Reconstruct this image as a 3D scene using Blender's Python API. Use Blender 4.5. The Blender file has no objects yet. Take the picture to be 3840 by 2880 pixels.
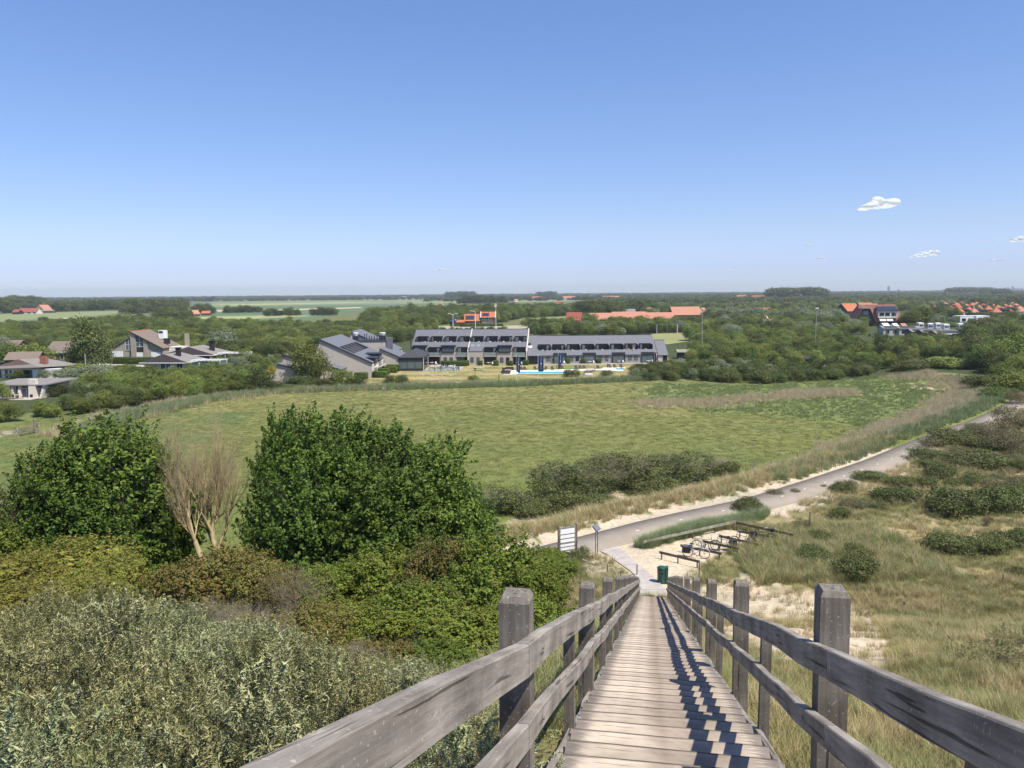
import bpy, math, random
import numpy as np
from mathutils import Vector, Matrix
random.seed(7); rng = np.random.default_rng(11)
rad = math.radians
# ---------------------------------------------------------------- camera, sky, sun, exposure
scene = bpy.context.scene
COL = scene.collection
FPX, PITCH, ROLL, EYEZ = 2986.0, rad(6.5), rad(0.45), 19.0      # photo: 3840 x 2880, focal length in its pixels
_f = Vector((0, math.cos(PITCH), -math.sin(PITCH))); _r = Vector((1, 0, 0)); _d = -_r.cross(_f)
_r2 = _r * math.cos(ROLL) + _d * math.sin(ROLL); _d2 = _d * math.cos(ROLL) - _r * math.sin(ROLL)
cam_data = bpy.data.cameras.new('camera'); cam = bpy.data.objects.new('camera', cam_data); COL.objects.link(cam)
m = Matrix((_r2, -_d2, -_f)).transposed().to_4x4(); m.translation = Vector((0, 0, EYEZ))
cam.matrix_world = m
cam_data.sensor_fit = 'HORIZONTAL'; cam_data.sensor_width = 36.0; cam_data.lens = 36.0 * FPX / 3840
cam_data.clip_start = 0.05; cam_data.clip_end = 60000
scene.camera = cam

SUN_EL, SUN_AZ = rad(60), rad(129)                                # azimuth clockwise from the view direction (+Y)
world = bpy.data.worlds.new('World'); scene.world = world; world.use_nodes = True
wn = world.node_tree; wn.nodes.clear()
sky = wn.nodes.new('ShaderNodeTexSky'); sky.sky_type = 'NISHITA'; sky.sun_disc = False
sky.sun_elevation = SUN_EL; sky.sun_rotation = SUN_AZ; sky.altitude = 20
sky.air_density = 1.0; sky.dust_density = 0.35; sky.ozone_density = 2.2
hs = wn.nodes.new('ShaderNodeHueSaturation'); hs.inputs['Saturation'].default_value = 1.05; hs.inputs['Hue'].default_value = 0.512
bg = wn.nodes.new('ShaderNodeBackground'); bg.inputs['Strength'].default_value = 0.0835
wo = wn.nodes.new('ShaderNodeOutputWorld')
wt = wn.nodes.new('ShaderNodeTexCoord'); wsp = wn.nodes.new('ShaderNodeSeparateXYZ'); wr = wn.nodes.new('ShaderNodeValToRGB')   # colour of the clear summer sky by height, all round
wn.links.new(wt.outputs['Generated'], wsp.inputs[0]); wn.links.new(wsp.outputs[2], wr.inputs[0])
SKYT = [(0.0, (.92, 1.10, 1.60)), (.028, (.86, .95, 1.58)), (.077, (.97, 1.03, 1.33)), (.205, (1.05, 1.17, 1.35)), (.326, (1.08, 1.26, 1.44)), (1.0, (1.1, 1.3, 1.5))]
while len(wr.color_ramp.elements) < len(SKYT): wr.color_ramp.elements.new(.5)
for e_, (p_, c_) in zip(wr.color_ramp.elements, SKYT): e_.position = p_; e_.color = (c_[0] / 1.6, c_[1] / 1.6, c_[2] / 1.6, 1)
wm = wn.nodes.new('ShaderNodeVectorMath'); wm.operation = 'MULTIPLY'; wm2 = wn.nodes.new('ShaderNodeVectorMath'); wm2.operation = 'SCALE'; wm2.inputs['Scale'].default_value = 1.6
wn.links.new(sky.outputs[0], hs.inputs['Color']); wn.links.new(hs.outputs[0], wm.inputs[0]); wn.links.new(wr.outputs[0], wm.inputs[1]); wn.links.new(wm.outputs[0], wm2.inputs[0])
wn.links.new(wm2.outputs[0], bg.inputs[0]); wn.links.new(bg.outputs[0], wo.inputs[0])
sd_ = bpy.data.lights.new('sun', 'SUN'); sd_.energy = 5.0; sd_.angle = rad(0.53); sd_.color = (1.0, 0.93, 0.82)
sun = bpy.data.objects.new('sun', sd_); COL.objects.link(sun)
SUN_DIR = Vector((math.sin(SUN_AZ) * math.cos(SUN_EL), math.cos(SUN_AZ) * math.cos(SUN_EL), math.sin(SUN_EL)))
sun.rotation_euler = SUN_DIR.to_track_quat('Z', 'Y').to_euler(); sun.location = (20, -20, 80)
scene.view_settings.view_transform = 'Standard'; scene.view_settings.look = 'None'
scene.view_settings.exposure = 0.50; scene.view_settings.gamma = 1.0; scene.view_settings.use_curve_mapping = False
scene.render.engine = 'CYCLES'
cy = scene.cycles
cy.max_bounces = 6; cy.diffuse_bounces = 2; cy.glossy_bounces = 2; cy.transmission_bounces = 4
cy.transparent_max_bounces = 8; cy.volume_bounces = 0; cy.use_adaptive_sampling = True; cy.adaptive_threshold = 0.02
cy.use_denoising = True

# ---------------------------------------------------------------- photo pixel <-> world
def prj(p):
    q = Vector(p) - Vector((0, 0, EYEZ)); k = q.dot(_f)
    return 1920 + FPX * q.dot(_r2) / k, 1440 + FPX * q.dot(_d2) / k
def ray(sx, sy): return _f + _r2 * ((sx - 1920) / FPX) + _d2 * ((sy - 1440) / FPX)
def g(sx, sy, z=0.0):                                             # where the sight line through a pixel meets height z
    v = ray(sx, sy); t = (z - EYEZ) / v.z
    return Vector((v.x * t, v.y * t, z))
def atD(sx, sy, D):                                               # point on the sight line at depth y = D
    v = ray(sx, sy); t = D / v.y
    return Vector((v.x * t, D, EYEZ + v.z * t))

# ---------------------------------------------------------------- terrain
ST = rad(10.08); SX, CX = math.sin(ST), math.cos(ST)
def UV(x, y): return x * SX + y * CX, x * CX - y * SX             # u along the stairs, v to their right
def XY(u, v): return u * SX + v * CX, u * CX - v * SX
SLOPE, H0, UEND = 0.3585, 1.36, 41.4
def nose(u): return EYEZ - H0 - SLOPE * u
_up = [(1947, 2074, 2.0), (2089, 2034, 2.0), (2231, 2004, 2.0), (2372, 1963, 1.95), (2486, 1933, 1.9), (2561, 1921, 1.9), (2703, 1893, 1.85), (2807, 1869, 1.8), (3026, 1801, 1.75), (3243, 1728, 1.7), (3405, 1660, 1.6), (3514, 1620, 1.6), (3622, 1584, 1.5), (3731, 1538, 1.4), (3785, 1508, 1.3), (3829, 1440, 1.2)]
_P = [g(*q) for q in _up]; _W = np.interp(np.arange(len(_P)), [0, 6, 10, 15], [3.1, 3.3, 3.7, 3.0]); _C = []      # far edge of the cycle path, then its centre line
for i, p in enumerate(_P):
    d = (_P[min(i + 1, len(_P) - 1)] - _P[max(i - 1, 0)]).xy.normalized(); _C.append((p.x + d.y * _W[i] / 2, p.y - d.x * _W[i] / 2))
PATH = np.array([(-190, 14), (-90, 18), (-50, 26), (-22, 36), (-9, 42.5)] + _C + [(96, 168), (101, 200), (115, 260), (160, 380), (260, 600)], float)
PZ = np.array([1.2, 1.4, 1.6, 1.9, 2.0] + [q[2] for q in _up] + [1.0, .6, 0.2, 0, 0]); PWID = [3.0, 3.0] + list(_W) + [2.8]
RAMP = np.array([XY(UEND - .3, .13), (6.1, 51.0)], float)
def seg(P, x, y):
    best = np.full(np.shape(x), 1e9); sgn = np.ones(np.shape(x)); par = np.zeros(np.shape(x))
    for i in range(len(P) - 1):
        a, b = P[i], P[i + 1]; d = b - a; L2 = d @ d
        t = np.clip(((x - a[0]) * d[0] + (y - a[1]) * d[1]) / L2, 0, 1)
        ex, ey = x - a[0] - t * d[0], y - a[1] - t * d[1]; ds = np.hypot(ex, ey)
        mk = ds < best; best = np.where(mk, ds, best)
        sgn = np.where(mk, np.where(d[0] * ey - d[1] * ex > 0, -1, 1), sgn); par = np.where(mk, i + t, par)
    return best, sgn, par
def sst(a, b, x): t = np.clip((x - a) / (b - a), 0, 1); return t * t * (3 - 2 * t)
def fbm(x, y, s, seed=0, n=4):
    r = np.random.default_rng(seed + 5); o = 0; A = 1; T_ = 0
    for k in range(n):
        for j in range(3):
            a = r.uniform(0, 6.28); ph = r.uniform(0, 6.28); q = r.uniform(.75, 1.3)
            o = o + A * np.sin((x * math.cos(a) + y * math.sin(a)) * q * 6.28 / s + ph + 1.3 * np.sin((x * math.sin(a) - y * math.cos(a)) * 4.1 / s + ph * 2))
        T_ += 3 * A; A *= .55; s *= .47
    return o / T_ * 1.7
def pip(poly, x, y):
    P = np.asarray(poly, float); ins = np.zeros(np.shape(x), bool); j = len(P) - 1
    for i in range(len(P)):
        xi, yi, xj, yj = P[i][0], P[i][1], P[j][0], P[j][1]
        c = ((yi > y) != (yj > y)) & (x < (xj - xi) * (y - yi) / (yj - yi + 1e-12) + xi)
        ins ^= c; j = i
    return ins
def T(x, y):
    x = np.asarray(x, float); y = np.asarray(y, float)
    u, v = UV(x, y)
    d, s, par = seg(PATH, x, y)
    pz = np.interp(par, np.arange(len(PZ)), PZ)
    far = sst(230, 300, y)
    lump = fbm(x, y, 9, 3)
    near_in = np.maximum(0, d - 2.2)
    cam_side = pz + 0.035 * np.minimum(near_in, 25) * (1 - .6 * far) + lump * .35 * sst(1, 9, near_in)
    mead = pz * (1 - sst(2.5, 13, d)) + .45 * np.exp(-((d - 5.5) / 2.2) ** 2) * (.6 + .5 * lump) * (1 - far)
    side = np.where(s > 0, cam_side, mead)
    up = np.maximum(u, -1.2)
    left = sst(-1.0, -4.5, v) if False else sst(1.0, 4.5, -v)
    low = .27 + 1.15 * left * sst(-2, 3, u) + .25 * sst(1.2, 3, v)
    plane = EYEZ - H0 - SLOPE * up - low + lump * .28 * sst(1.2, 4, np.abs(v)) * sst(2, 8, u)
    plane = plane + .9 * sst(8, 30, v) * sst(4, 16, u)
    k = 1.2; h = np.clip(.5 + .5 * (plane - side) / k, 0, 1)
    z = side * (1 - h) + plane * h + k * h * (1 - h) * .5
    z = np.where((s < 0), np.maximum(side, np.minimum(z, 3)), z)
    # paved ramp from the stair foot to the cycle path
    dr, _, pr = seg(RAMP, x, y); rz = 2.55 * (1 - pr) + 2.0 * pr
    w = 1 - sst(1.6, 3.6, dr)
    z = np.where(u > UEND - 3, z * (1 - w) + rz * w, z)
    # sandy parking place
    dl = np.hypot((x - 12.2) / 1.35, y - 50.5); w2 = (1 - sst(4, 7.5, dl)) * (s > 0) * sst(2, 3.2, d)
    z = z * (1 - w2) + 2.25 * w2
    # under the staircase
    w3 = (1 - sst(.9, 1.6, np.abs(v - .13))) * (u < UEND) * (u > -3)
    z = np.where(w3 > 0, z * (1 - w3) + np.minimum(z, np.maximum(nose(up) - .3, 2.35)) * w3, z)
    return z
def Tz(x, y): return float(T(x, y))
def hit(sx, sy):                                                  # march the sight line onto the terrain
    v = ray(sx, sy)
    t = np.concatenate([np.linspace(2, 60, 500), np.linspace(60, 400, 900)])
    zz = EYEZ + v.z * t - T(v.x * t, v.y * t)
    i = np.argmax(zz < 0)
    if zz[i] >= 0: return g(sx, sy, 0)
    a = zz[i - 1] / (zz[i - 1] - zz[i]); tt = t[i - 1] + a * (t[i] - t[i - 1])
    return Vector((v.x * tt, v.y * tt, EYEZ + v.z * tt))
def wpoly(pts): return [tuple(hit(*p)[:2]) for p in pts]

# ---------------------------------------------------------------- object helpers
MATS = {}
def link(o, parent=None):
    COL.objects.link(o)
    if parent is not None: o.parent = parent
    return o
def tag(o, label=None, cat=None, group=None, kind=None):
    if label: o['label'] = label
    if cat: o['category'] = cat
    if group: o['group'] = group
    if kind: o['kind'] = kind
    return o
def empty(name, loc, rz=0.0, label=None, cat=None, group=None):
    o = bpy.data.objects.new(name, None); o.location = loc; o.rotation_euler = (0, 0, rz); o.empty_display_size = .2
    link(o); return tag(o, label, cat, group)
def np_mesh(name, V, Fq, mats=(), mi=None, smooth=False):
    V = np.asarray(V, np.float32); Fq = np.asarray(Fq, np.int32); me = bpy.data.meshes.new(name)
    k = Fq.shape[1]; n = len(Fq)
    me.vertices.add(len(V)); me.vertices.foreach_set('co', V.ravel())
    me.loops.add(n * k); me.loops.foreach_set('vertex_index', Fq.ravel())
    me.polygons.add(n); me.polygons.foreach_set('loop_start', np.arange(0, n * k, k, dtype=np.int32))
    for mt in mats: me.materials.append(mt)
    if mi is not None: me.polygons.foreach_set('material_index', np.asarray(mi, np.int32))
    if smooth: me.polygons.foreach_set('use_smooth', np.ones(n, bool))
    me.update(calc_edges=True); return me
class MB:
    def __init__(s): s.v = []; s.f = []; s.mi = []
    def add(s, vs, fs, mi=0):
        b = len(s.v); s.v += [tuple(p) for p in vs]; s.f += [tuple(b + i for i in f) for f in fs]; s.mi += [mi] * len(fs); return s
    def box(s, c, d, rz=0.0, mi=0, M=None):
        x, y, z = d[0] / 2, d[1] / 2, d[2] / 2; vs = []
        ca, sa = math.cos(rz), math.sin(rz)
        for k in (-z, z):
            for (i, j) in ((-x, -y), (x, -y), (x, y), (-x, y)):
                vs.append((c[0] + i * ca - j * sa, c[1] + i * sa + j * ca, c[2] + k))
        return s.add(vs, [(0, 3, 2, 1), (4, 5, 6, 7), (0, 1, 5, 4), (1, 2, 6, 5), (2, 3, 7, 6), (3, 0, 4, 7)], mi)
    def bx(s, x0, x1, y0, y1, z0, z1, mi=0): return s.box(((x0 + x1) / 2, (y0 + y1) / 2, (z0 + z1) / 2), (x1 - x0, y1 - y0, z1 - z0), 0, mi)
    def hexa(s, bot, top, mi=0):                                  # 4 bottom + 4 top corners
        return s.add(list(bot) + list(top), [(0, 3, 2, 1), (4, 5, 6, 7), (0, 1, 5, 4), (1, 2, 6, 5), (2, 3, 7, 6), (3, 0, 4, 7)], mi)
    def beam(s, a, b, w, h, mi=0):                                # rectangular bar, h upright
        a, b = Vector(a), Vector(b); d = (b - a).normalized(); sd = d.cross(Vector((0, 0, 1)))
        if sd.length < 1e-3: sd = Vector((1, 0, 0))
        sd.normalize(); up = sd.cross(d); sd *= w / 2; up *= h / 2
        return s.hexa([a - sd - up, a + sd - up, b + sd - up, b - sd - up], [a - sd + up, a + sd + up, b + sd + up, b - sd + up], mi)
    def tube(s, a, b, r0, r1=None, n=8, mi=0, cap=True):
        r1 = r0 if r1 is None else r1; a, b = Vector(a), Vector(b); d = (b - a).normalized()
        q = d.to_track_quat('Z', 'Y'); vs = []
        for p, r in ((a, r0), (b, r1)):
            for i in range(n):
                t = 6.2832 * i / n; vs.append(p + q @ Vector((r * math.cos(t), r * math.sin(t), 0)))
        fs = [(i, (i + 1) % n, n + (i + 1) % n, n + i) for i in range(n)]
        if cap: fs += [tuple(range(n - 1, -1, -1)), tuple(range(n, 2 * n))]
        return s.add(vs, fs, mi)
    def ring(s, c, R_, r, axis='Y', n=24, k=6, mi=0, sx=1.0):
        vs = []; fs = []
        for i in range(n):
            t = 6.2832 * i / n
            for j in range(k):
                p = 6.2832 * j / k; rr = R_ + r * math.cos(p); a_, b_, c_ = rr * math.cos(t) * sx, rr * math.sin(t), r * math.sin(p)
                if axis == 'Y': vs.append((c[0] + a_, c[1] + c_, c[2] + b_))
                elif axis == 'X': vs.append((c[0] + c_, c[1] + a_, c[2] + b_))
                else: vs.append((c[0] + a_, c[1] + b_, c[2] + c_))
        for i in range(n):
            for j in range(k): fs.append((i * k + j, ((i + 1) % n) * k + j, ((i + 1) % n) * k + (j + 1) % k, i * k + (j + 1) % k))
        return s.add(vs, fs, mi)
    def prism(s, prof, y0, y1, mi=0, axis='Y'):                   # profile (a, z) extruded along y (or x)
        n = len(prof)
        mk = (lambda a, z, y: (a, y, z)) if axis == 'Y' else (lambda a, z, y: (y, a, z))
        vs = [mk(a, z, y0) for a, z in prof] + [mk(a, z, y1) for a, z in prof]
        return s.add(vs, [tuple(range(n)), tuple(range(2 * n - 1, n - 1, -1))] + [(i, n + i, n + (i + 1) % n, (i + 1) % n) for i in range(n)], mi)
    def sheet(s, p, th, mi=0):                                    # slab of thickness th under four corner points
        p = [Vector(q) for q in p]; nn = (p[1] - p[0]).cross(p[3] - p[0]).normalized()
        if nn.z < 0: nn = -nn
        return s.hexa([q - nn * th for q in p], p, mi)
    def build(s, name, mats, parent=None, loc=None, smooth=False, flip=True):
        me = bpy.data.meshes.new(name); me.from_pydata([tuple(v) for v in s.v], [], s.f)
        if not isinstance(mats, (list, tuple)): mats = [mats]
        for m_ in mats: me.materials.append(m_)
        if len(mats) > 1: me.polygons.foreach_set('material_index', s.mi)
        if smooth: me.polygons.foreach_set('use_smooth', [True] * len(s.f))
        import bmesh
        b = bmesh.new(); b.from_mesh(me); bmesh.ops.recalc_face_normals(b, faces=b.faces); b.to_mesh(me); b.free()
        o = bpy.data.objects.new(name, me)
        if loc is not None: o.location = loc
        return link(o, parent)
def copy_tree(o, parent=None):
    c = o.copy(); link(c, parent)
    for ch in list(o.children): copy_tree(ch, c)
    return c
def ordn(i): return ['first', 'second', 'third', 'fourth', 'fifth', 'sixth', 'seventh', 'eighth', 'ninth', 'tenth', 'eleventh', 'twelfth', 'thirteenth', 'fourteenth', 'fifteenth', 'sixteenth', 'seventeenth', 'eighteenth', 'nineteenth', 'twentieth'][i] if i < 20 else str(i + 1) + 'th'

# ---------------------------------------------------------------- materials
def mat(name, col, rough=.8, var=.12, vscale=3.0, bump=0.0, bscale=20.0, spec=.3, metal=0.0, col2=None, stretch=None, obvar=0.0, coords='Object', alpha=1.0, emit=None):
    m_ = bpy.data.materials.new(name); m_.use_nodes = True; nt = m_.node_tree; N = nt.nodes; L = nt.links
    b = N['Principled BSDF']; b.inputs['Roughness'].default_value = rough; b.inputs['Specular IOR Level'].default_value = spec; b.inputs['Metallic'].default_value = metal
    tc = N.new('ShaderNodeTexCoord'); mp = N.new('ShaderNodeMapping'); L.new(tc.outputs[coords], mp.inputs['Vector'])
    if stretch: mp.inputs['Scale'].default_value = stretch
    nz = N.new('ShaderNodeTexNoise'); nz.inputs['Scale'].default_value = vscale; nz.inputs['Detail'].default_value = 6; nz.inputs['Roughness'].default_value = .65
    L.new(mp.outputs[0], nz.inputs['Vector'])
    c2 = col2 or tuple(c * (1 - var * 2.2) for c in col); c1 = col if col2 else tuple(min(1, c * (1 + var)) for c in col)
    rp = N.new('ShaderNodeValToRGB'); rp.color_ramp.elements[0].position = .32; rp.color_ramp.elements[1].position = .68
    rp.color_ramp.elements[0].color = (*c2, 1); rp.color_ramp.elements[1].color = (*c1, 1)
    L.new(nz.outputs['Fac'], rp.inputs[0]); out = rp.outputs[0]
    if obvar:
        oi = N.new('ShaderNodeObjectInfo'); mr = N.new('ShaderNodeMapRange'); mr.inputs['To Min'].default_value = 1 - obvar; mr.inputs['To Max'].default_value = 1 + obvar
        L.new(oi.outputs['Random'], mr.inputs['Value']); hv = N.new('ShaderNodeHueSaturation'); L.new(out, hv.inputs['Color']); L.new(mr.outputs[0], hv.inputs['Value']); out = hv.outputs[0]
    L.new(out, b.inputs['Base Color'])
    if bump:
        n2 = N.new('ShaderNodeTexNoise'); n2.inputs['Scale'].default_value = bscale; n2.inputs['Detail'].default_value = 4; L.new(mp.outputs[0], n2.inputs['Vector'])
        bp = N.new('ShaderNodeBump'); bp.inputs['Strength'].default_value = bump; bp.inputs['Distance'].default_value = .02
        L.new(n2.outputs['Fac'], bp.inputs['Height']); L.new(bp.outputs[0], b.inputs['Normal'])
    return m_
def leafmat(name, c1, c2, trans=.35, rough=.55, obvar=.18, c3=None, p3=.1, spec=.12):
    m_ = bpy.data.materials.new(name); m_.use_nodes = True; nt = m_.node_tree; N = nt.nodes; L = nt.links; N.clear()
    ge = N.new('ShaderNodeNewGeometry'); oi = N.new('ShaderNodeObjectInfo')
    mx = N.new('ShaderNodeMix'); mx.data_type = 'RGBA'; mx.inputs['A'].default_value = (*c1, 1); mx.inputs['B'].default_value = (*c2, 1)
    L.new(ge.outputs['Random Per Island'], mx.inputs['Factor']); out = mx.outputs['Result']
    if c3:
        gt = N.new('ShaderNodeMath'); gt.operation = 'LESS_THAN'; gt.inputs[1].default_value = p3
        ml = N.new('ShaderNodeMath'); ml.operation = 'FRACT'; mm = N.new('ShaderNodeMath'); mm.operation = 'MULTIPLY'; mm.inputs[1].default_value = 37.7
        L.new(ge.outputs['Random Per Island'], mm.inputs[0]); L.new(mm.outputs[0], ml.inputs[0]); L.new(ml.outputs[0], gt.inputs[0])
        m3 = N.new('ShaderNodeMix'); m3.data_type = 'RGBA'; L.new(gt.outputs[0], m3.inputs['Factor']); L.new(out, m3.inputs['A']); m3.inputs['B'].default_value = (*c3, 1); out = m3.outputs['Result']
    mr = N.new('ShaderNodeMapRange'); mr.inputs['To Min'].default_value = 1 - obvar; mr.inputs['To Max'].default_value = 1 + obvar; L.new(oi.outputs['Random'], mr.inputs['Value'])
    m5 = N.new('ShaderNodeMath'); m5.operation = 'MULTIPLY'; m5.inputs[1].default_value = 17.3; m6 = N.new('ShaderNodeMath'); m6.operation = 'FRACT'
    L.new(oi.outputs['Random'], m5.inputs[0]); L.new(m5.outputs[0], m6.inputs[0])
    mh = N.new('ShaderNodeMapRange'); mh.inputs['To Min'].default_value = .5 - obvar * .09; mh.inputs['To Max'].default_value = .5 + obvar * .07; L.new(m6.outputs[0], mh.inputs['Value'])
    hv = N.new('ShaderNodeHueSaturation'); L.new(out, hv.inputs['Color']); L.new(mr.outputs[0], hv.inputs['Value']); L.new(mh.outputs[0], hv.inputs['Hue'])
    b = N.new('ShaderNodeBsdfPrincipled'); b.inputs['Roughness'].default_value = rough; b.inputs['Specular IOR Level'].default_value = spec
    t = N.new('ShaderNodeBsdfTranslucent'); ms = N.new('ShaderNodeMixShader'); ms.inputs[0].default_value = trans
    L.new(hv.outputs[0], b.inputs['Base Color']); L.new(hv.outputs[0], t.inputs['Color'])
    L.new(b.outputs[0], ms.inputs[1]); L.new(t.outputs[0], ms.inputs[2]); o = N.new('ShaderNodeOutputMaterial'); L.new(ms.outputs[0], o.inputs[0])
    return m_
def woodmat(name, col, lichen=.35, dark=.5, axis_stretch=(30, 30, 1.5), edge_dirt=False):
    m_ = bpy.data.materials.new(name); m_.use_nodes = True; nt = m_.node_tree; N = nt.nodes; L = nt.links; b = N['Principled BSDF']
    b.inputs['Roughness'].default_value = .85; b.inputs['Specular IOR Level'].default_value = .2
    tc = N.new('ShaderNodeTexCoord'); mp = N.new('ShaderNodeMapping'); mp.inputs['Scale'].default_value = axis_stretch; L.new(tc.outputs['Object'], mp.inputs[0])
    nz = N.new('ShaderNodeTexNoise'); nz.inputs['Scale'].default_value = 1.6; nz.inputs['Detail'].default_value = 8; nz.inputs['Roughness'].default_value = .7; L.new(mp.outputs[0], nz.inputs[0])
    rp = N.new('ShaderNodeValToRGB'); e = rp.color_ramp.elements; e[0].position = .3; e[0].color = (*[c * dark for c in col], 1); e[1].position = .65; e[1].color = (*col, 1)
    L.new(nz.outputs[0], rp.inputs[0])
    n2 = N.new('ShaderNodeTexNoise'); n2.inputs['Scale'].default_value = 2.2; n2.inputs['Detail'].default_value = 5; L.new(tc.outputs['Object'], n2.inputs[0])
    r2 = N.new('ShaderNodeValToRGB'); r2.color_ramp.elements[0].position = .38; r2.color_ramp.elements[0].color = (.55, .53, .52, 1); r2.color_ramp.elements[1].position = .62; r2.color_ramp.elements[1].color = (1, 1, 1, 1); L.new(n2.outputs[0], r2.inputs[0])
    mu = N.new('ShaderNodeMix'); mu.data_type = 'RGBA'; mu.blend_type = 'MULTIPLY'; mu.inputs['Factor'].default_value = 1; L.new(rp.outputs[0], mu.inputs['A']); L.new(r2.outputs[0], mu.inputs['B']); out = mu.outputs['Result']
    if lichen:
        vo = N.new('ShaderNodeTexVoronoi'); vo.inputs['Scale'].default_value = 62; nd = N.new('ShaderNodeTexNoise'); nd.inputs['Scale'].default_value = 9
        md = N.new('ShaderNodeMix'); md.data_type = 'RGBA'; md.inputs['Factor'].default_value = .12; L.new(tc.outputs['Object'], md.inputs['A']); L.new(tc.outputs['Object'], nd.inputs[0]); L.new(nd.outputs['Color'], md.inputs['B']); L.new(md.outputs['Result'], vo.inputs[0])
        sep = N.new('ShaderNodeSeparateColor'); L.new(vo.outputs['Color'], sep.inputs[0])
        th = N.new('ShaderNodeMath'); th.operation = 'MULTIPLY'; th.inputs[1].default_value = .30 * lichen * 2; L.new(sep.outputs[0], th.inputs[0])
        lt = N.new('ShaderNodeMath'); lt.operation = 'LESS_THAN'; L.new(vo.outputs['Distance'], lt.inputs[0]); L.new(th.outputs[0], lt.inputs[1])
        ml = N.new('ShaderNodeMix'); ml.data_type = 'RGBA'; ml.inputs['B'].default_value = (.50, .48, .40, 1); L.new(out, ml.inputs['A'])
        cl = N.new('ShaderNodeMath'); cl.operation = 'GREATER_THAN'; cl.inputs[1].default_value = 1 - lichen; L.new(sep.outputs[1], cl.inputs[0])
        an = N.new('ShaderNodeMath'); an.operation = 'MULTIPLY'; L.new(lt.outputs[0], an.inputs[0]); L.new(cl.outputs[0], an.inputs[1])
        a3 = N.new('ShaderNodeMath'); a3.operation = 'MULTIPLY'; a3.inputs[1].default_value = .42; L.new(an.outputs[0], a3.inputs[0]); L.new(a3.outputs[0], ml.inputs['Factor']); out = ml.outputs['Result']
    L.new(out, b.inputs['Base Color'])
    m9 = N.new('ShaderNodeMapping'); m9.inputs['Scale'].default_value = tuple(q * 1.6 if q > 5 else q * .7 for q in axis_stretch); L.new(tc.outputs['Object'], m9.inputs[0]); n9 = N.new('ShaderNodeTexNoise'); n9.inputs['Scale'].default_value = 1.1; n9.inputs['Detail'].default_value = 3; L.new(m9.outputs[0], n9.inputs[0])
    r9 = N.new('ShaderNodeValToRGB'); e9 = r9.color_ramp.elements; e9[0].position = .335; e9[0].color = (.22, .2, .18, 1); e9[1].position = .375; e9[1].color = (1, 1, 1, 1); L.new(n9.outputs[0], r9.inputs[0]); u9 = N.new('ShaderNodeMix'); u9.data_type = 'RGBA'; u9.blend_type = 'MULTIPLY'; u9.inputs['Factor'].default_value = .85; L.new(out, u9.inputs['A']); L.new(r9.outputs[0], u9.inputs['B']); L.new(u9.outputs['Result'], b.inputs['Base Color'])
    bp = N.new('ShaderNodeBump'); bp.inputs['Strength'].default_value = .5; bp.inputs['Distance'].default_value = .006; L.new(nz.outputs[0], bp.inputs['Height']); L.new(bp.outputs[0], b.inputs['Normal'])
    return m_
# ---------------------------------------------------------------- ground: one sheet to the horizon, finer near the stairs
def lin(*c): return np.array(c, float)
SAND = lin(.56, .46, .345); SANDP = lin(.50, .42, .33); STRAW = lin(.33, .275, .14); OLIVE = lin(.15, .15, .06); SOILG = lin(.13, .13, .055)
MEAD1 = lin(.185, .195, .065); MEAD2 = lin(.135, .175, .048); MEADG = lin(.115, .165, .060); MEADY = lin(.29, .26, .115); RUST = lin(.33, .285, .16); LAWN = lin(.20, .21, .075); LAWND = lin(.39, .31, .16)
POLDER = lin(.145, .155, .065); WOODF = lin(.06, .075, .03)
P_lot = wpoly([(2310, 2040), (2367, 2053), (2430, 2058), (2508, 2040), (2567, 2022), (2640, 1998), (2720, 1985), (2790, 1992), (2860, 2010), (2790, 2050), (2700, 2085), (2640, 2110), (2600, 2150), (2585, 2190), (2530, 2205), (2500, 2218), (2430, 2170), (2330, 2082)])
P_open = wpoly([(2200, 2045), (2340, 2030), (2440, 2050), (2560, 2090), (2600, 2190), (2500, 2245), (2395, 2240), (2370, 2160)])
P_sand2 = wpoly([(2560, 2215), (2700, 2185), (2850, 2140), (2950, 2180), (3120, 2250), (3290, 2320), (3350, 2440), (3300, 2560), (3100, 2540), (2960, 2500), (2800, 2440), (2640, 2340)])
P_verge = wpoly([(1800, 1990), (1900, 1960), (2060, 1890), (2200, 1860), (2420, 1830), (2600, 1800), (2800, 1775), (2960, 1745), (3240, 1700), (3250, 1740), (3000, 1800), (2700, 1860), (2480, 1920), (2250, 1990), (2060, 2030), (1850, 2080)])
P_gr1 = wpoly([(2450, 1440), (2900, 1445), (3300, 1405), (3640, 1420), (3600, 1500), (3400, 1560), (3300, 1620), (3000, 1560), (2600, 1540), (2400, 1490)])
P_rust1 = wpoly([(2350, 1508), (2700, 1500), (2950, 1470), (3150, 1462), (3230, 1478), (3100, 1492), (2900, 1500), (2700, 1525), (2450, 1530)])
P_rust2 = wpoly([(3290, 1395), (3450, 1385), (3620, 1380), (3690, 1400), (3650, 1480), (3560, 1560), (3300, 1650), (3130, 1700), (3080, 1690), (3400, 1560), (3560, 1470), (3500, 1420), (3350, 1420)])
P_spot = [wpoly(q) for q in ([(3370, 1447), (3400, 1438), (3510, 1440), (3490, 1452), (3390, 1456)], [(3470, 1458), (3520, 1450), (3600, 1452), (3560, 1466), (3480, 1468)], [(3590, 1425), (3630, 1428), (3640, 1436), (3600, 1434)])]
P_trackL = [tuple(g(*p)[:2]) for p in [(-60, 1640), (0, 1622), (60, 1608), (110, 1604), (60, 1618), (0, 1640), (-60, 1670)]]
P_lawn = [tuple(g(*p)[:2]) for p in [(1040, 1440), (1260, 1432), (1700, 1438), (2300, 1418), (2500, 1400), (2480, 1350), (2000, 1340), (1500, 1370), (1180, 1400)]]
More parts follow.
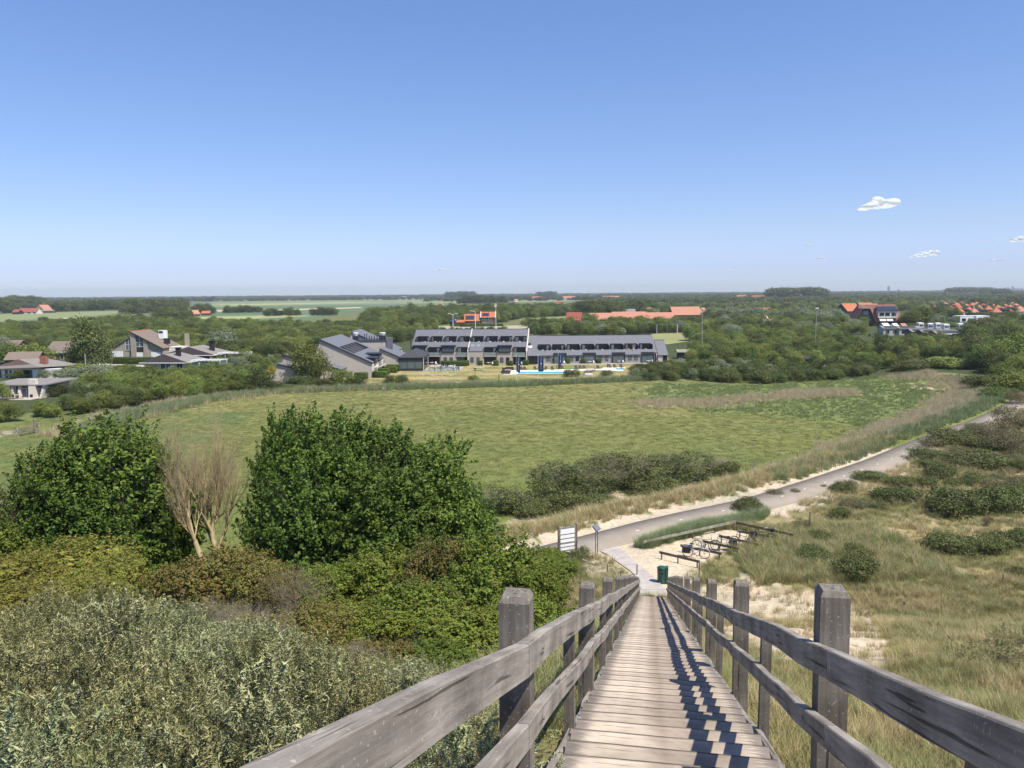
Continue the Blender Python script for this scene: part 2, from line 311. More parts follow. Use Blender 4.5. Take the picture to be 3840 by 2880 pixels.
P_field1 = [tuple(g(*p)[:2]) for p in [(2440, 1252), (2700, 1248), (2720, 1262), (2470, 1285)]]
def gcolor(x, y):
    n1 = fbm(x, y, 14, 1); n2 = fbm(x, y, 3.2, 2); n3 = fbm(x, y, 40, 9); n4 = fbm(x, y * 2.5, 26, 21)
    d, s, par = seg(PATH, x, y); u, v = UV(x, y)
    def mixc(a, b, w): w = np.clip(w, 0, 1)[:, None]; return a * (1 - w) + b * w
    C = np.tile(POLDER, (len(x), 1))
    fld = sst(700, 900, np.hypot(x, y)); C = mixc(C, lin(.11, .15, .07), fld * (.5 + .5 * fbm(x, y * 3, 900, 31)))
    # meadow
    mead = (s < 0) & (y < 178)
    M1 = np.tile(MEAD1, (len(x), 1)); M1 = mixc(M1, MEAD2, sst(110, 62, y) * .8 + n1 * .2); M1 = mixc(M1, MEADY, (n4 * .7 + .9 * sst(95, 150, y) * (x < 40) - .5) * .9); M1 = mixc(M1, MEADG, (n3 * .6 - .25))
    inx = x + n1 * 3; iny = y + n2 * 2.5
    M1 = mixc(M1, MEADG * 1.1, pip(P_gr1, inx + n2 * 2, iny + n2 * 2) * .55); M1 = mixc(M1, RUST, pip(P_rust1, inx, iny) * .8); M1 = mixc(M1, RUST, pip(P_rust2, inx, iny) * .75)
    for q in P_spot: M1 = mixc(M1, SAND, pip(q, inx, y + n2 * .7) * .8)
    C[mead] = M1[mead]
    # lawn of the hotel
    lw = pip(P_lawn, x, y) | ((y > 172) & (y < 212) & (x > -52) & (x < 45) & (s < 0))
    Lc = np.tile(LAWN, (len(x), 1)); Lc = mixc(Lc, LAWND, n4 * 1.4 + .35 + .5 * sst(-5, -35, x)); C[lw] = Lc[lw]
    wf = (y > 172) & (x > 45) & (y < 420) | ((x < -55) & (y > 130) & (y < 480)) | ((y > 222) & (y < 330) & (x < -15) & (x > -120))
    C[wf] = WOODF
    C[(s > 0) & (y > 150)] = WOODF
    C[(x < -40) & (s < 0) & (y < 130)] = mixc(M1, MEADG, .5 + n1)[(x < -40) & (s < 0) & (y < 130)]
    # dunes on the near side of the path
    dn = (s > 0) & (y < 150)
    D1 = mixc(np.tile(OLIVE * .9, (len(x), 1)), STRAW, n1 * .9 + n2 * .3 + .45); D1 = mixc(D1, SANDP, (n2 + n1 * .5 - .5) * 1.1)
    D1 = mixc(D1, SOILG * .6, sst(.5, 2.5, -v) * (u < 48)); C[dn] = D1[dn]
    def paint(P, col, w0): 
        nonlocal C
        k = pip(P, x + n2 * .8, y + n2 * .8); C = mixc(C, np.tile(col, (len(x), 1)), k * w0)
    C = mixc(C, np.tile(SANDP, (len(x), 1)), ((d < 3.4 + n2 * 1.1) & (y < 86) & (y > 45)) * .9)
    k = pip(P_verge, x + n2, y + n2); C = mixc(C, np.tile(SAND, (len(x), 1)), k * np.clip(.75 + n2 * 1.2, 0, 1))
    k = pip(P_sand2, x + n2, y + n2 * 1.4) ; C = mixc(C, np.tile(SAND, (len(x), 1)), k * np.clip(.95 + n2 * .7, 0, 1))
    paint(P_lot, SAND, 1.0); paint(P_open, SAND, .9); paint(P_trackL, SANDP * .9, .9)
    dr, _, _ = seg(RAMP, x, y); C = mixc(C, np.tile(SAND * .95, (len(x), 1)), (dr < 2.0 + n2 * .6) * .8 * (u > UEND - 1))
    return np.clip(C, .01, 1)
radii = [0.6]
while radii[-1] < 26000: radii.append(radii[-1] * (1.016 if radii[-1] < 300 else 1.05) + .02)
radii = np.array(radii)
azs = np.concatenate([np.arange(-44, 44.01, .3), np.arange(48, 316, 6.0)]); azs = np.radians(azs); nA = len(azs); nR = len(radii)
RR, AA = np.meshgrid(radii, azs, indexing='ij'); GX = (RR * np.sin(AA)).ravel(); GY = (RR * np.cos(AA)).ravel()
GZ = T(GX, GY); GZ = np.where(np.hypot(GX, GY) > 700, np.minimum(GZ, .0), GZ)
idx = np.arange(nR * nA).reshape(nR, nA); a = idx[:-1]; b = idx[1:]
quads = np.stack([a, np.roll(a, -1, 1), np.roll(b, -1, 1), b], -1).reshape(-1, 4)[:, ::-1]
V = np.stack([GX, GY, GZ], 1); V = np.vstack([V, [[0, 0, Tz(0, 0)]]])
gmat = bpy.data.materials.new('ground'); gmat.use_nodes = True; nt = gmat.node_tree; N = nt.nodes; L = nt.links; b_ = N['Principled BSDF']
b_.inputs['Roughness'].default_value = .95; b_.inputs['Specular IOR Level'].default_value = .1
at_ = N.new('ShaderNodeAttribute'); at_.attribute_name = 'gcol'; tc = N.new('ShaderNodeTexCoord')
def _nz(s, det, lo, hi, p0=.3, p1=.7, tint=None):
    n = N.new('ShaderNodeTexNoise'); n.inputs['Scale'].default_value = s; n.inputs['Detail'].default_value = det; n.inputs['Roughness'].default_value = .7; L.new(tc.outputs['Object'], n.inputs[0])
    r = N.new('ShaderNodeValToRGB'); r.color_ramp.elements[0].position = p0; r.color_ramp.elements[1].position = p1
    r.color_ramp.elements[0].color = (*lo, 1); r.color_ramp.elements[1].color = (*hi, 1); L.new(n.outputs[0], r.inputs[0]); return n, r
n1, r1 = _nz(.35, 7, (.84, .87, .87), (1.13, 1.1, 1.07)); n2, r2 = _nz(3.5, 8, (.66, .66, .66), (1.22, 1.22, 1.22)); n3, r3 = _nz(.045, 4, (.86, .92, .9), (1.12, 1.06, 1.05))
out = at_.outputs['Color']
for r in (r1, r2, r3):
    mx = N.new('ShaderNodeMix'); mx.data_type = 'RGBA'; mx.blend_type = 'MULTIPLY'; mx.inputs['Factor'].default_value = 1; L.new(out, mx.inputs['A']); L.new(r.outputs[0], mx.inputs['B']); out = mx.outputs['Result']
L.new(out, b_.inputs['Base Color'])
bp = N.new('ShaderNodeBump'); bp.inputs['Strength'].default_value = .45; bp.inputs['Distance'].default_value = .04; L.new(n2.outputs[0], bp.inputs['Height']); L.new(bp.outputs[0], b_.inputs['Normal'])
gme = np_mesh('ground', V, quads, [gmat], smooth=True)
import bmesh
gb = bmesh.new(); gb.from_mesh(gme); gb.verts.ensure_lookup_table()
for i in range(nA): gb.faces.new((gb.verts[nR * nA], gb.verts[(i + 1) % nA], gb.verts[i]))
bmesh.ops.recalc_face_normals(gb, faces=gb.faces); gb.to_mesh(gme); gb.free()
GC = gcolor(V[:, 0], V[:, 1]); ca = gme.color_attributes.new('gcol', 'FLOAT_COLOR', 'POINT'); ca.data.foreach_set('color', np.hstack([GC, np.ones((len(GC), 1))]).astype(np.float32).ravel())
ground = tag(link(bpy.data.objects.new('ground', gme)), kind='structure')

# ---------------------------------------------------------------- paved ways
M_asph = mat('asphalt', (.31, .27, .22), .95, .10, .8, .25, 60, col2=(.25, .218, .178), spec=.05)
M_conc = mat('concrete_slab', (.44, .40, .36), .9, .1, 2.5, .2, 50, col2=(.35, .32, .29), obvar=.08)
M_road = mat('road_light', (.36, .33, .28), .9, .1, .3)
M_paint = mat('road_paint', (.62, .60, .56), .8, .1, 6)
def ribbon(name, P, widths, zoff, m_, th=.12, zf=None, step=1.2, parent=None):
    P = [Vector((p[0], p[1], 0)) for p in P]; pts = []; ws = []
    for i in range(len(P) - 1):
        n = max(1, int((P[i + 1] - P[i]).length / step))
        for k in range(n): t = k / n; pts.append(P[i].lerp(P[i + 1], t)); ws.append(widths[i] * (1 - t) + widths[i + 1] * t)
    pts.append(P[-1]); ws.append(widths[-1])
    for _ in range(6):
        pts = [pts[0]] + [(pts[i - 1] + pts[i] * 2 + pts[i + 1]) / 4 for i in range(1, len(pts) - 1)] + [pts[-1]]
    V_, F_ = [], []
    for i, p in enumerate(pts):
        d = (pts[min(i + 1, len(pts) - 1)] - pts[max(i - 1, 0)]).normalized(); n = Vector((d.y, -d.x, 0)); w = ws[i] / 2
        for q, dz in ((p - n * w, -th), (p - n * w, 0), (p, .03), (p + n * w, 0), (p + n * w, -th)):
            z = (zf(q.x, q.y) if zf else Tz(q.x, q.y)) + zoff + dz; V_.append((q.x, q.y, z))
    k = 5
    for i in range(len(pts) - 1):
        for j in range(k - 1): F_.append((i * k + j, i * k + j + 1, (i + 1) * k + j + 1, (i + 1) * k + j))
    me = np_mesh(name, V_, F_, [m_], smooth=False); o = link(bpy.data.objects.new(name, me), parent); return o, pts
cyc, cpts = ribbon('cycle_path', PATH[3:22], PWID, .06, M_asph); tag(cyc, kind='structure')
dash = None; acc = 0
for i in range(1, len(cpts)):
    acc += (cpts[i] - cpts[i - 1]).length
    if acc > 3.4 and cpts[i].x > 8 and cpts[i].y < 120:
        acc = 0; d = (cpts[i] - cpts[i - 1]).normalized()
        if dash is None:
            mb = MB(); mb.box((0, 0, 0), (.11, .34, .012)); dash = mb.build('path_dash', M_paint); o = dash
        else: o = dash.copy(); link(o)
        o.parent = cyc; o.location = (cpts[i].x, cpts[i].y, Tz(cpts[i].x, cpts[i].y) + .096); o.rotation_euler = (0, 0, math.atan2(-d.x, d.y))
# concrete slabs from the stair foot to the cycle path: three rows with open joints
rl = [(2402, 2240), (2396, 2190), (2384, 2158), (2350, 2133), (2303, 2101), (2246, 2064), (2222, 2050)]; rr = [(2494, 2240), (2496, 2212), (2462, 2176), (2430, 2146), (2378, 2106), (2326, 2064), (2318, 2040)]
def edge(P_):
    W_ = [hit(*q) for q in P_]; c = [0]
    for i in range(1, len(W_)): c.append(c[-1] + (W_[i] - W_[i - 1]).length)
    return W_, np.array(c) / c[-1]
EL, ER = edge(rl), edge(rr); nrow = 9; slabroot = None
def on(E_, t): return Vector([np.interp(t, E_[1], [w[k] for w in E_[0]]) for k in (0, 1)] + [0])
for i in range(nrow):
    for w0, w1 in ((0, .36), (.362, .70), (.702, 1.0)):
        cs = []
        for t, w in ((i / nrow, w0), (i / nrow, w1), ((i + 1) / nrow - .004, w1), ((i + 1) / nrow - .004, w0)):
            p = on(EL, t).lerp(on(ER, t), w); cs.append((p.x, p.y, Tz(p.x, p.y) + .06 + random.uniform(-.004, .004)))
        mb = MB(); mb.sheet(cs, .1)
        if slabroot is None: slabroot = mb.build('concrete_path', M_conc); tag(slabroot, kind='structure')
        else: mb.build('slab', M_conc, slabroot)
RPOLY = [tuple(q[:2]) for q in EL[0]] + [tuple(q[:2]) for q in ER[0][::-1]]

# ---------------------------------------------------------------- wooden staircase
def MBwood(name, tone, lich=.35, st=(1.5, 30, 30)): return woodmat(name, tone, lich, .55, st)
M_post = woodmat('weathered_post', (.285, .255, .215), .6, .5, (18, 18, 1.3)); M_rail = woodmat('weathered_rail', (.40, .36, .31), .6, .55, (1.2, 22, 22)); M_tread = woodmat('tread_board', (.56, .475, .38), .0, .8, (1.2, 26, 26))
nt = M_tread.node_tree; N = nt.nodes; L = nt.links; b_ = N['Principled BSDF']; src = b_.inputs['Base Color'].links[0].from_socket
tc = N.new('ShaderNodeTexCoord'); sp = N.new('ShaderNodeSeparateXYZ'); L.new(tc.outputs['Object'], sp.inputs[0])
ab = N.new('ShaderNodeMath'); ab.operation = 'ABSOLUTE'; L.new(sp.outputs[0], ab.inputs[0])
mp = N.new('ShaderNodeMapping'); mp.inputs['Scale'].default_value = (5, 60, 60); L.new(tc.outputs['Object'], mp.inputs[0])
nn = N.new('ShaderNodeTexNoise'); nn.inputs['Scale'].default_value = 1; nn.inputs['Detail'].default_value = 5; L.new(mp.outputs[0], nn.inputs[0])
m1 = N.new('ShaderNodeMapRange'); m1.inputs['From Min'].default_value = .45; m1.inputs['From Max'].default_value = .69; m1.inputs['To Min'].default_value = 0; m1.inputs['To Max'].default_value = .62; L.new(ab.outputs[0], m1.inputs[0])
mu = N.new('ShaderNodeMath'); mu.operation = 'ADD'; L.new(m1.outputs[0], mu.inputs[0]); L.new(nn.outputs[0], mu.inputs[1])
g2 = N.new('ShaderNodeMapRange'); g2.inputs['From Min'].default_value = .8; g2.inputs['From Max'].default_value = 1.0; g2.inputs['To Max'].default_value = .7; L.new(mu.outputs[0], g2.inputs[0])
mx = N.new('ShaderNodeMix'); mx.data_type = 'RGBA'; mx.inputs['B'].default_value = (.10, .09, .085, 1); L.new(g2.outputs[0], mx.inputs['Factor']); L.new(src, mx.inputs['A'])
fe = N.new('ShaderNodeMapRange'); fe.inputs['From Min'].default_value = .184; fe.inputs['From Max'].default_value = .200; fe.inputs['To Max'].default_value = .85; ne = N.new('ShaderNodeMath'); ne.operation = 'MULTIPLY_ADD'; ne.inputs[1].default_value = .03; L.new(nn.outputs[0], ne.inputs[0]); L.new(sp.outputs[1], ne.inputs[2]); L.new(ne.outputs[0], fe.inputs[0])   # dark strip along the front edge, its border broken by noise
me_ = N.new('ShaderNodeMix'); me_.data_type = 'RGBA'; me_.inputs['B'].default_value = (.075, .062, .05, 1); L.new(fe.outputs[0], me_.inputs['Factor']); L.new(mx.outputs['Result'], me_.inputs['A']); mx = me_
oi = N.new('ShaderNodeObjectInfo'); mr = N.new('ShaderNodeMapRange'); mr.inputs['To Min'].default_value = .80; mr.inputs['To Max'].default_value = 1.08; L.new(oi.outputs['Random'], mr.inputs[0])
hv = N.new('ShaderNodeHueSaturation'); L.new(mx.outputs['Result'], hv.inputs['Color']); L.new(mr.outputs[0], hv.inputs['Value']); L.new(hv.outputs[0], b_.inputs['Base Color'])
def SU(u, v, z): x, y = XY(u, v); return Vector((x, y, z))
VC, HW = .14, .70
stair = empty('wooden_staircase', SU(0, VC, nose(0) - .3), -ST, 'long grey wooden staircase running straight down the dune to the cycle path', 'staircase')
inv = (Matrix.Translation(stair.location) @ Matrix.Rotation(-ST, 4, 'Z')).inverted()
tm = MB(); tm.box((0, 0, -.0225), (2 * HW, .385, .045)); nail = []
tmesh = None
wob = lambda u, a=.012, k=1.7, ph=0.: a * math.sin(u * k + ph) + a * .6 * math.sin(u * k * 2.7 + ph * 2)
nst = int((UEND + 1.6) / .4)
for i in range(nst):
    u = -1.6 + i * .4 + .2; z = nose(u - .2)
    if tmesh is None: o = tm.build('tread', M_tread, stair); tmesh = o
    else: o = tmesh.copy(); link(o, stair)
    p = inv @ SU(u, VC + wob(u), z); o.location = p; o.rotation_euler = (random.gauss(0, .006), random.gauss(0, .004), random.gauss(0, .004))
def plank(name, us, v, zc, w, h, m_, parent, inv_, jit=.008):
    """one board following the stair slope through the points us, centre zc above the nosing line"""
    mb = MB(); P = []
    for u in us: P.append(inv_ @ SU(u, v + wob(u, jit, 2.1, v * 9), nose(u) + zc + wob(u, jit, 1.3, zc * 7)))
    vs = []; fs = []; c = .006
    for p in P:
        for dx, dz in ((-w / 2, -h / 2), (w / 2, -h / 2), (w / 2, h / 2 - c), (w / 2 - c, h / 2), (-w / 2 + c, h / 2), (-w / 2, h / 2 - c)): vs.append((p.x + dx, p.y, p.z + dz))
    n = 6
    for i in range(len(P) - 1):
        for j in range(n): fs.append((i * n + j, i * n + (j + 1) % n, (i + 1) * n + (j + 1) % n, (i + 1) * n + j))
    fs += [tuple(range(n)), tuple(range(len(P) * n - 1, len(P) * n - n - 1, -1))]
    mb.add(vs, fs); o = mb.build(name, m_, parent)
    # move the mesh to its own origin so that the wood grain runs along each board
    c0 = P[0]; d = (P[-1] - P[0]); ang = math.atan2(d.z, d.y)
    R_ = Matrix.Rotation(ang, 4, 'X') @ Matrix.Rotation(math.pi / 2, 4, 'Z'); Mx = Matrix.Translation(c0) @ R_
    o.data.transform(Mx.inverted()); o.matrix_local = Mx; return o
for vv in (VC - HW - .03, VC + HW + .03):                          # side boards the treads sit between
    ue = -1.6
    while ue < UEND - .1:
        e2 = min(ue + 4.1, UEND); plank('side_board', list(np.arange(ue, e2, .55)) + [e2 - .012], vv, -.035, .05, .24, M_rail, stair, inv, .012); ue = e2
M_end = mat('pale_batten', (.62, .56, .40), .8, .1, 8)
bt = MB(); bt.box((0, 0, -.01), (.045, .10, .05)); bto = None
for i in range(5, 34):
    u = -1.6 + i * .4
    if bto is None: bto = bt.build('batten', M_end, stair); o = bto
    else: o = bto.copy(); link(o, stair)
    o.location = inv @ SU(u - .03, VC - HW + .02, nose(u) + .012)
for side, vp, vr, vt, lab in ((-1, -.64, -.545, -.60, 'left wooden railing of the staircase, its near end crossing the bottom of the photo'), (1, .967, .862, .93, 'right wooden railing of the staircase, seen on its shaded inner face')):
    root = empty('stair_railing', SU(0, vp, nose(0)), -ST, lab, 'railing', 'railings of the wooden staircase')
    iv = (Matrix.Translation(root.location) @ Matrix.Rotation(-ST, 4, 'Z')).inverted()
    k = 0; u = 3.68 if side < 0 else 4.3
    pu = []
    while u < UEND + .6: pu.append(u); u += 4.15
    for k, u in enumerate(pu):
        mb = MB(); w = .15; zt = (1.25 if side < 0 else 1.33) + random.uniform(-.02, .02) - max(0, k - 6) * .03; zb = -.9
        c = .016
        lo = [(-w / 2, -w / 2, zb), (w / 2, -w / 2, zb), (w / 2, w / 2, zb), (-w / 2, w / 2, zb)]; md = [(x, y, zt - .03) for x, y, _ in lo]
        tp = [(-w / 2 + c, -w / 2 + c, zt), (w / 2 - c, -w / 2 + c, zt), (w / 2 - c, w / 2 - c, zt), (-w / 2 + c, w / 2 - c, zt)]
        mb.add(lo + md + tp, [(0, 3, 2, 1)] + [(a, (a + 1) % 4, 4 + (a + 1) % 4, 4 + a) for a in range(4)] + [(4 + a, 4 + (a + 1) % 4, 8 + (a + 1) % 4, 8 + a) for a in range(4)] + [(8, 9, 10, 11)])
        o = mb.build('post', M_post, root); o.location = iv @ SU(u, vp, nose(u)); o.rotation_euler = (random.gauss(0, .008), random.gauss(0, .008), random.gauss(0, .02))
    for k in range(-1, len(pu) - 1):                               # thinner intermediate posts
        u = (pu[k] if k >= 0 else pu[0] - 4.15) + 2.15
        mb = MB(); mb.bx(-.04, .04, -.045, .045, -.75, .93); o = mb.build('thin_post', M_post, root); o.location = iv @ SU(u, vt, nose(u)); o.rotation_euler = (random.gauss(0, .01), random.gauss(0, .01), 0)
        mb = MB(); mb.bx(-.012, .012, -.14, .14, -.012, .012); 
    ends = [-1.7, -.2 if side > 0 else -.6] + [p_ - .5 for p_ in pu] + [UEND + .1]
    for zc, h, w in ((.965, .145, .062), (.60, .115, .058)):
        for a_, b2 in zip(ends[:-1], ends[1:]):
            us = list(np.linspace(a_ + .006, b2 - .006, 7)); plank('rail', us, vr, zc, w, h, M_rail, root, iv, .009)
    for u in pu[:5]:                                              # bolt heads
        for zc in (.965, .60):
            mb = MB(); mb.tube((0, 0, 0), (-side * .008, 0, 0), .011, n=8); o = mb.build('bolt', M_post, root); o.location = iv @ SU(u, vr - side * .033, nose(u) + zc)
# ---------------------------------------------------------------- plants: generators
def unit(v): return v / (np.linalg.norm(v, axis=1, keepdims=True) + 1e-9)
def leaves(C, Nn, L_, W_, fold=.25, rand=.6, tdir=None):
    """rhombic leaves: centres C, normals Nn, half length L_, half width W_"""
    n = len(C); Nn = unit(Nn + rng.normal(0, rand, (n, 3)))
    t = rng.normal(0, 1, (n, 3)) if tdir is None else tdir + rng.normal(0, .35, (n, 3)); t = unit(t - (t * Nn).sum(1, keepdims=True) * Nn); b = np.cross(Nn, t)
    L_ = np.asarray(L_).reshape(-1, 1) * rng.uniform(.7, 1.25, (n, 1)); W_ = np.asarray(W_).reshape(-1, 1) * rng.uniform(.75, 1.2, (n, 1))
    V = np.stack([C - t * L_, C + b * W_ + Nn * W_ * fold, C + t * L_, C - b * W_ + Nn * W_ * fold], 1).reshape(-1, 3)
    return V, np.arange(n * 4).reshape(-1, 4)
def crown_pts(lobes, n, clump=.35, perc=14, inner=.25, top=.15):
    """points in clumps on the skins of ellipsoid lobes; returns points and outward normals"""
    lobes = np.array(lobes, float); A = (lobes[:, 3:6].prod(1)) ** (2 / 3); pr = A / A.sum()
    k = max(1, n // perc); li = rng.choice(len(lobes), k * 3, p=pr); dirs = unit(rng.normal(0, 1, (k * 3, 3)) + [0, 0, top]); R_ = lobes[li, 3:6]
    f = rng.uniform(.86, 1.06, (k * 3, 1)); f = np.where(rng.random((k * 3, 1)) < inner, rng.uniform(.45, .85, (k * 3, 1)), f)
    c = lobes[li, :3] + dirs * R_ * f; ok = np.ones(len(c), bool)
    for l in lobes: 
        q = (c - l[:3]) / l[3:6]; ok &= ~(((q ** 2).sum(1) < .62) & (np.abs(c - (lobes[li, :3])).sum(1) >= 0) & (rng.random(len(c)) < .8) & (f[:, 0] > .85))
    c = c[ok][:k]; nn = dirs[ok][:k]; rr = np.cbrt(R_[ok][:k].prod(1))
    m_ = perc; C = np.repeat(c, m_, 0) + rng.normal(0, 1, (len(c) * m_, 3)) * clump * np.repeat(rng.uniform(.5, 1.2, len(c)), m_)[:, None] * [1, 1, .7]
    N_ = np.repeat(nn, m_, 0); return C, N_
def limb(mb_v, mb_f, p0, p1, r0, r1, n=5):
    p0 = np.array(p0, float); p1 = np.array(p1, float); d = p1 - p0; d /= np.linalg.norm(d) + 1e-9; a = np.cross(d, [0, 0, 1.0]); 
    if np.linalg.norm(a) < .05: a = np.cross(d, [1.0, 0, 0])
    a /= np.linalg.norm(a); b = np.cross(d, a); base = len(mb_v)
    for p, r in ((p0, r0), (p1, r1)):
        for i in range(n): t = 6.2832 * i / n; mb_v.append(p + (a * math.cos(t) + b * math.sin(t)) * r)
    for i in range(n): mb_f.append((base + i, base + (i + 1) % n, base + n + (i + 1) % n, base + n + i))
def branches(seed, h, spread, levels=4, r0=.12, up=.6, nch=(3, 5), n=5, start=None, len0=.35, trunkfrac=.3, wob_=.25, stems=1):
    r = np.random.default_rng(seed); vs = []; fs = []
    def grow(p, d, L_, rr, lev):
        segs = 3 if lev < 3 else 2; q = p.copy()
        for s_ in range(segs):
            d2 = d + r.normal(0, wob_, 3) * .6; d2[2] += up * .12; d2 /= np.linalg.norm(d2); q2 = q + d2 * L_ / segs; r2 = rr * (1 - .5 * (s_ + 1) / segs)
            limb(vs, fs, q, q2, rr * (1 - .5 * s_ / segs), r2, max(3, n - lev)); 
            if lev < levels and (s_ > 0 or lev > 0):
                for _ in range(r.integers(*nch) if s_ == segs - 1 else r.integers(1, 3)):
                    a = r.uniform(0, 6.28); dd = d2 + spread * np.array([math.cos(a), math.sin(a), up * .3]) * r.uniform(.5, 1.1); dd /= np.linalg.norm(dd)
                    grow(q2, dd, L_ * r.uniform(.55, .78), r2 * r.uniform(.55, .75), lev + 1)
            q, d = q2, d2
    for _ in range(stems):
        a = r.uniform(0, 6.28); o = .0 if stems == 1 else .35
        grow(np.array([o * math.cos(a), o * math.sin(a), -.2]), np.array([o * math.cos(a) * r.uniform(0, 1.2), o * math.sin(a) * r.uniform(0, 1.2), 1.0]), h * len0, r0, 0)
    return np.array(vs), np.array(fs)
LM = dict(
    elm=leafmat('leaf_dark_green', (0.044, 0.095, 0.016), (0.158, 0.238, 0.042), .33, c3=(.17, .25, .06), p3=.12),
    haw=leafmat('leaf_hawthorn', (0.090, 0.134, 0.022), (0.216, 0.263, 0.045), .3, c3=(.17, .12, .035), p3=.10),
    hawr=leafmat('leaf_russet_hawthorn', (.11, .125, .028), (.225, .215, .06), .3, c3=(.26, .16, .07), p3=.22),
    wil=leafmat('leaf_yellow_green', (0.132, 0.165, 0.028), (0.297, 0.297, 0.060), .3, c3=(.32, .22, .08), p3=.15),
    buck=leafmat('leaf_sea_buckthorn', (0.186, 0.207, 0.089), (0.480, 0.489, 0.263), .12, rough=.6, c3=(.075, .10, .05), p3=.22, spec=.15),
    buck2=leafmat('leaf_sea_buckthorn_olive', (0.190, 0.196, 0.075), (0.425, 0.414, 0.190), .12, rough=.6, c3=(.075, .09, .045), p3=.22, spec=.15),
    dune=leafmat('leaf_dune_shrub', (0.063, 0.088, 0.028), (0.158, 0.187, 0.060), .2, c3=(.13, .10, .07), p3=.12),
    dunegrey=leafmat('leaf_grey_shrub', (.10, .105, .05), (.21, .20, .10), .15, c3=(.17, .13, .08), p3=.25),
    w1=leafmat('leaf_wood_mid', (0.086, 0.132, 0.028), (0.230, 0.270, 0.070), .28, obvar=.3),
    w2=leafmat('leaf_wood_light', (0.143, 0.184, 0.043), (0.319, 0.336, 0.104), .28, obvar=.25),
    w3=leafmat('leaf_wood_dark', (0.053, 0.086, 0.024), (0.149, 0.187, 0.055), .24, obvar=.3, c3=(.13, .11, .05), p3=.12),
    w4=leafmat('leaf_silver_green', (.13, .17, .095), (.29, .33, .20), .2, obvar=.2),
    far=leafmat('leaf_far', (0.054, 0.077, 0.023), (0.144, 0.165, 0.045), .2, obvar=.3),
    yel=leafmat('leaf_golden', (.30, .25, .02), (.55, .45, .05), .3, obvar=.1),
    hedge=leafmat('leaf_hedge', (0.060, 0.102, 0.022), (0.156, 0.204, 0.050), .2, obvar=.12))
M_bark = mat('bark', (.16, .13, .105), .9, .15, 4, .6, 12, col2=(.09, .075, .065)); M_barkly = mat('bark_lichen', (.50, .41, .22), .9, .15, 3, .5, 12, col2=(.30, .235, .145))
M_twig = mat('grey_twigs', (.33, .28, .215), .9, .15, 3, col2=(.19, .16, .12)); M_dead = mat('dead_wood', (.34, .27, .20), .9, .15, 2.5, .4, 9, col2=(.21, .17, .14))
def foliage(name, lobes, n, leaf, matk, clump=.3, perc=14, inner=.25, w=.55, rand=.7, upb=.35, sub=None):
    C, Nn = crown_pts(lobes, n, clump, perc, inner); Nn = Nn + [0, 0, upb]
    V, F_ = leaves(C, Nn, leaf, leaf * w, rand=rand); return np_mesh(name, V, F_, [LM[matk]])
def blobs(seed, w, h, n, base=.25, rmin=.28, rmax=.42, flat=1.0):
    """lobes filling a crown of width w, height h standing on z = 0"""
    r = np.random.default_rng(seed); L_ = [(0, 0, h * .5, w * .33, w * .33, h * .40)]
    for i in range(n):
        a = 6.28 * i / n * 1.618; rr = r.uniform(.35, 1) ** .5; z = r.uniform(base, .80); k = math.sin(min(1, (1.05 - z) * 1.6) * 1.57) 
        s_ = r.uniform(rmin, rmax) * w * .5; L_.append((math.cos(a) * rr * w * .5 * .68 * k, math.sin(a) * rr * w * .5 * .68 * k, z * h, s_, s_, s_ * r.uniform(.7, 1.1) * flat * h / w))
    return L_
def spray_foliage(name, lobes, nshoot, per, leaf, matk, length=.9, rad_=.20, w=.62, inner=.25, up=.7):
    """leafy shoots standing out of the crown skin, with open dark gaps between them"""
    lobes = np.array(lobes, float); A = (lobes[:, 3:6].prod(1)) ** (2 / 3); li = rng.choice(len(lobes), nshoot * 2, p=A / A.sum()); di = unit(rng.normal(0, 1, (nshoot * 2, 3)) + [0, 0, .2]); c = lobes[li, :3] + di * lobes[li, 3:6] * rng.uniform(.82, 1.0, (len(li), 1)); ok = np.ones(len(c), bool)
    for l in lobes: ok &= ~((((c - l[:3]) / l[3:6]) ** 2).sum(1) < .60)
    c = c[ok][:nshoot]; di = di[ok][:nshoot]; n = len(c); ax = unit(di + [0, 0, up] + rng.normal(0, .28, (n, 3))); L_ = length * rng.uniform(.45, 1.25, n); t = rng.random((n, per)) ** .8; k = rad_ * (1.15 - t)[..., None] * rng.uniform(.7, 1.3, (n, 1, 1))
    C = c[:, None] + ax[:, None] * (L_[:, None] * (t - .35))[..., None] + rng.normal(0, 1, (n, per, 3)) * k; Nn = (ax[:, None] * .5 + di[:, None] * .4 + rng.normal(0, .5, (n, per, 3)) + [0, 0, .35]).reshape(-1, 3); C = C.reshape(-1, 3)
    m_ = int(len(C) * inner); l2 = lobes[rng.choice(len(lobes), m_, p=A / A.sum())]; d2 = unit(rng.normal(0, 1, (m_, 3))); C2 = l2[:, :3] + d2 * l2[:, 3:6] * rng.uniform(.5, .86, (m_, 1))
    V1, F1_ = leaves(C, Nn, leaf, leaf * w, rand=.35); V2, F2_ = leaves(C2, d2, leaf * 1.5, leaf * 1.1, rand=.8); return np_mesh(name, np.vstack([V1, V2]), np.vstack([F1_, F2_ + len(V1)]), [LM[matk]])
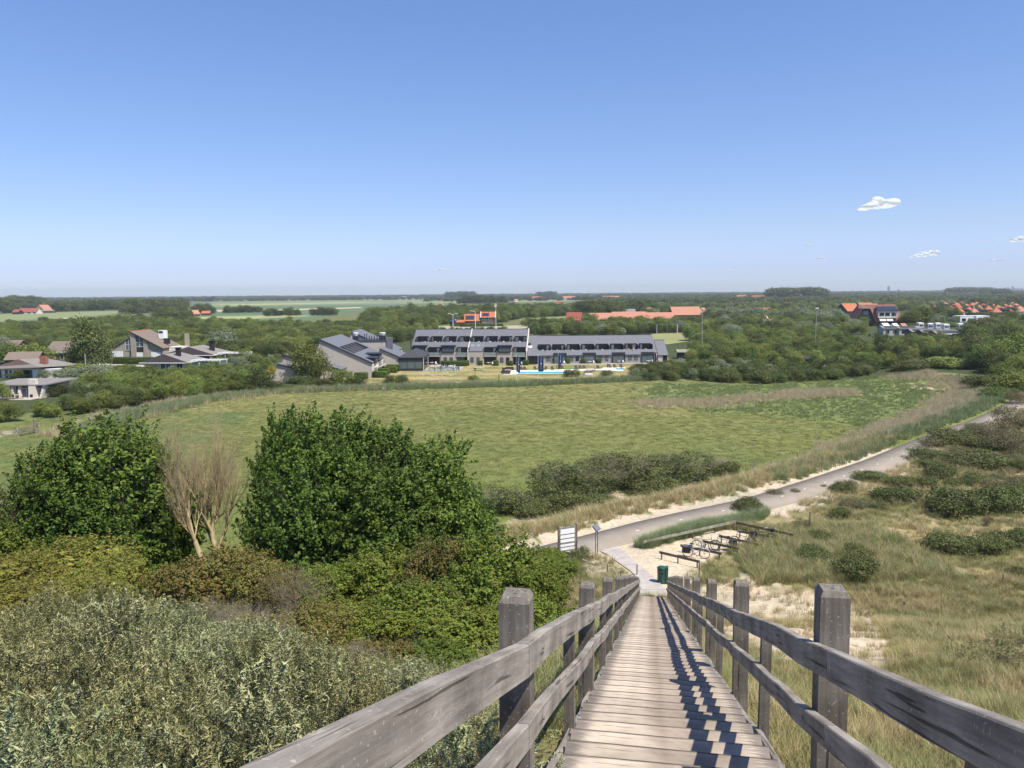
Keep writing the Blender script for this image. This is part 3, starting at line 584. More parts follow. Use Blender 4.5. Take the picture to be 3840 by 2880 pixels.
class Kind:
    """a kind of plant: meshes built once (unit width and height noted), then placed as objects with crown and stems"""
    def __init__(s, name, cat, foliage_, stems_, w, h, part='foliage', spart='stems', single=False):
        s.name, s.cat, s.fo, s.st, s.part, s.spart = name, cat, foliage_, stems_, part, spart; s.single = single
        co = np.empty(len(foliage_[0].vertices) * 3, np.float32); foliage_[0].vertices.foreach_get('co', co); co = co.reshape(-1, 3); s.h = float(np.percentile(co[:, 2], 99.6)); s.w = 2 * float(np.percentile(np.abs(co[:, :2]), 96.5))
    def put(s, loc, w, h, label, group=None, rz=None, i=None, d=None, nm=None):
        i = random.randrange(len(s.fo)) if i is None else i; rz = random.uniform(0, 6.28) if rz is None else rz
        loc = Vector(loc); sc = (w / s.w, (d or w) / s.w, h / s.h)
        if s.single or s.st is None:
            o = bpy.data.objects.new(nm or s.name, s.fo[i]); link(o)
        else:
            o = bpy.data.objects.new(s.name, None); o.empty_display_size = .3; link(o)
            c = bpy.data.objects.new(s.part, s.fo[i]); link(c, o); t = bpy.data.objects.new(s.spart, s.st[i % len(s.st)]); link(t, o)
        o.location = loc; o.rotation_euler = (0, 0, rz); o.scale = sc; tag(o, label, s.cat, group); return o
def stems_mesh(name, seed, h, spread=.9, r0=.05, levels=3, m_=None, stems=4, up=.4):
    V, F_ = branches(seed, h, spread, levels, r0, up, stems=stems, n=5, len0=.38); return np_mesh(name, V, F_, [m_ or M_bark])
def trunk_mesh(name, seed, h, r0=.16, m_=None, levels=2, spread=.7):
    V, F_ = branches(seed, h, spread, levels, r0, .6, stems=1, n=6, len0=.42); return np_mesh(name, V, F_, [m_ or M_bark])
def join_mesh(name, a, b):                                        # crown and trunk of distant trees in one mesh
    va = np.empty(len(a.vertices) * 3, np.float32); a.vertices.foreach_get('co', va); vb = np.empty(len(b.vertices) * 3, np.float32); b.vertices.foreach_get('co', vb)
    fa = np.empty(len(a.loops), np.int32); a.loops.foreach_get('vertex_index', fa); fb = np.empty(len(b.loops), np.int32); b.loops.foreach_get('vertex_index', fb)
    na = len(a.vertices); fa = fa.reshape(-1, 4); fb = fb.reshape(-1, 4) + na
    return np_mesh(name, np.vstack([va.reshape(-1, 3), vb.reshape(-1, 3)]), np.vstack([fa, fb]), [a.materials[0], b.materials[0]], np.r_[np.zeros(len(fa)), np.ones(len(fb))].astype(int))
# near plants
def tall_lobes(seed, w, h):                                       # several upright domes, as grown together
    r = np.random.default_rng(seed); L_ = [(0, 0, h * .42, w * .4, w * .4, h * .42)]
    for i in range(9):
        a = i * 2.4 + r.uniform(-.3, .3); q = r.uniform(.45, 1) * w * .30; s_ = w * r.uniform(.15, .24); zt = h * r.uniform(.70, 1.0) * (1 - .18 * q / (w * .3)); L_.append((math.cos(a) * q, math.sin(a) * q, zt - s_ * 1.3, s_, s_, s_ * 1.5))
    for i in range(11):
        a = i * 2.4 + 1; s_ = w * r.uniform(.16, .23); L_.append((math.cos(a) * w * .34, math.sin(a) * w * .34, h * r.uniform(.1, .55), s_, s_, s_ * 1.2))
    return L_
K_elm = Kind('broadleaf_tree', 'tree', [spray_foliage('elm_crown', tall_lobes(i + 3, 6.4, 9.3), 560, 46, .088, 'elm', 1.25, .19, inner=.3) for i in range(3)], [trunk_mesh('elm_trunk', 40 + i, 7.5, .2, None, 3, .6) for i in range(2)], 6.4, 9.6, 'crown', 'trunk')
K_haw = Kind('hawthorn_bush', 'bush', [spray_foliage('hawthorn', blobs(i + 13, 3.5, 2.8, 14, .15), 420, 38, .042, 'haw', .42, .10, inner=.35, up=.5) for i in range(3)], [stems_mesh('hawthorn_stems', 50 + i, 2.6) for i in range(2)], 3.6, 2.9)
K_hawr = Kind('russet_bush', 'bush', [spray_foliage('russet_bush', blobs(i + 23, 3.5, 2.5, 14, .15), 420, 34, .040, 'hawr', .42, .10, inner=.35, up=.5) for i in range(2)], [stems_mesh('russet_stems', 60 + i, 2.4)for i in range(1)], 3.6, 2.6)
K_wil = Kind('willow_bush', 'bush', [spray_foliage('willow_bush', blobs(i + 33, 3.5, 2.5, 14, .15), 420, 34, .048, 'wil', .6, .10, w=.4, inner=.35, up=.8) for i in range(2)], [stems_mesh('willow_stems', 70 + i, 2.4)for i in range(1)], 3.6, 2.6)
def buck_mesh(seed, mk, w=2.3, h=1.5, n=360):
    r = np.random.default_rng(seed); C = []; Tn = []; Nn = []
    a = r.uniform(0, 6.28, n); el = np.arcsin(r.uniform(-.02, 1, n)); q7 = r.integers(0, 8, n); a8 = r.uniform(0, 6.28, 8); e8 = r.uniform(.2, 1.4, 8); near_ = r.random(n) < .6; a = np.where(near_, a8[q7] + r.normal(0, .28, n), a); el = np.where(near_, np.clip(e8[q7] + r.normal(0, .2, n), 0, 1.5), el); rr = np.where(near_, r.uniform(.85, 1.22, n), r.uniform(.5, .9, n)); 
    for k in range(n):
        dx = np.array([math.cos(a[k]) * math.cos(el[k]) * w / 2, math.sin(a[k]) * math.cos(el[k]) * w / 2, math.sin(el[k]) * h * .86]) * rr[k]
        ax = np.array([dx[0] * .55, dx[1] * .55, .75]) + r.normal(0, .3, 3); ax /= np.linalg.norm(ax); Ls = r.uniform(.14, .34); nl = int(22 + Ls * 50)
        t = (np.arange(nl) + .5) / nl; base = dx - ax * Ls * .6; side = np.cross(ax, [.3, .7, .2]); side /= np.linalg.norm(side); s2 = np.cross(ax, side)
        ph = np.arange(nl) * 2.4; rad_ = (np.cos(ph)[:, None] * side + np.sin(ph)[:, None] * s2); ld = unit(rad_ * (1.0 - .6 * t)[:, None] + ax * (.55 + .8 * t)[:, None])
        c = base + ax * (Ls * t)[:, None] + ld * .028; C.append(c); Tn.append(ld); Nn.append(unit(ax * 1.0 - rad_ * .4 + [0, 0, .3]))
    C = np.vstack(C); Tn = np.vstack(Tn); Nn = np.vstack(Nn); keep = C[:, 2] > -.1; V, F_ = leaves(C[keep], Nn[keep], .035, .0072, .5, .22, Tn[keep])
    return np_mesh('buckthorn', V, F_, [LM[mk]])
K_buck = Kind('sea_buckthorn', 'bush', [buck_mesh(i, 'buck') for i in range(3)], [stems_mesh('buck_stems', 80 + i, 1.3, 1.1, .025, 3, M_bark, 5) for i in range(2)], 2.3, 1.5)
K_buck2 = Kind('sea_buckthorn', 'bush', [buck_mesh(i + 7, 'buck2') for i in range(2)], K_buck.st, 2.3, 1.5)
K_dune = Kind('dune_shrub', 'shrub', [foliage('dune_shrub', blobs(i + 43, 3.2, 1.3, 12, .15, .26, .40, 1.0), 6500, .055, 'dune', .15, 10, .3) for i in range(3)], [stems_mesh('dune_stems', 90 + i, 1.25, 1.3, .028, 3, M_twig, 6) for i in range(2)], 3.2, 1.3)
K_grey = Kind('dune_shrub', 'shrub', [foliage('grey_shrub', blobs(i + 53, 3.2, 1.4, 12, .15), 6000, .05, 'dunegrey', .15, 10, .3, w=.35) for i in range(2)], [stems_mesh('grey_stems', 95 + i, 1.4, 1.2, .028, 3, M_twig, 6) for i in range(1)], 3.2, 1.4)
K_thorn = Kind('meadow_edge_bush', 'bush', [foliage('thorn_bush', blobs(i + 63, 4.0, 3.4, 15, .3, .13, .24), 3600, .06, 'dune', .14, 9, .15) for i in range(3)], [stems_mesh('thorn_stems', 97 + i, 3.4, .9, .05, 4, M_twig, 4) for i in range(3)], 4.0, 3.4)
def tw(seed, h, sp, r0, stems, lv=4, m_=None): V, F_ = branches(seed, h, sp, lv, r0, .3, stems=stems, n=5, len0=.36, nch=(2, 5)); return np_mesh('bare_twigs', V, F_, [m_ or M_twig])
twigs = [tw(101, 2.2, 1.0, .03, 7), tw(102, 2.2, 1.1, .03, 7)]
# plants of the middle distance
def wood_kind(name, mk, seed, w, h, n, leaf, nv=4, clump=.4, cat='tree', tr=True):
    ms = []
    for i in range(nv):
        c = foliage(name, blobs(seed + i, w, h, 10, .2, .3, .46), n, leaf, mk, clump, 9, .3, w=.7); t = trunk_mesh('t', seed + 50 + i, h * .8, w * .025, M_bark, 1, .6); ms.append(join_mesh(name, c, t))
    return Kind(name, cat, ms, None, w, h, single=True)
K_w1 = wood_kind('woodland_tree', 'w1', 201, 5.5, 6.0, 5200, .115, clump=.34); K_w2 = wood_kind('woodland_tree', 'w2', 211, 5.0, 6.0, 4600, .11, 3, clump=.34); K_w3 = wood_kind('woodland_tree', 'w3', 221, 5.5, 5.5, 5200, .115, 3, clump=.34)
K_w4 = wood_kind('silver_shrub', 'w4', 231, 5.0, 4.6, 4200, .10, 2, clump=.3); K_far = wood_kind('far_tree', 'far', 241, 9, 9, 700, .55, 4, .9); K_yel = wood_kind('golden_shrub', 'yel', 251, 3, 3, 900, .14, 1)
K_scrub = wood_kind('coastal_scrub', 'w3', 261, 4.5, 3.4, 4400, .10, 4, .26, 'shrub'); K_hedgeb = wood_kind('hedgerow_bush', 'w1', 271, 5, 4.6, 5200, .105, 4, .3, 'bush')

# ---------------------------------------------------------------- grasses (uncountable: one object per sort, instanced tufts)
def tuft(seed, n, h, r, bend, w, mt, segs=3, wind=(-.35, .1)):
    q = np.random.default_rng(seed); V = []; F_ = []
    for i in range(n):
        a = q.uniform(0, 6.28); rr = r * math.sqrt(q.random()); p = np.array([rr * math.cos(a), rr * math.sin(a), -.03]); hh = h * q.uniform(.5, 1.1); a2 = a + q.normal(0, .7)
        d = np.array([math.cos(a2) * bend * q.uniform(.2, 1.1) + wind[0] * q.uniform(.4, 1), math.sin(a2) * bend * q.uniform(.2, 1.1) + wind[1], 1.0]); ww = w * q.uniform(.6, 1.2)
        sdv = np.array([-math.sin(a2 + q.normal(0, 1)), math.cos(a2), 0]); b = len(V)
        for k in range(segs + 1):
            t = k / segs; c = p + np.array([d[0] * t * t * hh, d[1] * t * t * hh, hh * t * (1 - .22 * t * bend)]); wk = ww * (1 - t) ** .7 * .5 + .0008
            V += [c - sdv * wk, c + sdv * wk]
        for k in range(segs): j = b + 2 * k; F_.append((j, j + 1, j + 3, j + 2))
    return np_mesh('tuft', V, F_, [mt])
G_straw = leafmat('blade_straw', (.36, .29, .14), (.60, .50, .28), .25, .7, .15, c3=(.22, .24, .09), p3=.25, spec=.2)
G_green = leafmat('blade_green', (.16, .20, .075), (.33, .37, .16), .3, .6, .18, c3=(.42, .35, .17), p3=.22, spec=.25)
G_marram = leafmat('blade_marram', (.14, .20, .09), (.32, .39, .20), .3, .55, .15, c3=(.36, .34, .16), p3=.15, spec=.3)
G_olive = leafmat('blade_olive', (.20, .20, .075), (.38, .35, .16), .3, .65, .2, c3=(.44, .35, .18), p3=.3, spec=.2)
G_mead = leafmat('blade_meadow', (.165, .185, .062), (.255, .265, .105), .3, .6, .06, c3=(.40, .36, .18), p3=.10, spec=.2)
G_reed = leafmat('blade_reed', (.15, .20, .09), (.31, .36, .18), .3, .6, .15, spec=.2); G_reedb = leafmat('blade_reed_bed', (.19, .235, .085), (.33, .37, .155), .3, .6, .12, spec=.2); G_rust = leafmat('blade_rust', (.40, .335, .20), (.64, .55, .36), .3, .7, .12, spec=.2)
def scatter(name, protos, P, sc, label, rotz=None, tilt=.12, kind='stuff'):
    P = np.asarray(P, np.float32); n = len(P)
    me = bpy.data.meshes.new(name); me.vertices.add(n); me.vertices.foreach_set('co', P.ravel())
    a = me.attributes.new('rot', 'FLOAT_VECTOR', 'POINT'); R_ = np.zeros((n, 3), np.float32); R_[:, 2] = rng.uniform(0, 6.28, n) if rotz is None else rotz; R_[:, 0] = rng.normal(0, tilt, n); R_[:, 1] = rng.normal(0, tilt, n); a.data.foreach_set('vector', R_.ravel())
    a = me.attributes.new('scl', 'FLOAT_VECTOR', 'POINT'); sc = np.asarray(sc, np.float32); sc = np.repeat(sc[:, None], 3, 1) if sc.ndim == 1 else sc; a.data.foreach_set('vector', sc.ravel())
    a = me.attributes.new('idx', 'INT', 'POINT'); a.data.foreach_set('value', rng.integers(0, len(protos), n).astype(np.int32))
    o = link(bpy.data.objects.new(name, me)); tag(o, label, None, None, kind)
    ng = bpy.data.node_groups.new(name, 'GeometryNodeTree'); ng.interface.new_socket('Geometry', in_out='INPUT', socket_type='NodeSocketGeometry'); ng.interface.new_socket('Geometry', in_out='OUTPUT', socket_type='NodeSocketGeometry')
    N = ng.nodes; L = ng.links; gi = N.new('NodeGroupInput'); go = N.new('NodeGroupOutput'); jn = N.new('GeometryNodeJoinGeometry')
    for p in protos:
        po = bpy.data.objects.new(name + '_tuft', p); oi = N.new('GeometryNodeObjectInfo'); oi.inputs['Object'].default_value = po; oi.inputs['As Instance'].default_value = True; L.new(oi.outputs['Geometry'], jn.inputs[0])
    ip = N.new('GeometryNodeInstanceOnPoints'); ip.inputs['Pick Instance'].default_value = True
    def na(nm, ty): q = N.new('GeometryNodeInputNamedAttribute'); q.data_type = ty; q.inputs[0].default_value = nm; return q.outputs[0]
    L.new(gi.outputs[0], ip.inputs['Points']); L.new(jn.outputs[0], ip.inputs['Instance']); L.new(na('idx', 'INT'), ip.inputs['Instance Index']); L.new(na('rot', 'FLOAT_VECTOR'), ip.inputs['Rotation']); L.new(na('scl', 'FLOAT_VECTOR'), ip.inputs['Scale']); L.new(ip.outputs[0], go.inputs[0])
    md = o.modifiers.new('scatter', 'NODES'); md.node_group = ng; return o
def rand_pts(x0, x1, y0, y1, n): return rng.uniform(x0, x1, n), rng.uniform(y0, y1, n)
def withz(x, y): return np.stack([x, y, T(x, y)], 1)
def infr(x, y, mg=.06):                                           # roughly what the photograph covers, plus a margin
    return (np.abs(x) < y * (.65 + mg) + 3)
# ---------------------------------------------------------------- things at the foot of the stairs
M_wgrey = woodmat('grey_timber', (.27, .235, .20), 0, .6, (12, 12, 2)); M_wgreen = woodmat('pale_timber', (.36, .36, .27), 0, .7, (2, 20, 20)); M_wbrown = woodmat('brown_timber', (.235, .19, .145), 0, .65, (2, 20, 20))
M_white = mat('white_paint', (.80, .79, .77), .5, .03, 2); M_whit2 = mat('white_panel', (.82, .81, .80), .5, .04, 3); M_black = mat('black_paint', (.025, .025, .028), .45, .1, 6); M_dgrey = mat('dark_grey', (.06, .062, .07), .5, .08, 5)
M_steel = mat('steel', (.45, .45, .46), .35, .05, 6, metal=.8); M_rub = mat('rubber', (.02, .02, .02), .8, .1, 8); M_bin = mat('green_plastic', (.012, .075, .055), .35, .12, 4, spec=.5)
M_skin = mat('skin', (.55, .34, .25), .6, .05, 3)
def gp(sx, sy): p = hit(sx, sy); return p
def pxm(D): return D / FPX
# information board: two round posts carrying white panels in a frame, seen from behind
def board():
    a, b = gp(2094, 2090), gp(2164, 2088); a.y -= .25; D = a.y; 
    b = Vector((g(2163, 2090, a.z).x, a.y + .55, a.z)); ctr = (a + b) / 2; w = (b - a).xy.length; ang = math.atan2((b - a).y, (b - a).x)
    r = empty('information_board', ctr, ang, 'white panelled information board between two tall round timber posts beside the cycle path', 'information board')
    for s in (-1, 1):
        mb = MB(); mb.tube((s * w / 2, 0, -.1), (s * w / 2, 0, 2.16), .07, .062, 10); mb.tube((s * w / 2, 0, 2.16), (s * w / 2, 0, 2.18), .062, .04, 10); mb.build('post', M_wgrey, r)
    for z0, z1 in ((1.02, 1.98), (.50, .98)):
        mb = MB(); mb.bx(-w / 2 + .12, w / 2 - .12, -.012, .012, z0, z1); mb.build('panel', M_whit2, r)
    for z in (2.0, 1.0, .48): mb = MB(); mb.bx(-w / 2 + .07, w / 2 - .07, -.045, .03, z - .035, z + .035); mb.build('crossbar', M_wgreen, r)
    for z in (1.55, 1.27, .72): mb = MB(); mb.bx(-w / 2 + .13, w / 2 - .13, -.03, -.0125, z - .014, z + .014); mb.build('batten', M_dgrey, r)
    for s in (-1, 1): mb = MB(); mb.bx(s * (w / 2 - .1) - .025, s * (w / 2 - .1) + .025, -.04, .03, .52, 1.96); mb.build('frame_side', M_wgreen, r)
board()
def sign():
    a = gp(2237, 2088); r = empty('twin_post_sign', a, rad(62), 'narrow sign with a tilted panel on two thin black posts beside the ramp', 'sign')
    for s in (-1, 1): mb = MB(); mb.tube((s * .17, 0, -.1), (s * .17, 0, 1.95), .022, n=8); mb.build('post', M_black, r)
    mb = MB(); mb.sheet([(-.34, -.16, 1.78), (.34, -.16, 1.78), (.34, .16, 2.10), (-.34, .16, 2.10)], .05); mb.build('sign_panel', M_dgrey, r)
    mb = MB(); mb.sheet([(-.30, -.135, 1.815), (.30, -.135, 1.815), (.30, .135, 2.087), (-.30, .135, 2.087)], .01); o = mb.build('sign_face', M_steel, r)
    for s in (-1, 1): mb = MB(); mb.tube((s * .17, 0, .62), (s * .17, 0, .9), .032, n=8); mb.build('post_sleeve', M_dgrey, r)
sign()
def bin_():
    a = gp(2484, 2187); r = empty('litter_bin', a, rad(-8), 'dark green lidded litter bin beside the concrete path at the stair foot', 'litter bin')
    mb = MB(); n = 8; mb.tube((-.05, 0, 0), (-.05, 0, .86), .235, .255, n); mb.build('body', M_bin, r)
    mb = MB(); mb.tube((-.05, 0, .865), (-.05, 0, .95), .27, .27, n); mb.tube((-.05, 0, .95), (-.05, 0, .99), .27, .20, n); mb.build('lid', M_bin, r)
    mb = MB(); mb.bx(.16, .31, -.16, .2, .02, .93); mb.bx(.15, .32, -.17, .21, .935, .97); mb.build('side_housing', M_bin, r)
    mb = MB(); mb.bx(-.19, .09, -.285, -.255, .70, .82); mb.build('flap', M_dgrey, r)
bin_()
# timber rails of the bicycle park
zl = 2.25
def rack(pxs, posts, label, m_, h=.52, ph=.16):
    P = [g(x, y, zl + h) for x, y in pxs]; r = empty('bike_rack', (P[0].x, P[0].y, zl), 0, label, 'bike rack', 'timber rails of the bicycle park'); o0 = r.location
    mb = MB(); a, b = P[0] - Vector((0, 0, ph / 2)), P[-1] - Vector((0, 0, ph / 2)); mb.beam(a - o0, b - o0, .055, ph); mb.build('rail', m_, r)
    for t in posts:
        q = P[0].lerp(P[-1], t); z0 = Tz(q.x, q.y); mb = MB(); mb.box((q.x - o0.x, q.y - o0.y + .05, (z0 + zl + h) / 2 - o0.z - ph / 2), (.07, .07, zl + h - z0)); mb.build('post', M_wbrown, r)
C3 = lambda x, y: (2450 + .2712 * x, 1950 + .2712 * y)
rack([C3(85, 428), C3(645, 560)], (.06, .47, .94), 'brown timber bike rail nearest the stairs, empty, with open sand before it', M_wbrown)
rack([C3(375, 335), C3(945, 448)], (.06, .48, .95), 'brown timber bike rail second from the stairs, a bicycle with black panniers against it', M_wbrown)
rack([C3(690, 276), C3(1200, 385)], (.06, .45, .95), 'brown timber bike rail third from the stairs, half hidden by two bicycles', M_wbrown)
rack([C3(908, 204), C3(1460, 325)], (.07, .52, .95), 'brown timber bike rail fourth from the stairs, bicycles at its grassy end', M_wbrown)
rack([C3(1165, 137), C3(1680, 228)], (.07, .52, .95), 'brown timber bike rail fifth from the stairs, beside the black bicycle', M_wbrown)
rack([C3(1145, 20), C3(1935, 190)], (.02, .36, .63, .96), 'long brown timber rail closing the far end of the bicycle park', M_wbrown, .6, .17)
rack([(2412, 2028), C3(1143, 5)], (.03, .27, .52, .76, .98), 'long pale green timber rail between the bicycle park and the tall grass', M_wgreen, .6, .17)
# bicycles
def bicycle(loc, rz, lean, frame, label, pann=False, bask=False, light=False):
    r = empty('bicycle', loc, rz, label, 'bicycle', 'bicycles parked at the rails'); r.rotation_euler = (lean, 0, rz); R_ = .34
    for k, x in enumerate((-.53, .53)):
        mb = MB(); mb.ring((x, 0, R_), R_ - .02, .020, 'Y', 28, 6); wh = mb.build('wheel', M_rub, r)
        mb = MB(); mb.ring((x, 0, R_), R_ - .045, .009, 'Y', 28, 5); mb.tube((x, -.05, R_), (x, .05, R_), .02, n=8)
        for i in range(14): t = i * 6.2832 / 14; mb.tube((x + .02 * math.cos(t + .5), 0, R_ + .02 * math.sin(t + .5)), (x + (R_ - .05) * math.cos(t), 0, R_ + (R_ - .05) * math.sin(t)), .002, n=3, cap=False)
        mb.build('rim', M_steel, wh)
        mb = MB(); pts = [(x + (R_ + .035) * math.cos(t), 0, R_ + (R_ + .035) * math.sin(t)) for t in np.linspace(.35 if k else .5, 2.7 if k else 3.1, 9)]
        for a, b in zip(pts[:-1], pts[1:]): mb.sheet([(a[0], -.028, a[2]), (b[0], -.028, b[2]), (b[0], .028, b[2]), (a[0], .028, a[2])], .006)
        mb.build('mudguard', frame, r)
    bb, seat, head, hb = (-.08, 0, .30), (-.22, 0, .80), (.38, 0, .86), (.42, 0, .66); mb = MB()
    for a, b, q in ((bb, seat, .018), (bb, hb, .02), ((-.19, 0, .70), (.385, 0, .78), .018), ((.375, 0, .92), (.43, 0, .62), .019), ((.43, -.04, .62), (.53, -.05, .34), .012), ((.43, .04, .62), (.53, .05, .34), .012), (bb, (-.53, -.06, .34), .01), (bb, (-.53, .06, .34), .01), ((-.2, 0, .72), (-.53, -.06, .34), .009), ((-.2, 0, .72), (-.53, .06, .34), .009)): mb.tube(a, b, q, n=6)
    mb.build('frame', frame, r)
    mb = MB(); mb.tube((-.22, 0, .80), (-.245, 0, .92), .013, n=6); mb.hexa([(-.37, -.09, .92), (-.37, .09, .92), (-.10, .025, .93), (-.10, -.025, .93)], [(-.37, -.10, .965), (-.37, .10, .965), (-.09, .02, .96), (-.09, -.02, .96)]); mb.build('saddle', M_rub, r)
    mb = MB(); mb.tube((.375, 0, .92), (.36, 0, 1.06), .012, n=6); mb.tube((.36, 0, 1.06), (.32, .16, 1.09), .011, n=6); mb.tube((.36, 0, 1.06), (.32, -.16, 1.09), .011, n=6); mb.tube((.32, .16, 1.09), (.14, .27, 1.05), .012, n=6); mb.tube((.32, -.16, 1.09), (.14, -.27, 1.05), .012, n=6); mb.build('handlebar', M_steel, r)
    mb = MB(); mb.tube((-.08, -.05, .30), (-.08, -.09, .30), .09, n=14); mb.tube((-.08, -.1, .3), (.05, -.12, .2), .01, n=5); mb.tube((-.08, .1, .3), (-.2, .12, .4), .01, n=5); mb.box((.06, -.15, .2), (.09, .08, .02)); mb.box((-.21, .15, .4), (.09, .08, .02)); mb.build('crank', M_steel, r)
    mb = MB(); mb.sheet([(-.82, -.07, .745), (-.28, -.07, .755), (-.28, .07, .755), (-.82, .07, .745)], .015)
    for s in (-.06, .06): mb.tube((-.72, s, .74), (-.53, s, .34), .006, n=4)
    mb.build('luggage_carrier', M_steel if light else M_black, r)
    if pann:
        for s in (-1, 1): mb = MB(); mb.hexa([(-.78, s * .08, .36), (-.34, s * .08, .36), (-.34, s * .20, .36), (-.78, s * .20, .36)], [(-.82, s * .08, .74), (-.32, s * .08, .76), (-.32, s * .22, .76), (-.82, s * .22, .74)]); mb.build('pannier', M_black, r)
    if bask: mb = MB(); mb.hexa([(.5, -.13, .80), (.72, -.13, .80), (.72, .13, .80), (.5, .13, .80)], [(.46, -.17, 1.0), (.78, -.17, 1.0), (.78, .17, 1.0), (.46, .17, 1.0)]); mb.build('basket', M_black, r)
    return r
M_bf1 = mat('bike_black', (.03, .03, .035), .35, .1, 5); M_bf2 = mat('bike_silver', (.50, .50, .52), .35, .05, 5); M_bf3 = mat('bike_grey', (.14, .14, .16), .35, .1, 5)
def bk(x, y): q = C3(x, y); v = g(q[0], q[1], zl); return (v.x, v.y, Tz(v.x, v.y) + .0)
bicycle(bk(590, 525), rad(-22), rad(7), M_bf2, 'bicycle with large black panniers leaning on the second rail from the stairs', pann=True, light=True)
bicycle(bk(715, 425), rad(-12), rad(-8), M_bf1, 'slim black bicycle without bags behind the one with panniers')
bicycle(bk(975, 425), rad(168), rad(6), M_bf3, 'grey bicycle with a dark bag on its carrier, low behind the grass', pann=True)
bicycle(bk(1235, 375), rad(160), rad(8), M_bf1, 'dark bicycle at the grassy end of the fourth rail')
bicycle(bk(1500, 318), rad(-14), rad(-6), M_bf1, 'black bicycle with a front basket farthest from the stairs', bask=True, pann=True)
# loose posts and stakes
def post(px, top, base, w, name, label, m_=None, cat='post', grp=None, lean=(0, 0)):
    p = hit(*base); D = p.y; h = (base[1] - top) * D / FPX / math.cos(PITCH + .25) * 1.02
    mb = MB(); r_ = w * D / FPX / 2; mb.tube((0, 0, -.15), (lean[0] * h, lean[1] * h, h), r_, r_ * .93, 9); mb.tube((lean[0] * h, lean[1] * h, h), (lean[0] * h, lean[1] * h, h + .02), r_ * .93, r_ * .6, 9)
    o = mb.build(name, m_ or M_wgrey, loc=p); return tag(o, label, cat, grp)
C5 = lambda x, y: (1700 + .6329 * x, 1800 + .6329 * y); C8 = lambda x, y: (2700 + .5426 * x, 1400 + .5426 * y)
for (x, t, b, w, lab) in ((2110, 195, 312, 8, 'tall dark post standing in the grass mound behind the bicycle park'), (2043, 285, 335, 7, 'short thin post in the grass beyond the end of the rails'), (1456, 485, 585, 8, 'pale post at the near end of the first bike rail'), (1385, 548, 580, 6, 'short round stake in the sand beside the litter bin'), (913, 502, 558, 8, 'short brown post at the left edge of the concrete path'), (992, 540, 572, 8, 'stub post just above the left railing near the stair foot'), (1088, 503, 566, 8, 'dark post at the very foot of the left railing')):
    q = C5(x, b); post(x, C5(x, t)[1], q, w * .6, 'wooden_post', lab, M_wbrown if w == 8 else M_wgrey, grp='loose posts around the stair foot')
q = C5(752, 478); post(0, C5(0, 415)[1], q, 6, 'white_stake', 'leaning white stake beside the information board', M_wgreen, lean=(-.12, 0))
p = hit(*C5(842, 508)); mb = MB(); mb.tube((0, 0, .05), (-.75, .5, .22), .05, .05, 8); tag(mb.build('fallen_post', M_wgreen, loc=p), 'fallen pale post lying in the grass below the twin sign', 'post')
for i, (x, t, b) in enumerate(((1280, 783, 818), (1363, 760, 816), (1438, 722, 760), (1505, 690, 730), (1592, 655, 698), (1630, 622, 672))):
    post(x, C8(x, t)[1], C8(x, b), 5.0, 'fence_post', 'weathered fence post among the dune shrubs, %s from the left of six' % ordn(i), grp='fence posts on the right dune')
for i, (x, t, b) in enumerate(((355, 605, 655), (455, 582, 642), (535, 555, 600), (613, 530, 568))):
    post(x, C8(x, t)[1], C8(x, b), 3.2, 'fence_post', 'thin fence post at the meadow edge, %s from the left of four' % ordn(i), grp='fence posts at the meadow edge')
p = hit(*C8(233, 688)); mb = MB(); mb.tube((0, 0, -.1), (0, 0, 1.35), .06, n=8); ob = mb.build('braced_post', M_wgreen, loc=p); tag(ob, 'pale meadow fence post propped by two slanting braces', 'post')
for s in ((.55, .1), (-.35, -.1)): mb = MB(); mb.tube((s[0], s[1], -.05), (0, 0, 1.1), .035, n=6); mb.build('brace', M_wgreen, ob)
p = hit(*C8(1925, 1400)); 
mb = MB(); mb.tube((0, 0, 0), (0, 0, .55), .05, .04, 7); tag(mb.build('fence_post', M_wbrown, loc=hit(3760, 2190)), 'lone brown stake in the open grass near the right edge', 'post')
# cattle gate in the meadow at the far left
a, b = g(66, 1637), g(148, 1622); D = a.y
gr = empty('field_gate', a, math.atan2(b.y - a.y, b.x - a.x), 'weathered wooden field gate between two stout pale posts at the left end of the meadow', 'gate'); w = (b - a).length
for x, h, q in ((0, 1.25, .17), (w, 1.35, .17)): mb = MB(); mb.tube((x, 0, -.1), (x, 0, h), q, q * .95, 9); mb.build('gate_post', M_wgreen, gr)
mb = MB(); mb.tube((w - .35, .5, 0), (w - .35, .5, 2.0), .09, .09, 8); mb.build('tall_post', M_wgrey, gr)
mb = MB(); mb.tube((-.5, -.2, 0), (0, 0, .75), .08, .08, 7); mb.build('brace', M_wgreen, gr)
for z in (.28, .52, .78, 1.05): mb = MB(); mb.beam((.15, 0, z), (w - .15, 0, z + .03), .05, .11); mb.build('gate_bar', M_wgrey, gr)
for x0, x1, z0, z1 in ((.2, w / 2, .25, 1.05), (w / 2, w - .2, .3, 1.05)): mb = MB(); mb.beam((x0, -.05, z0), (x1, -.05, z1), .04, .10); mb.build('gate_brace', M_wgrey, gr)
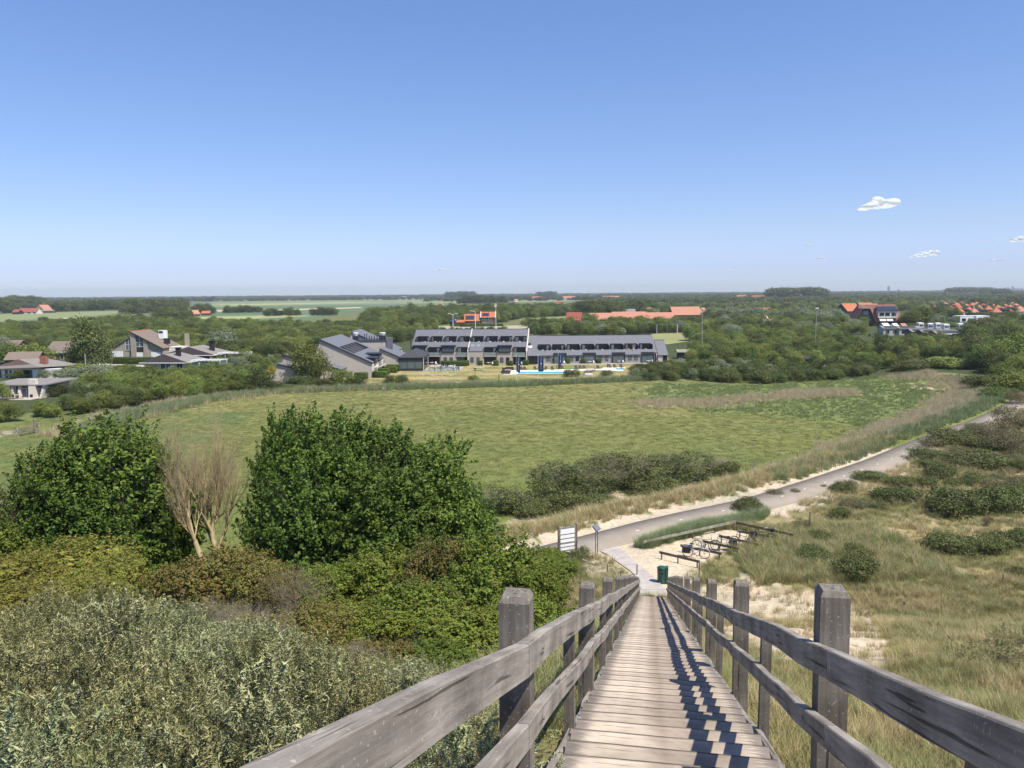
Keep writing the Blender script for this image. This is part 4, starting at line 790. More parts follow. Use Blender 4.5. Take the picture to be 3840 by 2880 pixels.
# ---------------------------------------------------------------- plants near the stairs, placed one by one
def putD(K, sx, ytop, D, wpx, label, group=None, i=None, hmin=.5, dz=0, depth=None, up=1.0):
    """plant whose top is seen at pixel (sx, ytop) and which stands at distance D; wpx = its width in the photo"""
    p = atD(sx, ytop, D); z0 = Tz(p.x, p.y) + dz; h = max(hmin, (p.z - z0)) * up; w = wpx * D / FPX
    return K.put((p.x, p.y, z0 - .05), w, h, label, group, i=i, d=depth)
def putB(K, sx, yb, wpx, hpx, label, group=None, i=None, dy=.5):
    """plant whose foot is seen at pixel (sx, yb)"""
    p = hit(sx, yb); D = p.y; w = wpx * D / FPX; h = hpx * D / FPX * .9; v = ray(sx, yb); y = p.y + w * .35; x = p.x + w * .35 * v.x / v.y
    return K.put((x, y, Tz(x, y) - .05), w, h, label, group, i=i)
ge = 'big dark green broadleaf trees at the foot of the dune'
for sx, yt, D, w, h, lab in ((400, 1575, 44.5, 500, 0, 'dark green tree left of the bare tree, fullest of the left clump'), (210, 1650, 43.5, 360, 0, 'lower dark green tree at the left edge of the left clump'), (560, 1630, 45, 260, 0, 'dark green tree touching the bare tree from the left'),
     (1085, 1545, 45.5, 300, 0, 'dark green tree just right of the bare tree, tall narrow top'), (1215, 1555, 44.5, 420, 0, 'tallest dark green tree in the middle of the right clump'), (1400, 1560, 45.5, 420, 0, 'dark green tree with a pointed top right of the tallest one'), (1560, 1640, 46, 420, 0, 'dark green tree sloping down at the right of the clump'), (1700, 1790, 47, 300, 0, 'lowest dark green tree at the right end of the clump'), (1150, 1690, 42.5, 380, 0, 'dark green tree standing in front of the tallest one'), (1420, 1730, 42.5, 440, 0, 'broad dark green tree at the front of the right clump'), (330, 1760, 42, 380, 0, 'front dark green tree of the left clump')):
    putD(K_elm, sx, yt, D, w * 1.12, lab, ge)
# bare trees
dV, dF = branches(7, 8.2, .7, 5, .24, .7, (2, 5), stems=3, len0=.26, wob_=.26); dm1 = np_mesh('dead_branches', dV, dF, [M_barkly])
zt = np.percentile(dV[:, 2], 97); wd = np.percentile(np.abs(dV[:, 0]), 94) * 2
def dead(sx, yt, D, wpx, label, seed_mesh=dm1):
    p = atD(sx, yt, D); z0 = Tz(p.x, p.y); o = tag(link(bpy.data.objects.new('bare_tree', seed_mesh)), label, 'tree'); o.location = (p.x, p.y, z0); s = (p.z - z0) / zt; o.scale = (wpx * D / FPX / wd, wpx * D / FPX / wd, s); return o
dead(805, 1600, 44.2, 340, 'leafless tree with pale yellowish branches between the two dark green clumps')
dV2, dF2 = branches(17, 6.2, .7, 5, .1, .6, (2, 4), stems=3, len0=.3, wob_=.25); dm2 = np_mesh('dead_branches2', dV2, dF2, [M_barkly]); 
o = dead(80, 1740, 43, 260, 'leafless lichen-covered tree at the left edge beside the green clump', dm2); o.rotation_euler.z = 1
putD(K_grey, 60, 1800, 44, 330, 'grey-green bush around the leafless tree at the left edge'); putD(K_haw, 30, 1950, 40, 300, 'green bush under the leafless tree at the left edge')
# hawthorn belt below the trees
gh = 'hawthorn bushes below the big trees'
for sx, yt, D, w, K, lab in ((1840, 2012, 28, 420, K_haw, 'green hawthorn bush with russet shoots left of the first railing posts'), (1660, 2030, 29, 330, K_hawr, 'russet-topped hawthorn at the left shoulder of the large bush'), (2010, 2120, 27, 260, K_haw, 'bright green bush right behind the nearest left post'), (1930, 2230, 22, 330, K_haw, 'bright green hawthorn low behind the left railing'), (1480, 2080, 30, 380, K_haw, 'green hawthorn below the right clump of big trees'), (1290, 2100, 31, 340, K_haw, 'green hawthorn right of the grey twiggy bush'), (1180, 2150, 29, 260, K_haw, 'low green hawthorn in front of the grey twiggy bush'), (1560, 2210, 23, 380, K_haw, 'dark green hawthorn in the hollow below the railing'), (1350, 2260, 22, 340, K_haw, 'green hawthorn in the middle of the belt, russet tips'), (1760, 2300, 20, 420, K_haw, 'lowest green hawthorn close to the left railing'), (860, 2062, 31, 380, K_hawr, 'rounded russet-olive bush under the leafless tree'), (700, 2110, 30, 300, K_hawr, 'russet bush left of the rounded one'), (1000, 2110, 30, 280, K_hawr, 'olive bush behind the grey twigs'), (1150, 2290, 19, 330, K_hawr, 'olive bush above the silver-leaved thicket'), (1620, 2420, 17, 300, K_haw, 'dark green bush just above the near left rail'), (1400, 2420, 17, 300, K_hawr, 'olive bush left of the near left rail')):
    putD(K, sx, yt, D, w * 1.1, lab, gh)
gw = 'yellow-green willow bushes at the left edge'
for sx, yt, D, w, lab in ((230, 2040, 33, 440, 'yellow-green bush with pale shoots at the left, topmost of its group'), (20, 2090, 30, 420, 'yellow-green bush cut by the left edge'), (380, 2110, 30, 300, 'yellow-green bush touching the shade of the left clump'), (90, 2200, 24, 420, 'yellow-green bush lowest at the left edge'), (300, 2180, 26, 330, 'yellow-green bush behind the silver thicket')):
    putD(K_wil, sx, yt, D, w * 1.1, lab, gw)
for sx, yt, D, w, lab, mi in ((1080, 2085, 28, 280, 'leafless grey twiggy bush between two hawthorns', 0), (800, 2205, 20, 340, 'tangle of grey dead twigs above the silver thicket, left part', 1), (950, 2240, 18, 300, 'tangle of grey dead twigs above the silver thicket, right part', 0), (1300, 2380, 16, 240, 'grey dead twigs among olive bushes near the rail', 1)):
    p = atD(sx, yt, D); z0 = Tz(p.x, p.y); o = tag(link(bpy.data.objects.new('bare_bush', twigs[mi])), label=lab, cat='bush', group='leafless twiggy bushes'); h = p.z - z0; o.location = (p.x, p.y, z0); o.scale = (w * D / FPX / 2.4, w * D / FPX / 2.4, h / 2.0); o.rotation_euler.z = random.uniform(0, 6)
    for k in range(2):
        q = atD(sx + random.uniform(-60, 60), yt + 60, D + .6); (K_hawr if k else K_buck2).put((q.x, q.y, Tz(q.x, q.y) - .1), w * D / FPX * .8, max(.6, q.z - Tz(q.x, q.y)), 'low bush %s the grey dead twigs' % ('before' if k else 'inside'), 'bushes under the dead twigs')
# silver sea buckthorn thicket that fills the lower left
tops = [(-100, 2330), (0, 2290), (150, 2230), (270, 2130), (400, 2120), (520, 2150), (650, 2290), (760, 2400), (900, 2330), (1050, 2400), (1200, 2440), (1350, 2460), (1500, 2490), (1700, 2620), (1900, 2750)]
tx = [a for a, b in tops]; ty = [b for a, b in tops]; nb = 0
gb_ = 'sea buckthorn bushes of the silver thicket'
D = 17.5
while D > 2.2:
    step = .92 if D > 7 else .72; xl = -.69 * D - 1.2; x = xl + random.uniform(0, step); lim = XY(0, -1.25)[0] + D * math.tan(ST) * .98
    while x < lim:
        xx = x + random.uniform(-.25, .25); yy = D + random.uniform(-.3, .3); sx, sy = prj((xx, yy, Tz(xx, yy) + 1.2))
        if True:
            ytop = np.interp(sx, tx, ty) + 14 * random.uniform(-1, 1); top = atD(sx, ytop, yy); z0 = Tz(xx, yy); h = min(top.z - z0 - .05, random.choice((.9, 1.3, 1.6, 1.8)) * random.uniform(.9, 1.1)) if D > 7 else min(top.z - z0, random.choice((.75, 1.1, 1.4)))
            gap = pip([(780, 2440), (1250, 2450), (1500, 2600), (1500, 2700), (1100, 2560)], np.array([sx]), np.array([sy]))[0] and D > 9.5
            if (prj((xx, yy, z0 + .8))[0] > 1550) and D > 9: gap = True
            if h > .45 and not gap:
                vv = UV(xx, yy)[1]
                if vv > -2.1: h = min(h, .8 if vv > -1.7 else 1.05)
                wb = 1.9 if vv < -2.2 else 1.15
                olive = (sx < 330 and sy < 2560) or random.random() < .25 or (1050 < sx < 1400 and sy < 2600)
                (K_buck2 if olive else K_buck).put((xx, yy, z0 - .08), random.uniform(.9, 1.15) * wb * (.8 if yy < 6 else 1), h * 1.05, *(lambda q_: (('olive-green' if olive else 'silver-green') + ' sea buckthorn bush ' + q_, 'sea buckthorn bushes ' + q_ + (', olive' if olive else ', silver')))('close to the left railing' if vv > -2.6 else 'in the nearest part of the thicket, bottom left' if yy < 6.5 else 'at the left edge of the thicket' if sx < 500 else 'in the middle of the silver thicket' if yy < 11 else 'on the far rim of the silver thicket')); nb += 1
        x += step
    D -= step
# bushes along the near edge of the meadow
gm = 'thorn bushes between the meadow and the straw grass'
for sx, yt, yb, w, lab in ((1800, 1830, 1930, 200, 'dark shrub right beside the big tree clump'), (1920, 1850, 1935, 200, 'dark thicket left of the wind-shaped bushes'), (2010, 1880, 1945, 150, 'low shrub in front of the dark thicket'), (2080, 1740, 1890, 200, 'wind-shaped bush with a spreading left branch'), (2190, 1735, 1880, 190, 'dark full bush left of the tallest thorn'), (2300, 1705, 1850, 210, 'tallest wind-shaped thorn bush of the meadow edge'), (2400, 1715, 1840, 190, 'open twiggy thorn right of the tallest one'), (2500, 1712, 1820, 190, 'airy thorn bush with pale stems'), (2600, 1702, 1815, 190, 'spreading thorn bush at the right of the row'), (2730, 1725, 1805, 90, 'small lone thorn by the fence posts'), (2130, 1840, 1930, 170, 'dark shrub at the foot of the wind-shaped bush'), (2240, 1850, 1915, 130, 'dark shrub under the tallest thorn'), (2440, 1800, 1860, 200, 'low green shrub before the airy thorns')):
    putB(K_thorn if yb - yt > 90 else K_dune, sx, yb, w * 1.05, (yb - yt) * 1.1, lab, gm)
for sx, yb, w, h, lab in ((2175, 2105, 90, 55, 'small dark green shrub behind the information board'), (2060, 2120, 130, 55, 'green shrub below the information board'), (2080, 2185, 170, 90, 'round dark bush between the hawthorns and the ramp'), (1960, 2180, 180, 110, 'green bush at the right end of the hawthorn belt'), (2130, 1905, 60, 30, 'tiny shrub in the sand above the cycle path'), (2275, 1900, 60, 45, 'small dark shrub in the pale sand above the cycle path')):
    putB(K_haw if w > 120 else K_dune, sx, yb, w, h, lab, 'small shrubs around the ramp')
# shrubs on the right dune (crop coordinates of the lower right of the photo)
SH = [(1420, 612, 230, 80, 'd', 'dark shrub hanging over the cycle path, left one'), (1600, 520, 300, 110, 'd', 'long dark shrub mound along the cycle path'), (1475, 520, 170, 70, 'g', 'grey-tinged shrub between two mounds by the path'), (1770, 440, 190, 70, 'd', 'brownish shrub at the path bend'), (1745, 395, 90, 50, 'g', 'small brown shrub at the path edge before the bend'), (1890, 470, 230, 130, 'g', 'grey-brown thicket right of the path bend'), (2010, 400, 240, 160, 'g', 'brown thicket high at the right edge'), (2060, 220, 150, 90, 'g', 'brown bush hiding the path end at the right edge'), (1990, 560, 260, 140, 'g', 'grey-brown thicket below the right-edge one'), (1850, 550, 220, 90, 'd', 'dark shrub left of the grey-brown thicket'), (2080, 600, 130, 60, 'd', 'dark shrub cut by the right edge below the thicket'), (1050, 750, 190, 60, 'd', 'small green shrub in straw grass by the path'), (860, 828, 150, 78, 'd', 'dark rounded shrub close to the path'), (715, 790, 40, 22, 'g', 'tiny shrub on the path verge'), (520, 830, 60, 30, 'g', 'tiny grey shrub on the path verge further left'), (380, 842, 110, 30, 'g', 'low brown shrub at the path verge above the marram'), (1245, 905, 280, 92, 'd', 'broad dark shrub with an arched top in the middle slope'), (1080, 865, 90, 45, 'd', 'small dark shrub left of the arched one'), (1430, 800, 120, 75, 'd', 'dark shrub around the fence posts'), (1520, 725, 190, 80, 'd', 'brownish shrub behind the fence posts'), (1620, 780, 110, 45, 'd', 'small shrub below the fence posts'), (1740, 772, 140, 72, 'd', 'rounded dark shrub in the upper slope'), (1770, 660, 330, 95, 'd', 'wide dark shrub below the grey-brown thicket'), (1990, 700, 90, 50, 'g', 'small grey shrub at the right of the upper slope'), (2070, 680, 90, 80, 'd', 'dark shrub at the right edge, upper slope'), (1640, 1000, 360, 170, 'd', 'large green-brown shrub mass in the right slope'), (1830, 930, 200, 110, 'g', 'grey twiggy shrub on top of the large mass'), (1950, 985, 330, 180, 'd', 'large shrub mass reaching the right edge'), (2070, 900, 200, 110, 'd', 'shrub behind the mass at the right edge'), (840, 1015, 120, 80, 'd', 'dark shrub above the bicycle park slope'), (930, 935, 170, 60, 'g', 'grey-green shrub on the mid slope'), (1600, 1255, 330, 115, 'd', 'long dark shrub lying across the open grass'), (1850, 1255, 250, 120, 'd', 'dark shrub joining the long one to the right'), (1990, 1210, 200, 120, 'd', 'green shrub near the right edge above the open grass'), (2080, 1150, 110, 80, 'd', 'shrub cut by the right edge, mid height'), (700, 1195, 160, 80, 'd', 'dark shrub with bare twigs behind the railing posts'), (850, 1225, 130, 60, 'g', 'grey twiggy shrub right of it'), (630, 1325, 200, 110, 'd', 'round dark shrub above the sandy patch'), (930, 1300, 170, 110, 'd', 'dark green shrub upper one of the pair above the sand'), (945, 1450, 270, 150, 'd', 'dark green shrub lower one of the pair above the sand'), (225, 1300, 80, 45, 'd', 'small shrub right of the bike rails'), (180, 965, 160, 90, 'd', 'grey-green shrub in the tall marram mound'), (430, 1165, 110, 50, 'd', 'green shrub at the far end of the bicycle park'), (560, 1100, 140, 90, 'g', 'shaggy olive shrub under the tall dark post'), (2060, 1425, 130, 85, 'd', 'green shrub at the right edge in the lower slope'), (1180, 905, 70, 40, 'd', 'small green shrub beside the arched one'), (1850, 1060, 60, 60, 'g', 'tiny bare shrub below the large mass')]
for x, y, w, h, k, lab in SH: putB(K_grey if k == 'g' else K_dune, 2700 + .5426 * x, 1400 + .5426 * y, w * .5426 * (1.16 if y < 1100 else 1.12), h * .5426 * (1.2 if y < 1100 else 1.15), lab, 'dune shrubs on the right slope')
for sx, yb, w, h in ((3700, 2520, 330, 150), (3830, 2450, 220, 140), (3560, 2470, 130, 60)): putB(K_buck2, sx, yb, w, h, 'grey-green sea buckthorn beyond the right railing' + (', largest' if w > 300 else ', small one left' if w < 200 else ', cut by the right edge'), 'sea buckthorn right of the railing')
P_sh = wpoly([(2900, 1800), (3250, 1740), (3500, 1640), (3700, 1560), (3840, 1500), (3840, 1980), (3500, 1960), (3200, 1960), (2980, 1900)]); A_ = np.array(P_sh); ns = 0
for _ in range(900):
    x, y = random.uniform(A_[:, 0].min(), A_[:, 0].max()), random.uniform(A_[:, 1].min(), A_[:, 1].max()); up_ = y / 120 + x / 160
    if ns < 130 and pip(P_sh, np.array([x]), np.array([y]))[0] and seg(PATH, np.array([x]), np.array([y]))[0][0] > 3.6 and float(fbm(np.array([x]), np.array([y]), 16, 66)[0]) > .75 - up_ * .8:
        ns += 1; w = random.uniform(.8, 2.6) * (1 + .4 * (x > 50)); (K_grey if random.random() < .45 else K_dune).put((x, y, Tz(x, y) - .05), w, w * random.uniform(.28, .42), 'small dark dune shrub scattered over the upper right slope', 'small shrubs of the upper right slope', nm='small_dune_shrub')

# ---------------------------------------------------------------- grasses
st_ = [tuft(i, 46, .75, .16, .55, .012, G_straw) for i in range(3)]; gr_ = [tuft(i + 5, 46, .60, .2, .6, .011, G_green) for i in range(3)]; ma_ = [tuft(i + 9, 60, .85, .22, .5, .013, G_marram) for i in range(2)]; ol_ = [tuft(i + 14, 60, .36, .34, .55, .010, G_olive) for i in range(3)]
md_ = [tuft(i + 20, 80, .15, .60, .5, .020, G_mead, 2) for i in range(3)]; re_ = [tuft(i + 25, 34, 1.7, .45, .22, .045, G_reed, 3, (-.12, 0)) for i in range(3)]; ru_ = [tuft(i + 29, 36, 1.3, .5, .25, .05, G_rust, 2, (-.1, 0)) for i in range(2)]; rb_ = [tuft(i + 33, 40, .7, .5, .35, .05, G_reedb, 2, (-.1, 0)) for i in range(2)]
def clear(x, y, dm=1.95):
    u, v = UV(x, y); d, s, par = seg(PATH, x, y); dr, _, _ = seg(RAMP, x, y)
    return ~((np.abs(v - VC) < .86) & (u < UEND + .3)) & (d > dm) & ~pip(P_open, x, y) & ~pip(RPOLY, x, y) & infr(x, y)
def dune_pts(n, x0, x1, y0, y1):
    x, y = rand_pts(x0, x1, y0, y1, n); d, s, par = seg(PATH, x, y); k = clear(x, y) & (s > 0); return x[k], y[k], d[k]
mk = lambda P, x, y: pip(P, x, y)
# density falls with distance because far tufts are larger in ground area than in the picture
def spread(lists):
    X = [];Y = [];Dd = []
    for a in lists: x, y, d = dune_pts(*a); X.append(x); Y.append(y); Dd.append(d)
    return np.concatenate(X), np.concatenate(Y), np.concatenate(Dd)
x, y, d = spread([(16000, -3, 18, 1, 16), (34000, -8, 36, 15, 45), (46000, -4, 100, 44, 135)])
u, v = UV(x, y); n1 = fbm(x, y, 7, 41); n2 = fbm(x, y, 2.6, 42); lot = mk(P_lot, x, y); s2 = mk(P_sand2, x + n2, y + n2 * 1.4); vg = mk(P_verge, x, y)
keep = ~lot & ~(s2 & (rng.random(len(x)) > .04 + .4 * np.clip(n2, 0, 1))) & ((v > .8) | (u > 26) | (n1 > .1)); x, y, d, n1, n2, u, v = [q[keep] for q in (x, y, d, n1, n2, u, v)]
marr = ((np.hypot((x - 11.5) / 3.6, (y - 57.6) / 1.8) < 1.25)) | ((seg(PATH, x, y)[0] < 5.5) & (x > 9) & (x < 23) & (n2 > -.6)); straw = (n1 + .45 * n2 + .35 * sst(60, 90, y) > np.where(y < 22, .42, .22)) & ~marr; olive = ~marr & ~straw & (n2 > -.35); green = ~marr & ~straw & ~olive
far_s = 1 + .5 * sst(30, 80, y)
def sc_(m_, a, b): return rng.uniform(a, b, m_.sum()) * (far_s * np.where(y < 26, .58, .88))[m_]
scatter('straw_grass', st_, withz(x[straw], y[straw]), sc_(straw, .5, .95), 'straw-coloured dune grass'); scatter('dune_grass', ol_, withz(x[olive], y[olive]), sc_(olive, .6, 1.25), 'olive and straw dune turf'); scatter('green_grass', gr_, withz(x[green], y[green]), sc_(green, .5, 1.0), 'green dune grass')
P_mar = wpoly([(2368, 2042), (2420, 2062), (2560, 2022), (2760, 1978), (2860, 1950), (2900, 1905), (2800, 1900), (2700, 1925), (2560, 1955), (2430, 1995)]); x2, y2 = rand_pts(6, 30, 48, 72, 22000); k = pip(P_mar, x2, y2) & (seg(PATH, x2, y2)[0] > 2.1); scatter('marram_grass', ma_, withz(x2[k], y2[k]), rng.uniform(.65, 1.15, k.sum()), 'tall blue-green marram grass between the rail and the path')
x3, y3 = rand_pts(14, 26, 44, 56, 3500); k = ~mk(P_lot, x3, y3) & clear(x3, y3); scatter('tall_grass', gr_ + st_[:1], withz(x3[k], y3[k]), rng.uniform(.9, 1.35, k.sum()), 'tall grass at the ends of the bike rails')
# straw grass on the far verge of the cycle path
x, y = rand_pts(-8, 50, 48, 92, 26000); d, s, par = seg(PATH, x, y); n2 = fbm(x, y, 3, 43); k = (s < 0) & (d > 2.3) & (d < 8.5 + 2 * n2) & (n2 > -.30) & (d > 2.9 + .9 * n2); x, y = x[k], y[k]; scatter('verge_grass', st_ + gr_[:1], withz(x, y), rng.uniform(.75, 1.45, len(x)), 'straw-coloured marram along the far verge of the cycle path')
# undergrowth in the hollow left of the stairs
x, y = rand_pts(-34, 12, 6, 52, 20000); u, v = UV(x, y); d, s, par = seg(PATH, x, y); k = clear(x, y, 2.4) & (s > 0) & (v < -.8); x, y = x[k], y[k]; scatter('undergrowth', gr_ + ol_, withz(x, y), rng.uniform(.7, 1.2, len(x)) * np.where(y > 38, .5, 1), 'grass between the bushes left of the stairs')
# meadow
x, y = rand_pts(-75, 100, 52, 176, 105000); d, s, par = seg(PATH, x, y); n1 = fbm(x, y, 14, 1); jx, jy = x + n1 * 2.5 + rng.normal(0, 1.2, len(x)), y + rng.normal(0, 1.0, len(x)); rr_ = (mk(P_rust1, jx, jy) | mk(P_rust2, jx, jy)) & (rng.random(len(x)) < .75); gg = mk(P_gr1, x + n1 * 4 + rng.normal(0, 2, len(x)), y + rng.normal(0, 1.8, len(x))) & ~rr_; k0 = (s < 0) & (d > 5) & infr(x, y)
k = k0 & ~rr_ & ~gg & (rng.random(len(x)) < np.clip(1.15 - y / 260, .3, 1)); scatter('meadow_grass', md_, withz(x[k], y[k]), rng.uniform(.6, 1.15, k.sum()), 'short yellow-green grass of the meadow', tilt=.08)
k = k0 & gg & (rng.random(len(x)) < .5 + .5 * fbm(x, y, 9, 12)); scatter('meadow_reeds', rb_, withz(x[k], y[k]), rng.uniform(.35, .75, k.sum()), 'darker green reeds in the wet part of the meadow', tilt=.08)
k = k0 & rr_; scatter('rust_sedge', ru_, withz(x[k], y[k]), rng.uniform(.45, .8, k.sum()), 'rust-brown sedge bands in the meadow', tilt=.06)
x, y = rand_pts(20, 98, 60, 165, 60000); d, s, par = seg(PATH, x, y); n1 = fbm(x, y, 6, 3); k = (s < 0) & (d > 2.3) & (d < 10 + 2 * n1) & (x > 24); x, y, d = x[k], y[k], d[k]; kr = (d > 6.5 + n1[k]) & (rng.random(len(x)) < .6)
scatter('path_reeds', re_ + rb_, withz(x[~kr], y[~kr]), rng.uniform(.25, .6, (~kr).sum()), 'green reeds along the far side of the cycle path', tilt=.1); scatter('sedge_strip', ru_, withz(x[kr], y[kr]), rng.uniform(.35, .65, kr.sum()), 'rust-brown sedge strip beyond the path reeds')
# reed belt between meadow and hotel lawn
RB = np.array([tuple(g(*p)[:2]) for p in [(330, 1625), (520, 1555), (760, 1505), (1000, 1474), (1300, 1462), (1600, 1455), (1950, 1445), (2250, 1432), (2600, 1415), (2800, 1420)]]); 
x, y = rand_pts(-72, 60, 105, 190, 60000); d, s, par = seg(RB, x, y); n1 = fbm(x, y, 6, 8); k = (d < 2.6 + .6 * n1); scatter('reed_belt', re_, withz(x[k], y[k]), rng.uniform(.4, .85, k.sum()), 'belt of green reeds along the far edge of the meadow', tilt=.05)
k = (s < 0) & (d > 2.2) & (d < 5.5 + 2.2 * n1) ; k2 = (par < 4.5) & (d < 3.5) & (rng.random(len(x)) < .5); kk = k | k2; kk &= (rng.random(len(x)) < .8); scatter('dry_reeds', st_ + ru_[:1], withz(x[kk], y[kk]), rng.uniform(.55, 1.05, kk.sum()), 'dry pale reeds behind the green belt', tilt=.05)
x, y = rand_pts(-52, 48, 172, 214, 14000); scatter('lawn_grass', md_, withz(x, y), rng.uniform(.2, .45, len(x)), 'mown lawn of the hotel')
# ---------------------------------------------------------------- the grey hotel and its garden
M_roofg = mat('slate_roof', (.150, .152, .170), .6, .06, 1.2, .25, 14, col2=(.128, .13, .146), spec=.25); M_roofe = mat('roof_edge', (.045, .048, .06), .5, .06, 3)
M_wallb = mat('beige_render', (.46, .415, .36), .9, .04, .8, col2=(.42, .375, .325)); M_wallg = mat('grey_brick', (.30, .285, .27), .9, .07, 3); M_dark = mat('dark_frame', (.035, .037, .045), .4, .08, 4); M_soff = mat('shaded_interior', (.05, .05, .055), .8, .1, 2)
M_cur = mat('curtain', (.17, .17, .165), .9, .1, 3, stretch=(14, 1, 1)); M_cream = mat('cream_wall', (.64, .60, .52), .85, .04, 1)
def glassmat(name, col=(.05, .06, .07), rough=.06):
    m_ = bpy.data.materials.new(name); m_.use_nodes = True; b = m_.node_tree.nodes['Principled BSDF']; b.inputs['Base Color'].default_value = (*col, 1); b.inputs['Roughness'].default_value = rough; b.inputs['Specular IOR Level'].default_value = .5; return m_
M_glass = glassmat('window_glass', (.018, .022, .027)); M_glass.node_tree.nodes['Principled BSDF'].inputs['Specular IOR Level'].default_value = .25; M_glass2 = glassmat('window_glass_lit', (.10, .125, .135)); M_bal = glassmat('balustrade_glass', (.22, .27, .25), .12)
M_solar = glassmat('solar_panel', (.018, .022, .04), .45)
def window(parent, x0, x1, z0, z1, y=0.0, n=1, fm=None, gm=None, fw=.07, out=-1, name='window', axis='Y'):
    """framed window standing 3 mm proud; out = direction it faces along the axis"""
    fm = fm or M_dark; mb = MB(); t = .05
    def b(a0, a1, c0, c1, d0, d1):
        d0, d1 = sorted((y + out * d0, y + out * d1))
        mb.bx(a0, a1, d0, d1, c0, c1) if axis == 'Y' else mb.bx(d0, d1, a0, a1, c0, c1)
    b(x0, x1, z0, z0 + fw, -.04, t); b(x0, x1, z1 - fw, z1, -.04, t); b(x0, x0 + fw, z0 + fw, z1 - fw, -.04, t); b(x1 - fw, x1, z0 + fw, z1 - fw, -.04, t)
    for i in range(1, n): xm = x0 + (x1 - x0) * i / n; b(xm - fw / 2, xm + fw / 2, z0 + fw, z1 - fw, -.04, t)
    f = mb.build(name, fm, parent)
    for i in range(n):
        mb = MB(); a0 = x0 + (x1 - x0) * i / n + fw * .5; a1 = x0 + (x1 - x0) * (i + 1) / n - fw * .5; b2 = MB(); mbk = mb
        d0, d1 = sorted((y - out * .01, y + out * .02))
        mb.bx(a0, a1, d0, d1, z0 + fw * .7, z1 - fw * .7) if axis == 'Y' else mb.bx(d0, d1, a0, a1, z0 + fw * .7, z1 - fw * .7)
        mb.build('pane', gm or (M_glass2 if random.random() < .3 else M_glass), f)
    return f
SL = .68
def roof_strip(mb, x0, x1, b0, b1, he, th=.18):
    h0, h1 = he + SL * b0, he + SL * b1; mb.sheet([(x0, b0, h0), (x1, b0, h0), (x1, b1, h1), (x0, b1, h1)], th)
def recess(parent, x0, x1, b0, b1, he, zf, first=True, lab=None, rail=False):
    """balcony cut into the roof slope: floor, cheeks, glazed back wall with curtains, chairs behind the parapet"""
    yb = b1 + .05; zt = he + SL * b1; w = x1 - x0
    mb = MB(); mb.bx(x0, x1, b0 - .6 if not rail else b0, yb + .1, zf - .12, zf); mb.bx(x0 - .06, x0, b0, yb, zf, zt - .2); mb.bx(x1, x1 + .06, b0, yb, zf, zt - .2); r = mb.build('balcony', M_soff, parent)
    # triangular cheeks follow the slope
    fr = window(r, x0 + .02, x1 - .02, zf + .02, zt - .2, yb, 2, out=-1, gm=M_glass, name='glass_door')
    c = random.random()
    mb = MB(); 
    if c < .7: mb.bx(x0 + .15, x0 + .15 + w * random.uniform(.12, .3), yb - .09, yb - .07, zf + .1, zt - .32)
    if c > .4: mb.bx(x1 - .2 - w * random.uniform(.1, .3), x1 - .2, yb - .09, yb - .07, zf + .1, zt - .32)
    mb.build('curtain', M_cur, r)
    return r
def chair(parent, x, y, z, rz=0, m_=None):
    mb = MB(); mb.box((x, y, z + .42), (.45, .45, .05), rz); ca, sa = math.cos(rz), math.sin(rz)
    mb.box((x - sa * .22, y + ca * .22, z + .68), (.45, .05, .5), rz)
    for i in (-.19, .19):
        for j in (-.19, .19): mb.box((x + i * ca - j * sa, y + i * sa + j * ca, z + .2), (.04, .04, .4), rz)
    return mb.build('chair', m_ or M_white, parent)
def person(loc, rz, seated, top, bot, hair, label, s=1.0, parent=None):
    """small far-off figure, grown as one skinned body"""
    J = dict(p=(0, 0, .95), ch=(0, .02, 1.30), nk=(0, .01, 1.50), hd=(0, -.01, 1.66))
    if seated: P = [(0, 0, .50), (0, .03, .85), (0, .02, 1.05), (0, 0, 1.20)]
    else: P = [(0, 0, .95), (0, .02, 1.30), (0, .01, 1.50), (0, -.01, 1.66)]
    V = list(P); E_ = [(0, 1), (1, 2), (2, 3)]; R_ = [.14, .15, .06, .10]
    def ch(a, pts, rs):
        k = a
        for p, r in zip(pts, rs): V.append(p); R_.append(r); E_.append((k, len(V) - 1)); k = len(V) - 1
    for sd in (-1, 1):
        sh = P[1][2] + .12
        if seated: ch(0, [(sd * .1, -.02, .48), (sd * .12, -.42, .50), (sd * .12, -.44, .06), (sd * .12, -.56, .04)], [.09, .06, .045, .035]); ch(1, [(sd * .19, 0, sh), (sd * .24, -.08, sh - .28), (sd * .18, -.32, sh - .32)], [.055, .042, .032])
        else: ch(0, [(sd * .1, 0, .85), (sd * .11, -.02, .48), (sd * .11, .02, .07), (sd * .12, -.13, .04)], [.09, .06, .045, .035]); ch(1, [(sd * .19, 0, sh), (sd * .24, .02, sh - .28), (sd * .24, -.08, sh - .52)], [.055, .042, .032])
    me = bpy.data.meshes.new('person'); me.from_pydata(V, E_, []); o = bpy.data.objects.new('person', me); me.materials.append(M_skin)
    sk = o.modifiers.new('skin', 'SKIN'); 
    for i, r in enumerate(R_): me.skin_vertices[0].data[i].radius = (r, r)
    me.skin_vertices[0].data[0].use_root = True
    sb = o.modifiers.new('sub', 'SUBSURF'); sb.levels = 1; sb.render_levels = 1
    link(o); o.location = loc; o.rotation_euler = (0, 0, rz); o.scale = (s, s, s); tag(o, label, 'person')
    z0, z1 = P[0][2], P[1][2]
    mb = MB(); mb.tube((0, .01, z0 - .06), (0, .02, z1 + .17), .175, .15, 8); mb.build('shirt', top, o)
    mb = MB(); mb.tube((0, .01, P[3][2] + .03), (0, .01, P[3][2] + .13), .115, .07, 8); mb.build('hair', hair, o); return o
